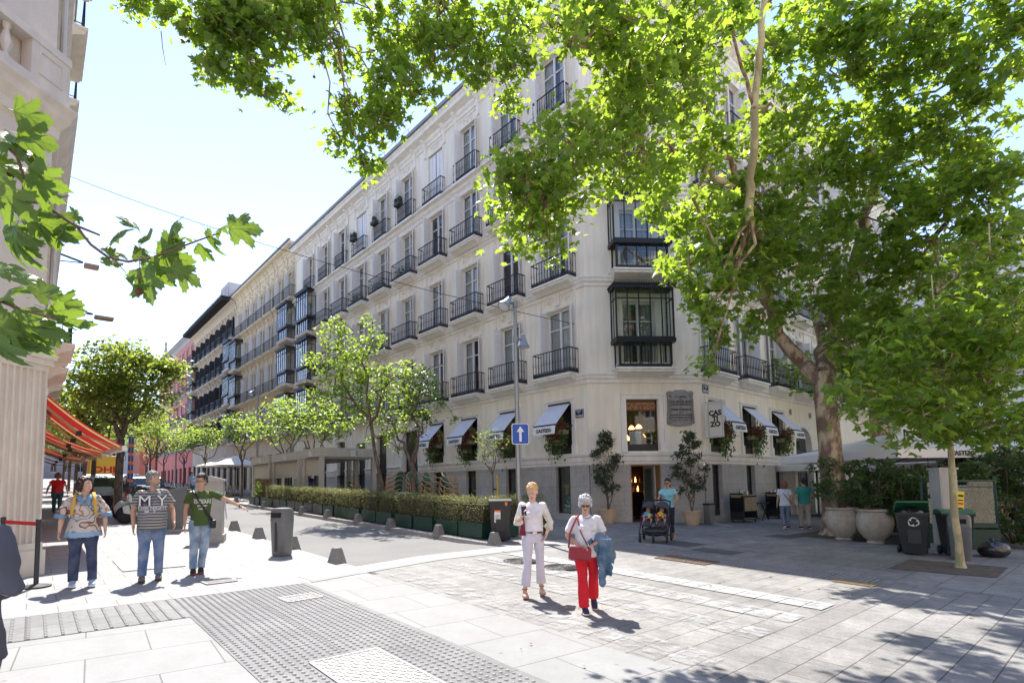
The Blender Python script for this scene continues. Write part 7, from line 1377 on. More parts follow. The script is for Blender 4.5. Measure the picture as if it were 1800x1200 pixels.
# scooters and motorcycles
def scooter_meshes(kind):
    b = MB(); b.prism([(-.75, .55), (-.55, .42), (-.15, .38), (-.05, .25), (.30, .25), (.42, .55), (.50, .95), (.44, .98), (.34, .6), (.25, .34), (.05, .34), (-.02, .62), (-.7, .74)], -.13, .13, 'x'); b.prism([(.40, .3), (.62, .35), (.66, .55), (.48, .62)], -.07, .07, 'x')
    s = MB(); s.prism([(-.78, .74), (-.05, .64), (-.03, .70), (-.3, .78), (-.76, .84)], -.14, .14, 'x'); h = MB(); h.tube([(-.32, .33, 1.02), (-.1, .42, 1.0), (.1, .42, 1.0), (.32, .33, 1.02)], .016, 6); h.box(-.1, .1, .42, .5, .9, 1.04); [h.tube([(s_*.2, .4, 1.02), (s_*.27, .38, 1.2)], .007, 4) for s_ in (-1, 1)]; [h.ell((s_*.29, .37, 1.24), (.06, .015, .045), 8, 5) for s_ in (-1, 1)]
    l = MB(); l.ell((0, .52, .86), (.07, .05, .08), 10, 6); k = MB(); k.box(-.16, .16, -1.0, -.68, .86, 1.14)
    if kind: k = MB(); k.box(-.12, .12, -.85, -.7, .6, .66)
    w = wheel_mb(.25 if not kind else .3, .1).mesh('wheel', [RUB, RIM], True); ws = MB(); ws.grid(3, 4, lambda u, v: (-.16+.32*u, .5-.14*v+.04*abs(u-.5), 1.0+.34*v)); return b.mesh('body', RUB), s.mesh('seat', RUB), h.mesh('handlebar', DKG), l.mesh('headlight', LGL, True), k.mesh('top_box', DKG), w, ws.mesh('windscreen', GLASS)
SM = [scooter_meshes(0), scooter_meshes(1)]; cols = [('black', (.02, .02, .02)), ('white', (.6, .6, .6)), ('red', (.5, .02, .02)), ('grey', (.2, .2, .21)), ('green', (.03, .42, .16)), ('dark blue', (.02, .04, .12))]
CM = {n: mat('scooter_'+n.replace(' ', '_'), c, .3, coat=.5) for n, c in cols}
def scooter(x, y, rz, cname, label, k=0):
    bd, st, hb, hl, tb, wl, ws = SM[k]; t = thing('scooter', label, 'scooter', (x, y, gz(x, y)), rz, 'scooters and motorcycles parked in a row'); o = link('body', bd, t); o.data = bd.copy(); o.data.materials[0] = CM[cname]; link('seat', st, t); link('handlebar', hb, t); link('headlight', hl, t); link('top_box', tb, t); link('wheel', wl, t, (0, -.55, .25)); link('wheel', wl, t, (0, .58, .25))
    if k == 0: link('windscreen', ws, t)
    t.rotation_euler = (0, .14, rz); return t
ro = ['nearest', 'second nearest', 'third', 'fourth', 'fifth', 'sixth', 'seventh', 'eighth', 'ninth', 'tenth', 'eleventh', 'twelfth', 'thirteenth', 'fourteenth', 'fifteenth', 'sixteenth', 'seventeenth', 'eighteenth']
cs = ['white', 'green', 'green', 'red', 'white', 'black', 'grey', 'black', 'white', 'black', 'red', 'black', 'grey', 'black', 'dark blue', 'black', 'white', 'black']
for i in range(18):
    y = 21.2+i*.78+(i > 8)*.5; scooter(3.0+.06*(i % 3)+.045*i, y, rad(75+random.uniform(-10, 10)), cs[i], f'{cs[i]} scooter, {ro[i]} in the long parked row behind the men', i % 2)
for i in range(10): y = 20.8+i*1.0; scooter(4.25+.05*i, y, rad(-95+random.uniform(-12, 12)), cs[(i*5+5) % 18], f'{cs[(i*5+5) % 18]} scooter, {ro[i]} of the row nearer the road', (i+1) % 2)
t = thing('banner_post', 'blue and orange banner post behind the round glossy tree trunk', 'sign', (3.0, 25.2, gz(3, 25.2)), 0); b = MB(); b.box(-.09, .09, -.02, .02, .3, 3.1, 0); [b.box(-.092, .092, -.024, -.02, .6+k*.35, .72+k*.35, 1) for k in range(7)]; b.build('banner', [mat('banner_blue', (.03, .06, .30), .6), ORG], t); b = MB(); b.tube([(0, 0, 0), (0, 0, 3.2)], .03, 8); b.build('pole', POLE, t)
t = thing('plastic_barrier', 'red and white tilted barrier board beside the parked scooters', 'barrier', (5.1, 21.5, gz(5.1, 21.5)), .3); b = MB(); b.box(-.55, .55, -.02, .02, .55, .78, 0); b.box(-.55, .55, -.02, .02, .9, 1.02, 1); b.build('board', [mat('orange_red', (.75, .09, .02), .5), SWH], t)
for s_ in (-.5, .5): l = MB(); l.bar((s_, -.2, 0), (s_, 0, 1.0), .04, .03); l.build('leg', SWH, t)
# far terrace tables and closing backdrop at the right
for k, (x, y, l) in enumerate(((10.6, 40.0, 'small terrace table left of the pavilions'), (10.9, 43.5, 'small terrace table under the near pale parasol'), (11.4, 41.5, 'small terrace table beside the pavilion wall'))):
    t = thing('wooden_table', l, 'table', (x, y, gz(x, y)), 0, 'wooden terrace tables up the street'); a = MB(); a.box(-.4, .4, -.4, .4, .72, .76); a.build('table_top', OAK, t)
    for p, q in ((-1, -1), (1, -1), (1, 1), (-1, 1)): l_ = MB(); l_.bar((p*.34, q*.34, 0), (p*.34, q*.34, .72), .04, .04); l_.build('leg', OAK, t)
plainblock('distant_building', 'pale apartment block across the wide avenue at the right', 0, 0.01+44, 0, 12, 24, PALE, 6, 13); o_ = [o for o in bpy.data.objects if o.get('label', '').startswith('pale apartment block across')][0]; o_.location = (64, 22, 0); o_.rotation_euler = (0, 0, rad(-68))
for k in range(6):
    a = (-6+k*5.5); x, y = 44+k*1.2, 14-k*5.2; t = thing('avenue_tree', f'dark leafy avenue tree behind the terrace, number {k+1} counted from the corner building', 'tree', (x, y, gz(x, y)), 0, 'avenue trees behind the terrace'); t['label'] = ['dark leafy tree behind the terrace, closest to the corner building', 'dark leafy tree behind the terrace, second from the corner building', 'dark leafy tree behind the terrace, third from the corner building', 'dark leafy tree behind the terrace, fourth from the corner building', 'dark leafy tree behind the terrace, fifth from the corner building', 'dark leafy tree behind the terrace, farthest from the corner building'][k]
    rg = np.random.default_rng(200+k); tr = MB(); tw = MB(); tr.tube([(0, 0, -.1), (0, 0, 2.2), (.1, 0, 5)], [.28, .22, .14], 9, cap=False); cl = [((rg.normal()*2.0, rg.normal()*2.0, 3.6+rg.uniform(0, 5)), 1.5, 170) for _ in range(12)]; C_ = subclusters(cl, rg, tw, per=14, spread=.35)
    for c, r, n in cl: limb(tw, (0, 0, 3.5), c, .07, .02, rg, 4, .5)
    tr.build('trunk', BARK, t, ang=60); tw.build('branches', BARK, t); leaves('crown', C_, rg.uniform(.25, .42, len(C_)), 'plane', PLANE, t, rg)
for k in range(7):
    x, y = 30+k*1.0, 8.2-k*2.1; rg = np.random.default_rng(300+k); P_ = rg.uniform(-1, 1, (1400, 3))*np.array((.45, 1.1, .75))+np.array((0, 0, .85)); t = thing('terrace_hedge', ['hedge block of the terrace edge, ending by the big trunk', 'hedge block at the terrace rear, second from the big trunk', 'hedge block at the terrace rear, third from the big trunk', 'hedge block at the terrace rear, fourth from the big trunk', 'hedge block at the terrace rear, fifth from the big trunk', 'hedge block at the terrace rear, sixth from the big trunk', 'hedge block at the terrace rear, farthest right'][k], 'hedge', (x, y, gz(x, y)), .4, 'hedge blocks behind the terrace'); c = MB(); c.box(-.35, .35, -1, 1, 0, 1.45); c.build('twigs', HCORE, t); leaves('foliage', P_, rg.uniform(.1, .18, 1400), 'thin', SHR, t, rg)
# ------------------------------------------------------------------ people
from mathutils import noise as MN
def remesh(mb, name, m, parent, vox=.008, smooth=2, wr=0, wf=9, loc=(0, 0, 0), vz=.35):
    me = mb.mesh(name, m); o = bpy.data.objects.new(name, me); COL.objects.link(o)
    r = o.modifiers.new('r', 'REMESH'); r.mode = 'VOXEL'; r.voxel_size = vox; r.use_smooth_shade = True
    if smooth: s = o.modifiers.new('s', 'SMOOTH'); s.factor = .5; s.iterations = smooth
    bpy.context.view_layer.update(); me2 = bpy.data.meshes.new_from_object(o.evaluated_get(bpy.context.evaluated_depsgraph_get()))
    bpy.data.objects.remove(o); bpy.data.meshes.remove(me)
    if wr:
        co_ = np.empty(len(me2.vertices)*3); me2.vertices.foreach_get('co', co_); no = np.empty(len(me2.vertices)*3); me2.vertices.foreach_get('normal', no); co_ = co_.reshape(-1, 3); no = no.reshape(-1, 3)
        d = np.array([MN.noise(V((a*wf, b*wf, c*wf*vz)))+.5*MN.noise(V((a*wf*2.3+5, b*wf*2.3, c*wf*1.4))) for a, b, c in co_]); co_ += no*(d*wr*1.6)[:, None]; me2.vertices.foreach_set('co', co_.reshape(-1))
    me2.name = name; me2.materials.clear(); [me2.materials.append(x) for x in (m if isinstance(m, (list, tuple)) else [m])]
    me2.polygons.foreach_set('use_smooth', [True]*len(me2.polygons)); me2.update(); return link(name, me2, parent, loc)
def skinmat(n, c):
    m = mat(n, c, .5, ns=18, na=.08, ns2=5, na2=.06, bs=120, ba=.05); b = m.node_tree.nodes['Principled BSDF']; b.inputs['Subsurface Weight'].default_value = .12; b.inputs['Subsurface Radius'].default_value = (.02, .008, .004); return m
SK1 = skinmat('skin_tan', (.52, .31, .20)); SK2 = skinmat('skin_fair', (.60, .38, .27)); SK3 = skinmat('skin_ruddy', (.47, .25, .16))
EYEW = mat('eye_white', (.7, .68, .65), .3); EYED = mat('eye_dark', (.03, .02, .015), .2); LIP = mat('lips', (.38, .12, .10), .5); TEETH = mat('teeth', (.7, .68, .62), .3)
DJ = dict(hipL=(.09, 0, .90), kneeL=(.10, -.01, .49), ankL=(.10, .02, .08), hipR=(-.09, 0, .90), kneeR=(-.10, -.01, .49), ankR=(-.10, .02, .08), shL=(.165, .01, 1.405), elL=(.225, .03, 1.13), wrL=(.25, -.03, .89), shR=(-.165, .01, 1.405), elR=(-.225, .03, 1.13), wrR=(-.25, -.03, .89), toeL=0, toeR=0)
def human(label, loc, rz, H=1.7, J={}, skin=SK1, g=1.0, belly=0, bust=0, head=(0, 0), hair=None, vox=.0075, top=None, bottom=None, shoes=None, beard=None, smile=False, glasses=None, handdir={}, group=None, curl=.5, hips=1.0, sandals=False):
    s = H/1.75; j = dict(DJ); j.update(J); P = {k: V(v) for k, v in j.items() if isinstance(v, tuple)}; t = thing('person', label, 'person', loc, rz, group); t.scale = (s, s, s)
    B = MB(); ga = .5+.5*g
    for q in 'LR':
        h, k, a = P['hip'+q], P['knee'+q], P['ank'+q]; B.tube([h+V((0, 0, .03)), h.lerp(k, .35), h.lerp(k, .8), k, k.lerp(a, .3), k.lerp(a, .75), a], [.082*g, .078*g, .056*ga, .052*ga, .053*ga, .036*ga, .034], 12)
        ty = P_toe = j['toe'+q]; d = V((0, -1, 0)) if not ty else V((0, -cos(rad(ty)), -sin(rad(ty)))); hl = a-d*.045; uu = V((0, d.z, -d.y)); B.tube([hl-uu*.035, a+d*.05-uu*.03, a+d*.13-uu*.045, a+d*.18-uu*.052], [.036, (.042, .036), (.046, .026), (.036, .018)], 10, fixed=(1, 0, 0))
        sh, e, w = P['sh'+q], P['el'+q], P['wr'+q]; B.tube([sh, sh.lerp(e, .5), e, e.lerp(w, .35), e.lerp(w, .8), w], [.052*ga, .045*ga, .036*ga, .037*ga, .027*ga, .024], 10); B.ell(sh, .050*ga, 10, 7)
        hd = V(handdir.get(q, (w-e))).normalized(); sx = 1 if q == 'L' else -1; pn = V((-sx, -.15, 0)); pn = (pn-hd*pn.dot(hd)).normalized() if abs(hd.z) > .5 else V((0, 0, -1)); pn = (pn-hd*pn.dot(hd)).normalized(); sd = hd.cross(pn); sd = -sd if sd.y > 0 else sd
        R_ = Matrix((sd, pn, hd)).transposed(); B.ell(w+hd*.055, (.040, .016, .055), 10, 7, R=R_); B.tube([w, w+hd*.03], [.024, .026], 8)
        for f in range(4):
            L_ = (.066, .075, .070, .054)[f]; b0 = w+hd*(.092-.004*abs(f-1))+sd*(.030-.020*f); c_ = curl+f*.08; p1 = b0+hd*L_*.45+pn*.0; p2 = p1+(hd*cos(c_)+pn*sin(c_))*L_*.35; p3 = p2+(hd*cos(c_*2)+pn*sin(c_*2))*L_*.3; B.tube([b0-hd*.02, b0, p1, p2, p3], [.0095, .0095, .0088, .008, .0068], 6)
        b0 = w+hd*.03+sd*.032; B.tube([b0-sd*.01, b0+sd*.018+hd*.02, b0+sd*.028+hd*.045+pn*.01, b0+sd*.028+hd*.068+pn*.02], [.013, .012, .010, .008], 6)
    B.tube([(0, .0, .86), (0, 0, .95), (0, -.01*belly*3, 1.06), (0, 0, 1.25), (0, .01, 1.38), (0, .015, 1.44)], [(.13*g*hips, .09*g), (.15*g*hips, .10*g), (.125*g+.02*belly, .09*g+.04*belly), (.145*g, .10*g), (.14*ga, .09*ga), (.08, .06)], 18, fixed=(1, 0, 0))
    B.tube([(0, .015, 1.40), (0, .005, 1.48), (0, -.005, 1.56)], [.062*ga, .052, .05], 12)
    hc = V((0, -.015, 1.62)); Rh = Matrix.Rotation(head[0], 3, 'Z') @ Matrix.Rotation(head[1], 3, 'X'); hp = lambda x, y, z: tuple(hc+Rh @ V((x, y, z)))
    B.ell(hp(0, .012, .035), (.081, .096, .100), 16, 12, R=Rh); B.ell(hp(0, -.022, -.03), (.062, .068, .088), 14, 10, R=Rh); B.ell(hp(0, -.05, -.092), (.028, .028, .022), 8, 6, R=Rh)
    B.tube([hp(0, -.085, .018), hp(0, -.106, -.012), hp(0, -.112, -.026), hp(0, -.09, -.035)], [.009, .012, .015, .010], 8); [B.ell(hp(s_*.014, -.095, -.03), .010, 6, 5) for s_ in (-1, 1)]
    [B.ell(hp(s_*.078, .01, -.005), (.012, .022, .034), 8, 6, R=Rh) for s_ in (-1, 1)]; [B.ell(hp(s_*.03, -.078, .028), (.024, .014, .010), 8, 6, R=Rh) for s_ in (-1, 1)]; [B.ell(hp(s_*.038, -.062, -.028), (.022, .02, .024), 8, 6, R=Rh) for s_ in (-1, 1)]
    body = remesh(B, 'body', skin, t, vox, 2)
    F = MB()
    for s_ in (-1, 1):
        F.ell(hp(s_*.029, -.086, .008), (.014, .008, .008), 8, 6, 0, Rh); F.ell(hp(s_*.029, -.0915, .008), (.006, .004, .006), 8, 6, 1, Rh); F.tube([hp(s_*.012, -.096, .028), hp(s_*.03, -.097, .033), hp(s_*.046, -.088, .028)], [.004, .005, .003], 5, 3)
    if smile: F.ell(hp(0, -.085, -.06), (.024, .010, .008), 8, 6, 4, Rh); F.tube([hp(-.028, -.082, -.052), hp(-.012, -.094, -.066), hp(0, -.096, -.069), hp(.012, -.094, -.066), hp(.028, -.082, -.052)], .004, 5, 2)
    else: F.ell(hp(0, -.088, -.061), (.022, .009, .0045), 8, 6, 2, Rh); F.ell(hp(0, -.086, -.069), (.017, .009, .005), 8, 6, 2, Rh)
    hm = hair['m'] if hair else EYED; F.build('face', [EYEW, EYED, LIP, hm, TEETH], t, smooth=True)
    if hair:
        Hh = MB(); k = hair['k']; Hh.ell(hp(0, .028, .052), (.090, .098, .102), 16, 12, R=Rh); Hh.ell(hp(0, -.030, .095), (.066, .052, .040), 12, 8, R=Rh)
        if k == 'short': Hh.ell(hp(0, .07, -.01), (.07, .045, .06), 12, 8, R=Rh); [Hh.ell(hp(s_*.076, .015, .02), (.014, .03, .045), 8, 6, R=Rh) for s_ in (-1, 1)]
        if k in ('bob', 'long'):
            dz = -.05 if k == 'bob' else -.11
            [Hh.tube([hp(s_*.05, -.03, .10), hp(s_*.085, -.01, .04), hp(s_*.095, .01, -.03), hp(s_*.085, .02, dz-.03)], [.03, .038, .036, .022], 8) for s_ in (-1, 1)]; Hh.tube([hp(0, .06, .08), hp(0, .105, .0), hp(0, .10, dz), hp(0, .08, dz-.04)], [(.07, .05), (.09, .045), (.085, .04), (.06, .025)], 12, fixed=tuple(Rh @ V((1, 0, 0))))
        if k == 'tied': Hh.ell(hp(0, .07, .01), (.07, .05, .07), 12, 8, R=Rh); Hh.tube([hp(0, .11, .03), hp(0, .135, -.01), hp(.01, .13, -.08), hp(.02, .11, -.14)], [.02, .028, .022, .008], 8)
        if k == 'curly':
            rr = random.Random(3)
            for _ in range(46):
                a, b = rr.uniform(0, 2*pi), rr.uniform(-.15, 1); q = math.sqrt(max(0, 1-b*b)); x, y, z = .082*q*cos(a), .03+.095*q*sin(a), .045+.095*b
                if y < -.045 and z < .085: continue
                Hh.ell(hp(x, y, z), rr.uniform(.024, .036), 7, 5)
            [Hh.ell(hp(s_*.082, .02, .0), (.025, .04, .045), 8, 6) for s_ in (-1, 1)]; Hh.ell(hp(0, .095, -.02), (.06, .04, .06), 8, 6)
        remesh(Hh, 'hair', hair['m'], t, .007, 1, .011, 55, vz=.25)
    if beard: b = MB(); b.tube([hp(-.062, -.005, -.02), hp(-.056, -.038, -.07), hp(-.03, -.078, -.098), hp(0, -.088, -.106), hp(.03, -.078, -.098), hp(.056, -.038, -.07), hp(.062, -.005, -.02)], [.012, .018, .022, .025, .022, .018, .012], 8); b.tube([hp(-.03, -.088, -.058), hp(0, -.102, -.048), hp(.03, -.088, -.058)], [.006, .009, .006], 6); remesh(b, 'beard', beard, t, .006, 1, .004, 60)
    if glasses:
        gl = MB()
        for s_ in (-1, 1):
            if glasses == 'sun': gl.ell(hp(s_*.033, -.098, .006), (.030, .008, .021), 12, 8, 0, Rh)
            else: gl.tube([hp(s_*.033+.026*cos(a*pi/6), -.105, .006+.018*sin(a*pi/6)) for a in range(12)], .0022, 4, close=True)
            gl.bar(hp(s_*.062, -.095, .012), hp(s_*.08, .01, .01), .004, .006)
        gl.bar(hp(-.012, -.106, .012), hp(.012, -.106, .012), .004, .005); gl.build('sunglasses' if glasses == 'sun' else 'glasses', mat('glasses_black', (.015, .015, .018), .15, spec=.9), t)
    if top:
        T = MB(); ez = top.get('hem', .86); fl = top.get('flare', 0); e_ = top.get('ease', .014); bz = .04*belly
        T.tube([(0, -bz*.5, ez), (0, -bz*.6, ez+.05), (0, -bz, 1.04), (0, -bz*.4, 1.16), (0, 0, 1.27), (0, .01, 1.37), (0, .015, 1.435), (0, .012, 1.462)], [(.155*g*hips+e_+fl, .11*g+e_+fl+bz*.6), (.153*g*hips+e_+fl*.8, .11*g+e_+fl*.7+bz*.8), (.140*g+e_+.02*belly+fl*.3, .10*g+e_+bz+fl*.2), (.145*g+e_, .102*g+e_+bz*.6), (.150*g+e_, .108*g+e_), (.145*ga+e_, .09*ga+e_), (.105, .07), (.066, .06)], 24, fixed=(1, 0, 0))
        if bust: [T.ell((s_*.075*ga, -.085*g-e_, 1.265), (.062, .05, .06), 10, 8) for s_ in (-1, 1)]
        for q in 'LR':
            sh, e, w = P['sh'+q], P['el'+q], P['wr'+q]; f = top.get('sleeve', .5); r0 = (.053*ga+e_*.6); r1 = top.get('cuff', .056)*ga
            T.ell(sh-V((0, 0, .008)), .054*ga+e_*.4, 12, 8)
            if f <= 1: T.tube([V((0, .01, 1.40)).lerp(sh, .7), sh, sh.lerp(e, f*.5), sh.lerp(e, f)], [.06, r0, r0*.5+r1*.5, r1], 12)
            else: T.tube([V((0, .01, 1.40)).lerp(sh, .7), sh, sh.lerp(e, .5), e, e.lerp(w, (f-1)*.5), e.lerp(w, f-1)], [.06, r0, r0*.95, .05*ga, .045, r1], 12)
        remesh(T, top.get('name', 'shirt'), top['m'], t, max(vox*1.2, .009), 3, top.get('wr', .007), 9)
    if bottom:
        T = MB(); w_ = bottom.get('ease', .010); T.tube([(0, 0, .83), (0, 0, .92), (0, 0, bottom.get('waist', 1.0))], [(.15*g*hips+w_, .10*g+w_), (.158*g*hips+w_, .108*g+w_), (.138*g+w_, .098*g+w_)], 20, fixed=(1, 0, 0))
        for q in 'LR':
            h, k, a = P['hip'+q], P['knee'+q], P['ank'+q]; le = bottom.get('len', 1); k0 = bottom.get('hemr', .058); end = k.lerp(a, le); T.tube([h+V((0, 0, .02)), h.lerp(k, .3), h.lerp(k, .75), k, k.lerp(a, .4*le), end], [.088*g*hips+w_, .084*g+w_, .064*ga+w_, .060*ga+w_, .5*(.058*ga+k0)+w_*.6, k0], 14)
        remesh(T, 'trousers', bottom['m'], t, max(vox*1.2, .009), 3, bottom.get('wr', .007), 8)
    if shoes:
        for q in 'LR':
            a = P['ank'+q]; ty = j['toe'+q]; d = V((0, -cos(rad(ty)), -sin(rad(ty)))); u = V((1, 0, 0)).cross(d); u = -u if u.z < 0 else u; hl = a-d*.05; S = MB()
            if sandals:
                S.tube([hl-u*.066, a+d*.05-u*.07, a+d*.14-u*.072, a+d*.195-u*.07], [(.036, .010), (.042, .010), (.05, .010), (.036, .008)], 12, fixed=(1, 0, 0)); S.tube([a+d*.10-u*.02+V((x_, 0, 0)) - u*(.045*abs(x_)/.045) for x_ in (-.05, -.03, 0, .03, .05)], .010, 6); S.tube([a-d*.0+u*.03+V((.038*cos(k_*pi/6), 0, 0))+d*(.045*sin(k_*pi/6)) for k_ in range(12)], .009, 5, close=True); S.build('sandal', shoes['m'], t, smooth=True)
            else: S.tube([hl-u*.035, a-u*.012, a+d*.05-u*.025, a+d*.13-u*.042, a+d*.195-u*.052], [(.040, .042), (.043, .055), (.048, .046), (.053, .032), (.040, .020)], 12, fixed=(1, 0, 0)); S2 = S; o_ = remesh(S, 'shoe', shoes['m'], t, .008, 2); S = MB(); S.tube([hl-u*.068-d*.005, a+d*.05-u*.07, a+d*.14-u*.071, a+d*.205-u*.068], [(.042, .013), (.048, .013), (.056, .013), (.042, .011)], 12, fixed=(1, 0, 0)); S.build('sole', shoes.get('sole', SWH), t, smooth=True)
    t['_hc'] = list(hc); return t, P, hp
def fabric(n, c, r=.85, na=.12): return mat(n, c, r, ns=6, na=na, bs=260, ba=.25)
def denim(n, c, fade=.6):
    m, nt, b = new_mat(n); L = nt.links.new; tc = N(nt, 'ShaderNodeTexCoord'); nz = N(nt, 'ShaderNodeTexNoise', i_Scale=5, i_Detail=6); L(tc.outputs['Object'], nz.inputs['Vector']); r = N(nt, 'ShaderNodeValToRGB'); r.color_ramp.elements[0].color = col(c); r.color_ramp.elements[0].position = .4; r.color_ramp.elements[1].color = col([x+(1-x)*fade*.45 for x in c]); r.color_ramp.elements[1].position = .72; L(nz.outputs[0], r.inputs[0]); L(r.outputs[0], b.inputs['Base Color']); b.inputs['Roughness'].default_value = .9
    n2 = N(nt, 'ShaderNodeTexNoise', i_Scale=22, i_Detail=4); L(tc.outputs['Object'], n2.inputs['Vector']); bp = N(nt, 'ShaderNodeBump', i_Strength=.5, i_Distance=.02); L(n2.outputs[0], bp.inputs['Height']); L(bp.outputs[0], b.inputs['Normal']); return m
def stripes():
    m, nt, b = new_mat('grey_black_striped_jersey'); L = nt.links.new; tc = N(nt, 'ShaderNodeTexCoord'); sp = N(nt, 'ShaderNodeSeparateXYZ'); L(tc.outputs['Object'], sp.inputs[0]); nz = N(nt, 'ShaderNodeTexNoise', i_Scale=5); L(tc.outputs['Object'], nz.inputs['Vector'])
    a = N(nt, 'ShaderNodeMath', operation='MULTIPLY_ADD'); a.inputs[1].default_value = 1/.047; L(sp.outputs['Z'], a.inputs[0]); k = N(nt, 'ShaderNodeMath', operation='MULTIPLY'); k.inputs[1].default_value = .45; L(nz.outputs[0], k.inputs[0]); L(k.outputs[0], a.inputs[2]); f = N(nt, 'ShaderNodeMath', operation='FRACT'); L(a.outputs[0], f.inputs[0]); r = N(nt, 'ShaderNodeValToRGB'); r.color_ramp.interpolation = 'CONSTANT'; e = r.color_ramp.elements; e[0].color = (.27, .265, .26, 1); e[1].position = .72; e[1].color = (.02, .02, .022, 1); L(f.outputs[0], r.inputs[0]); L(r.outputs[0], b.inputs['Base Color']); b.inputs['Roughness'].default_value = .9; return m
def floral():
    m, nt, b = new_mat('floral_blouse'); L = nt.links.new; tc = N(nt, 'ShaderNodeTexCoord'); n0 = N(nt, 'ShaderNodeTexNoise', i_Scale=4.2, i_Detail=1.5); L(tc.outputs['Object'], n0.inputs['Vector']); r = N(nt, 'ShaderNodeValToRGB'); r.color_ramp.interpolation = 'CONSTANT'; e = r.color_ramp.elements; e[0].color = (.22, .08, .04, 1); e[1].position = .37; e[1].color = (.50, .455, .40, 1)
    for p_, c_ in ((.42, (.26, .12, .07, 1)), (.445, (.12, .03, .03, 1)), (.455, (.52, .48, .42, 1)), (.545, (.13, .19, .27, 1)), (.575, (.50, .46, .41, 1)), (.63, (.34, .19, .11, 1)), (.66, (.52, .48, .43, 1))): q = e.new(p_); q.color = c_
    L(n0.outputs[0], r.inputs[0]); sp = N(nt, 'ShaderNodeSeparateXYZ'); L(tc.outputs['Object'], sp.inputs[0]); lt = N(nt, 'ShaderNodeMath', operation='LESS_THAN'); lt.inputs[1].default_value = .87; L(sp.outputs['Z'], lt.inputs[0]); mx = N(nt, 'ShaderNodeMix', data_type='RGBA'); L(lt.outputs[0], mx.inputs[0]); L(r.outputs[0], mx.inputs[6]); mx.inputs[7].default_value = (.25, .40, .55, 1); L(mx.outputs[2], b.inputs['Base Color']); b.inputs['Roughness'].default_value = .8; return m
GP = lambda x, y: (x, y, gz(x, y)+.012)
HAIRB = mat('dark_brown_hair', (.035, .014, .010), .45, ns=30, na=.5); HAIRG = mat('grey_hair', (.22, .21, .20), .6, ns=40, na=.5); HAIRW = mat('silver_hair', (.52, .52, .52), .6, ns=40, na=.35); HAIRBL = mat('blonde_hair', (.62, .38, .15), .5, ns=35, na=.35); HAIRK = mat('black_hair', (.018, .015, .014), .45, ns=30, na=.4); HAIRR = mat('chestnut_hair', (.24, .10, .05), .5, ns=30, na=.4)
NAVYD = denim('navy_denim', (.025, .04, .10), .15); JEAN = denim('mid_blue_jeans', (.07, .14, .27), .5); JEANL = denim('light_washed_jeans', (.13, .22, .33), .8)
# 1 woman in flower blouse
t, P, hp = human('dark haired woman in a cream flower blouse and navy jeans, laughing towards the striped man', GP(.63, 10.1), rad(-6), 1.62, dict(ankL=(.14, -.02, .08), kneeL=(.12, -.03, .49), ankR=(-.12, .06, .08), kneeR=(-.11, 0, .49), elL=(.275, .05, 1.14), wrL=(.29, -.05, .90), elR=(-.29, .02, 1.14), wrR=(-.31, -.07, .90)), SK2, 1.22, .5, 1, (rad(48), rad(-4)), dict(k='bob', m=HAIRB), top=dict(m=floral(), hem=.80, flare=.035, sleeve=.92, cuff=.086, name='blouse', wr=.012), bottom=dict(m=NAVYD, hemr=.068), shoes=dict(m=fabric('pale_blue_shoe', (.35, .45, .55))), smile=True, hips=1.08)
YST = fabric('mustard_strap', (.60, .36, .06)); b = MB()
for s_ in (-1, 1): b.tube([(s_*.10, .10, 1.42), (s_*.115, 0, 1.50), (s_*.13, -.09, 1.42), (s_*.145, -.155, 1.30), (s_*.16, -.15, 1.14)], [(.024, .008)]*5, 8, fixed=(1, 0, 0))
b.build('backpack_strap', YST, t, smooth=True); b = MB(); b.tube([(-.055, -.06, 1.47), (-.075, -.11, 1.42), (0, -.165, 1.30)], [(.03, .008), (.035, .008), (.012, .006)], 8, fixed=(1, 0, 0)); b.tube([(.055, -.06, 1.47), (.075, -.11, 1.42), (0, -.165, 1.30)], [(.03, .008), (.035, .008), (.012, .006)], 8, fixed=(1, 0, 0)); b.build('blue_collar', fabric('collar_blue', (.16, .30, .46)), t, smooth=True)
for s_, w in ((-1, P['wrR']), (1, P['wrL'])): b = MB(); b.lathe([(.092, -.02), (.098, .0), (.088, .04)], (0, 0, 0), 16); b.build('cuff', fabric('collar_blue', (.16, .30, .46)), t, P['elR' if s_ < 0 else 'elL']+V((s_*.01, 0, -.02)))
# 2 striped man
t, P, hp = human('grey bearded man in a grey striped T-shirt reading MY, with blue jeans', GP(1.52, 10.05), rad(-10), 1.71, dict(ankL=(.11, .05, .08), kneeL=(.10, 0, .49), ankR=(-.12, -.08, .08), kneeR=(-.11, -.06, .49), elL=(.28, .05, 1.14), wrL=(.31, -.12, .93), elR=(-.27, .03, 1.13), wrR=(-.26, -.06, .88)), SK1, 1.22, 1.3, 0, (rad(52), rad(2)), dict(k='short', m=HAIRG), top=dict(m=stripes(), hem=.84, sleeve=.72, cuff=.078, ease=.022, name='t_shirt', wr=.010), bottom=dict(m=JEAN, hemr=.064, ease=.014), shoes=dict(m=fabric('grey_suede', (.16, .14, .12)), sole=fabric('dark_sole', (.06, .055, .05))), beard=mat('grey_beard', (.30, .28, .26), .8, ns=40, na=.3))
s = MB(); fz_ = lambda x, z: -.196-.05*max(0, (1.3-z)*2)+x*x*1.5
for txt, sz, z0, m_, bo in (('M Y', .25, 1.20, 1, .028), ('M Y', .25, 1.20, 0, .0), ('1200 NIGHT', .078, 1.145, 2, .02), ('MARE', .085, 1.075, 2, .02)): put_text(s, txt, sz, lambda x, y, o, z0=z0, m_=m_: (x, fz_(x, z0+y)-(.004 if m_ == 0 else 0)-o*.5, z0+y), m_, bo, 1.0)
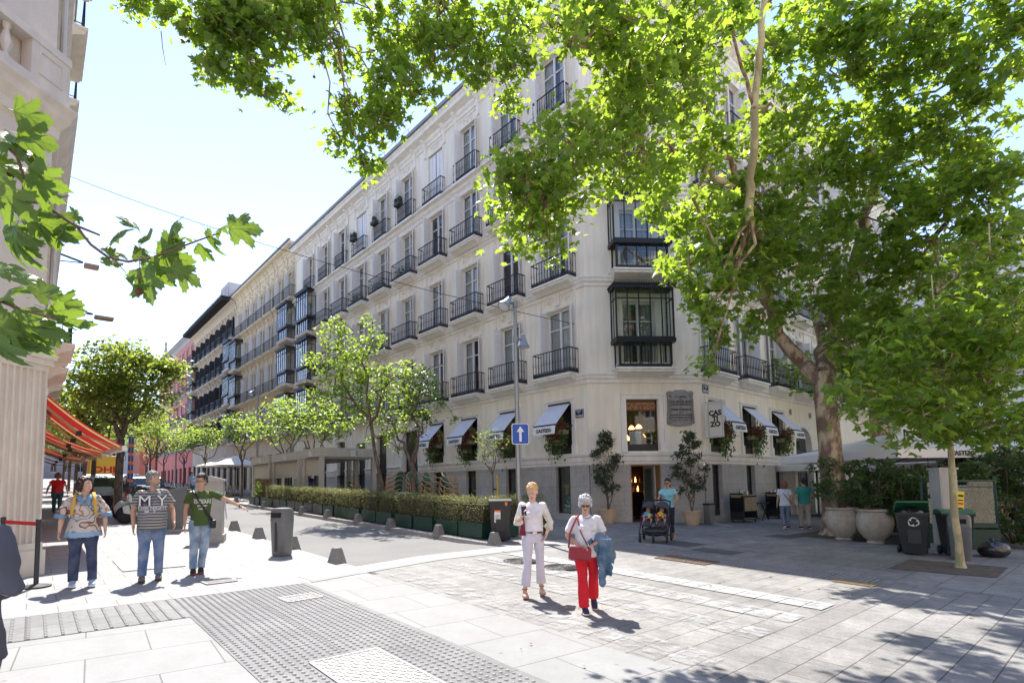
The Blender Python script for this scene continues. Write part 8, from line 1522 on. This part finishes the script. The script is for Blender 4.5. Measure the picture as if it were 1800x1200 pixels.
s.build('chest_print', [mat('print_white', (.68, .68, .68), .7), mat('print_black', (.03, .03, .03), .7), mat('print_grey', (.55, .55, .55), .7)], t)
# 3 green T-shirt man
t, P, hp = human('smiling dark haired man in a green T-shirt stretching his arm out to the side', GP(2.28, 10.28), rad(-12), 1.68, dict(ankL=(.02, .06, .08), kneeL=(.07, .0, .49), ankR=(-.10, -.06, .08), kneeR=(-.10, -.05, .49), shL=(.19, .01, 1.40), elL=(.43, -.02, 1.28), wrL=(.66, -.07, 1.15), elR=(-.24, .04, 1.12), wrR=(-.25, -.02, .87)), SK1, .98, .2, 0, (rad(-32), rad(6)), dict(k='short', m=HAIRK), top=dict(m=fabric('olive_green_jersey', (.055, .095, .02)), hem=.84, sleeve=.62, cuff=.074, ease=.018, name='t_shirt', wr=.010), bottom=dict(m=JEANL, hemr=.062, ease=.012), shoes=dict(m=fabric('black_trainer', (.03, .02, .02)), sole=mat('dark_red_sole', (.3, .05, .04), .6)), smile=True, glasses='frame')
s = MB(); rr = random.Random(8)
for i in range(4): put_text(s, ['Wild North Club', 'OCEAN', 'EST 1987', 'riders'][i], [.038, .075, .04, .05][i], lambda x, y, o, i=i: (x+.02, -.147+x*x*1.5-o*.5, 1.285-.055*i+y), 0, .02, 1.05)
s.build('chest_print', mat('print_cream', (.65, .65, .6), .7), t)
b = MB(); b.tube([(-.13, .06, 1.46), (-.12, -.06, 1.45), (-.06, -.135, 1.32), (.06, -.15, 1.12), (.17, -.11, .95), (.20, -.02, .9)], [(.022, .007)]*6, 8, fixed=(1, .2, -.3)); b.build('shoulder_strap', BLACK, t, smooth=True); b = MB(); b.box(.15, .25, -.12, .02, .78, .93); bevel(b.build('shoulder_bag', BLACK, t), .02); b = MB(); b.tube([V((.64+.028*cos(a*pi/6)*.4, -.065+.03*cos(a*pi/6), 1.16+.03*sin(a*pi/6))) for a in range(12)], .007, 5, close=True); b.build('wristband', BLACK, t)
# 4 blonde woman
WTEE = fabric('white_tee', (.72, .70, .70)); WPANT = fabric('lilac_white_denim', (.60, .57, .62)); g4 = (5.66, 5.60)
t, P, hp = human('blonde woman in white top and cropped white trousers walking while looking at her phone', GP(*g4), rad(-38), 1.60, dict(ankL=(.13, .10, .10), kneeL=(.10, .02, .50), ankR=(-.16, -.10, .09), kneeR=(-.11, -.10, .50), toeL=0, shL=(.155, .01, 1.40), shR=(-.155, .01, 1.40), elL=(.29, .08, 1.14), wrL=(.21, -.03, .96), elR=(-.27, .0, 1.12), wrR=(-.20, -.22, 1.24)), SK2, .90, 0, .8, (rad(-22), rad(24)), dict(k='tied', m=HAIRBL), top=dict(m=WTEE, hem=1.00, sleeve=.4, cuff=.06, ease=.014, name='white_top', wr=.006), bottom=dict(m=WPANT, len=.80, hemr=.078, ease=.008, waist=.985), shoes=dict(m=mat('tan_leather', (.33, .16, .07), .5)), handdir={'R': (.3, -.35, .8), 'L': (-.3, -.4, -.6)}, hips=1.04, sandals=True, curl=.7)
b = MB(); KN = fabric('cream_cardigan', (.66, .62, .52))
for q, s_ in (('L', 1), ('R', -1)):
    sh, e, w = P['sh'+q], P['el'+q], P['wr'+q]; b.ell(sh+V((0, .01, 0)), .062, 12, 8); b.tube([sh, sh.lerp(e, .5)+V((0, .01, 0)), e, e.lerp(w, .35), e.lerp(w, .5)], [.060, .056, .052, .062, .078], 14); b.tube([sh+V((-s_*.02, .02, 0)), (s_*.13, .0, 1.25), (s_*.145, .03, 1.10), (s_*.155, .06, .97)], [(.03, .06), (.022, .07), (.022, .07), (.015, .06)], 12, fixed=(1, 0, 0))
b.tube([(0, .09, 1.43), (0, .11, 1.25), (0, .12, 1.0), (.02, .12, .88)], [(.14, .03), (.16, .03), (.15, .03), (.14, .02)], 14, fixed=(1, 0, 0)); remesh(b, 'cardigan', KN, t, .009, 2, .012, 12)
b = MB(); b.ell((.02, 0, .985), (.150, .112, .02), 24, 6); b.v = [(x, y, min(1.003, max(.967, z))) for x, y, z in b.v]; b.build('belt', mat('brown_belt', (.13, .05, .025), .4, ns=40, na=.6), t); b = MB(); b.box(-.02, .045, -.122, -.112, .965, 1.005); b.build('belt_buckle', CHR, t)
b = MB(); R_ = Matrix.Rotation(rad(-25), 3, 'X'); b.box(-.038, .038, -.005, .005, -.075, .075); b.v = [tuple(P['wrR']+V((.03, -.055, .10))+R_ @ V(v)) for v in b.v]; PH = mat('dark_phone', (.02, .02, .025), .15, spec=.8); ph = b.build('held_phone', PH, t)
b = MB(); b.tube([(-.16, -.02, 1.32), (-.17, -.06, 1.1), (-.175, -.07, .95)], [(.016, .016), (.03, .02), (.05, .03)], 8, fixed=(1, 0, 0)); b.build('burgundy_tassel_bag', fabric('burgundy', (.20, .015, .04)), t, smooth=True)
# 5 grey haired lady in red trousers
g5 = (5.60, 4.58); RTR = fabric('red_trouser_cloth', (.62, .008, .02))
t, P, hp = human('silver haired woman with sunglasses, white T-shirt and bright red trousers', GP(*g5), rad(-42), 1.46, dict(ankL=(.12, .20, .17), kneeL=(.10, .03, .52), toeL=38, ankR=(-.07, -.14, .08), kneeR=(-.09, -.12, .50), shL=(.19, .01, 1.40), elL=(.27, .02, 1.13), wrL=(.10, -.23, 1.04), elR=(-.29, .02, 1.13), wrR=(-.12, -.20, 1.00)), SK1, 1.08, .5, 1, (rad(-8), rad(14)), dict(k='curly', m=HAIRW), top=dict(m=fabric('white_jersey', (.70, .69, .67)), hem=.84, flare=.012, sleeve=.78, cuff=.075, ease=.018, name='t_shirt', wr=.010), bottom=dict(m=RTR, hemr=.082, ease=.014), shoes=dict(m=fabric('navy_sneaker', (.03, .03, .07)), sole=mat('cream_sole', (.62, .58, .50), .6)), glasses='sun', handdir={'L': (-.75, -.4, 0), 'R': (.55, -.5, -.1)}, curl=.8)
b = MB(); b.box(-.17, .17, -.05, .05, -.10, .10); BURG = mat('burgundy_leather', (.24, .012, .03), .35, ns=8, na=.15); o = b.build('handbag', BURG, t, (-.14, -.27, .90), rad(8)); bevel(o, .03, 3); o.rotation_euler = (rad(-6), rad(7), rad(8)); b = MB(); b.tube([(-.30, -.22, .98), (-.26, -.12, 1.2), (-.15, -.08, 1.43), (-.10, .05, 1.47)], [(.014, .005)]*4, 6, fixed=(1, 0, 0)); b.tube([(.0, -.26, .98), (-.10, -.17, 1.2), (-.14, -.06, 1.44)], [(.010, .004)]*3, 6, fixed=(1, 0, 0)); b.build('bag_strap', BURG, t, smooth=True)
b = MB(); b.box(-.036, .036, -.004, .004, -.07, .07); R_ = Matrix.Rotation(rad(60), 3, 'Y') @ Matrix.Rotation(rad(-50), 3, 'X'); b.v = [tuple(P['wrL']+V((-.08, -.06, .035))+R_ @ V(v)) for v in b.v]; b.build('held_phone', PH, t)
b = MB(); b.tube([P['elL']+V((-.02, -.08, .0)), (.22, -.16, 1.08), (.24, -.14, .85), (.26, -.12, .66), (.27, -.1, .55)], [(.09, .07), (.14, .10), (.13, .075), (.11, .06), (.07, .04)], 14, fixed=(1, 0, 0)); b.tube([(.30, -.1, 1.1), (.36, -.06, .92), (.36, -.05, .72)], [(.05, .08), (.06, .06), (.04, .05)], 12, fixed=(1, 0, 0)); b.tube([(.2, -.2, .8), (.2, -.2, .5), (.21, -.19, .42)], [(.05, .04), (.045, .035), (.045, .035)], 12, fixed=(1, 0, 0)); remesh(b, 'denim_jacket', denim('teal_denim', (.05, .12, .19), .35), t, .009, 1, .030, 11, vz=.6)
b = MB(); [b.ell((.085*sin(a*.28), -.075-.075*cos(a*.28), 1.415+.045*abs(a*.28)**2-.0), .010, 6, 5) for a in range(-5, 6)]; b.build('necklace', mat('purple_beads', (.08, .05, .22), .3), t)
# 6 woman with the pushchair
AQ = fabric('aqua_tee', (.22, .52, .56)); NVY = fabric('navy_legging', (.02, .02, .05)); g6 = (14.15, 8.55); RZ6 = rad(-68)
t, P, hp = human('woman in an aqua T-shirt and sunglasses pushing the twin pushchair', GP(*g6), RZ6, 1.68, dict(ankL=(.08, .16, .12), kneeL=(.09, .0, .50), toeL=25, ankR=(-.08, -.12, .08), kneeR=(-.09, -.10, .5), elL=(.27, -.04, 1.16), wrL=(.22, -.30, 1.08), elR=(-.27, -.04, 1.16), wrR=(-.22, -.30, 1.08)), SK3, .98, 0, .8, (rad(-15), rad(8)), dict(k='tied', m=HAIRK), vox=.010, top=dict(m=AQ, hem=.90, sleeve=.5, cuff=.075, ease=.02, name='t_shirt', wr=.009), bottom=dict(m=NVY, len=.9, hemr=.046, ease=.004), shoes=dict(m=fabric('brown_sandal', (.22, .10, .05))), glasses='sun')
def pushchair():
    t = thing('twin_pushchair', 'dark grey twin pushchair with two hooded seats and hanging toys', 'pushchair', GP(13.1, 8.33), RZ6+.05); GYF = fabric('charcoal_fabric', (.05, .047, .055)); fr = MB()
    for s_ in (-.36, .36): fr.tube([(s_, -.45, .2), (s_, -.2, .42), (s_, .2, .78), (s_, .45, 1.05)], .016, 6); fr.tube([(s_, .35, .14), (s_, .1, .45), (s_, .05, .6)], .016, 6)
    fr.tube([(-.36, .45, 1.05), (-.2, .5, 1.09), (.2, .5, 1.09), (.36, .45, 1.05)], .02, 8); fr.tube([(-.36, .35, .14), (.36, .35, .14)], .016, 6); fr.tube([(-.36, -.42, .22), (.36, -.42, .22)], .016, 6); fr.build('frame', BLACK, t)
    sb = MB(); sb.tube([(0, -.35, .30), (0, .0, .24), (0, .28, .30)], [(.33, .04), (.34, .12), (.32, .08)], 14, fixed=(1, 0, 0)); remesh(sb, 'basket', GYF, t, .012, 2, .012, 9)
    for s_ in (-1, 1):
        x = s_*.175; c = MB(); c.tube([(x, -.34, .42), (x, -.28, .52), (x, -.05, .50), (x, .10, .60), (x, .28, .88)], [(.14, .03), (.16, .04), (.165, .05), (.165, .05), (.15, .04)], 12, fixed=(1, 0, 0)); remesh(c, 'seat', GYF, t, .012, 1)
        h = MB(); h.grid(10, 8, lambda u, v: (x+(.17-.01*sin(v*pi))*cos(pi*u)*-1, .30-.52*v*sin(pi*u)**.3+.0*v, .80+.26*sin(pi*u)**.6*(1-.35*(v-.35)**2)-.10*v*v)); ho = h.build('hood', GYF, t, smooth=True); sd = ho.modifiers.new('s', 'SOLIDIFY'); sd.thickness = .012
        b = MB(); b.tube([(x-.15, -.1, .66), (x-.12, -.24, .66), (x+.12, -.24, .66), (x+.15, -.1, .66)], .018, 7); b.build('bumper_bar', GYF, t)
        ty = MB(); cs_ = (0, 1, 2) if s_ < 0 else (3, 2, 4); [ty.ell((x-.08+.07*k, -.27, .68+(.04 if k == 1 else 0)), (.035, .03, .045), 8, 6, cs_[k]) for k in range(3)]; ty.tube([(x-.08, -.27, .74), (x, -.28, .80), (x+.07, -.27, .73)], .014, 6, cs_[1]); ty.build('toy', [mat('toy_pink', (.75, .15, .35), .5), mat('toy_blue', (.05, .45, .6), .5), mat('toy_yellow', (.8, .55, .03), .5), mat('toy_red', (.7, .06, .04), .5), mat('toy_orange', (.8, .3, .02), .5)], t)
    for x, y, r in ((-.34, -.46, .10), (.34, -.46, .10), (0, -.46, .10), (-.36, .36, .14), (.36, .36, .14)): w = MB(); w.lathe([(r*.5, -.025), (r, -.02), (r, .02), (r*.5, .025)], n=16); w.lathe([(0, -.02), (r*.5, -.025), (r*.5, .025), (0, .02)], n=12, mi=1); w.v = [(x+c, y+a, r+b_) for a, b_, c in w.v]; w.build('wheel', [RUB, DKG], t); 
    f = MB(); [f.bar((x, -.46, .1), (x, -.42, .24), .03, .03) for x in (-.34, 0, .34)]; f.build('fork', BLACK, t); return t
pc = pushchair()
for s_, lab in ((-1, 'baby with bare legs in the left pushchair seat behind the pink and blue toy'), (1, 'baby in the right pushchair seat behind the yellow and red toy')):
    loc = Matrix.Rotation(pc.rotation_euler.z, 4, 'Z') @ V((s_*.175, .04, .56)); t = thing('person', lab, 'person', pc.location+loc, pc.rotation_euler.z, 'babies in the pushchair'); b = MB(); b.ell((0, .04, .28), (.062, .068, .075), 14, 10); b.ell((0, -.02, .262), (.010, .012, .010), 6, 5); b.tube([(0, .04, .0), (0, .06, .12), (0, .05, .20)], [(.07, .06), (.075, .055), (.03, .03)], 12, fixed=(1, 0, 0))
    for q in (-1, 1):
        b.tube([(q*.06, .05, .17), (q*.10, -.02, .10), (q*.07, -.10, .11)], [.026, .022, .016], 8); b.ell((q*.07, -.12, .11), (.016, .02, .012), 8, 6); [b.tube([(q*.07+k*.008-.012, -.13, .112), (q*.07+k*.009-.012, -.15, .105)], .005, 5) for k in range(4)]; b.tube([(q*.05, .02, .0), (q*.09, -.14, .04), (q*.10, -.30, -.06)], [.04, .034, .02], 8); b.ell((q*.10, -.33, -.05), (.018, .035, .02), 8, 6)
    remesh(b, 'body', SK2, t, .007, 2); c = MB(); c.tube([(0, .04, -.02), (0, .055, .10), (0, .05, .19)], [(.082, .072), (.085, .066), (.05, .045)], 12, fixed=(1, 0, 0)); [c.tube([(q*.05, .05, .16), (q*.085, .01, .13)], [.038, .034], 8) for q in (-1, 1)]; remesh(c, 'romper', fabric('white_romper' if s_ < 0 else 'grey_romper', (.62, .62, .62) if s_ < 0 else (.3, .3, .33)), t, .009, 2)
    h = MB(); h.ell((0, .055, .30), (.064, .068, .068), 12, 9); h.build('hair', HAIRR, t, smooth=True); e = MB(); [e.ell((q*.024, -.022, .285), (.008, .005, .008), 6, 5) for q in (-1, 1)]; e.build('face', EYED, t)
# 7, 8 couple seen from behind
WB_ = fabric('white_blouse', (.68, .68, .70)); rzb = rad(122)
t, P, hp = human('woman in a white blouse and grey trousers walking away beside the teal polo shirt', GP(20.15, 7.75), rzb, 1.64, dict(ankL=(.08, .15, .14), kneeL=(.09, .02, .5), toeL=35, ankR=(-.09, -.10, .08), kneeR=(-.09, -.08, .5)), SK1, 1.0, 0, 0, (rad(-10), 0), dict(k='long', m=HAIRR), vox=.011, top=dict(m=WB_, hem=.84, flare=.02, sleeve=.6, cuff=.07, ease=.02, name='blouse'), bottom=dict(m=fabric('grey_blue_cloth', (.17, .22, .28)), len=.82, hemr=.06), shoes=dict(m=fabric('dark_flat_shoe', (.05, .03, .03))))
b = MB(); b.tube([(.16, .02, 1.45), (.06, .13, 1.3), (-.10, .15, 1.08), (-.2, .1, .92)], [(.012, .005)]*4, 6, fixed=(1, 0, 0)); b.build('shoulder_strap', BLACK, t, smooth=True)
t, P, hp = human('man in a teal polo shirt and beige trousers walking away by the big trunk', GP(20.75, 7.35), rzb, 1.74, dict(ankL=(.10, -.12, .08), kneeL=(.10, -.09, .49), ankR=(-.10, .12, .10), kneeR=(-.10, .02, .49), toeR=15), SK1, 1.14, .3, 0, (rad(8), 0), dict(k='short', m=HAIRK), vox=.011, top=dict(m=fabric('teal_pique', (.03, .26, .20)), hem=.86, sleeve=.72, cuff=.075, ease=.02, name='polo_shirt'), bottom=dict(m=fabric('beige_chino', (.42, .34, .26)), hemr=.068, ease=.014), shoes=dict(m=fabric('black_shoe', (.02, .02, .02))))
b = MB(); b.tube([(.18, 0, 1.47), (.26, .03, 1.2), (.28, .03, 1.0)], [(.02, .006), (.02, .006), (.04, .03)], 8, fixed=(0, 1, 0)); b.tube([(.27, .03, 1.05), (.28, .03, .85), (.28, .03, .80)], [(.05, .03), (.14, .04), (.12, .03)], 10, fixed=(0, 1, 0)); b.build('tote_bag', fabric('cream_canvas_bag', (.62, .58, .48)), t, smooth=True)
# 9 woman in red from behind
t, P, hp = human('stout woman in a red top and dark teal trousers walking away under the awnings', GP(.80, 27.3), rad(178), 1.62, dict(ankL=(.10, -.1, .08), kneeL=(.10, -.08, .5), ankR=(-.10, .14, .10), kneeR=(-.1, .03, .5), elL=(.31, .05, 1.14), wrL=(.36, -.06, .93), elR=(-.31, .05, 1.14), wrR=(-.35, .05, .92)), SK2, 1.34, .5, 0, (0, 0), dict(k='bob', m=HAIRR), vox=.011, top=dict(m=fabric('red_top', (.60, .015, .02)), hem=.90, sleeve=.45, cuff=.085, name='red_top'), bottom=dict(m=fabric('dark_teal_cloth', (.03, .09, .11)), hemr=.062), shoes=dict(m=fabric('tan_flat', (.30, .15, .08))))
b = MB(); b.tube([(-.16, .02, 1.46), (-.04, .14, 1.32), (.14, .17, 1.06), (.2, .12, .95)], [(.012, .005)]*4, 6, fixed=(1, 0, 0)); b.build('shoulder_strap', BLACK, t, smooth=True)
# 10 dark jacket at the left edge
q = at(-84, 1100, 2.62); JK = fabric('charcoal_wool', (.08, .088, .11)); t, P, hp = human('person in a dark grey jacket cut off by the left edge, seen from behind', GP(q.x, q.y), rad(150), 1.74, dict(elL=(.29, .06, 1.14), wrL=(.10, -.24, 1.10), elR=(-.31, .10, 1.15), wrR=(-.08, -.22, 1.10)), SK2, 1.08, 0, 0, (0, 0), dict(k='short', m=HAIRG), top=dict(m=JK, hem=.80, flare=.03, sleeve=1.9, cuff=.05, ease=.03, name='jacket', wr=.010), bottom=dict(m=fabric('grey_suit_cloth', (.11, .11, .13)), hemr=.07, ease=.02), shoes=dict(m=fabric('black_shoe', (.02, .02, .02))))
# 11 man on the balcony, 12 far passers by, 13 seated guest
p = FL.P(bl[8]+.15, -.28, LZ[1]); human('man in a pink shirt on a second floor balcony near the glazed oriels', p, rad(-50), 1.72, dict(wrR=(-.10, -.16, 1.42), elR=(-.26, -.05, 1.20), wrL=(.15, -.25, 1.02)), SK1, 1.05, .4, 0, (rad(-30), rad(15)), dict(k='short', m=HAIRK), vox=.014, top=dict(m=fabric('pink_shirt', (.62, .28, .42)), sleeve=1.3, cuff=.05, name='shirt'), bottom=dict(m=NAVYD))
human('man in a light blue shirt standing far up the street by the second lamp', GP(8.0, 38.6), rad(40), 1.74, {}, SK1, 1.05, .2, 0, (0, 0), dict(k='short', m=HAIRK), vox=.015, top=dict(m=fabric('light_blue_shirt', (.22, .38, .62)), name='shirt'), bottom=dict(m=NAVYD))
human('waiter in white standing inside the middle terrace pavilion', GP(11.6, 28.2), rad(-60), 1.75, {}, SK3, 1.0, 0, 0, (0, 0), dict(k='short', m=HAIRK), vox=.015, top=dict(m=fabric('blue_work_shirt', (.05, .09, .40)), name='shirt'), bottom=dict(m=fabric('black_trouser', (.02, .02, .02))))
sx, sy = 20.9, 3.25; c_ = dup(ch0, (sx, sy, gz(sx, sy)), rad(-60), 'single green terrace chair with a seated guest behind the glass screen', 'occupied terrace chairs')
human('seated guest with a bright blue cap and pale shirt behind the glass screen', (sx, sy, gz(sx, sy)-.44), rad(-60), 1.72, dict(kneeL=(.12, -.42, .93), ankL=(.13, -.44, .55), kneeR=(-.12, -.42, .93), ankR=(-.13, -.44, .55), wrL=(.12, -.35, 1.0), wrR=(-.12, -.35, 1.0), elL=(.26, -.1, 1.14), elR=(-.26, -.1, 1.14)), SK3, 1.15, .5, 0, (0, rad(10)), dict(k='short', m=fabric('bright_blue_cap', (.02, .14, .62))), vox=.012, top=dict(m=fabric('pale_shirt', (.45, .5, .55)), name='shirt'), bottom=dict(m=NAVYD), shoes=dict(m=fabric('black_shoe', (.02, .02, .02))))
for o in bpy.data.objects:
    if '_hc' in o: del o['_hc']
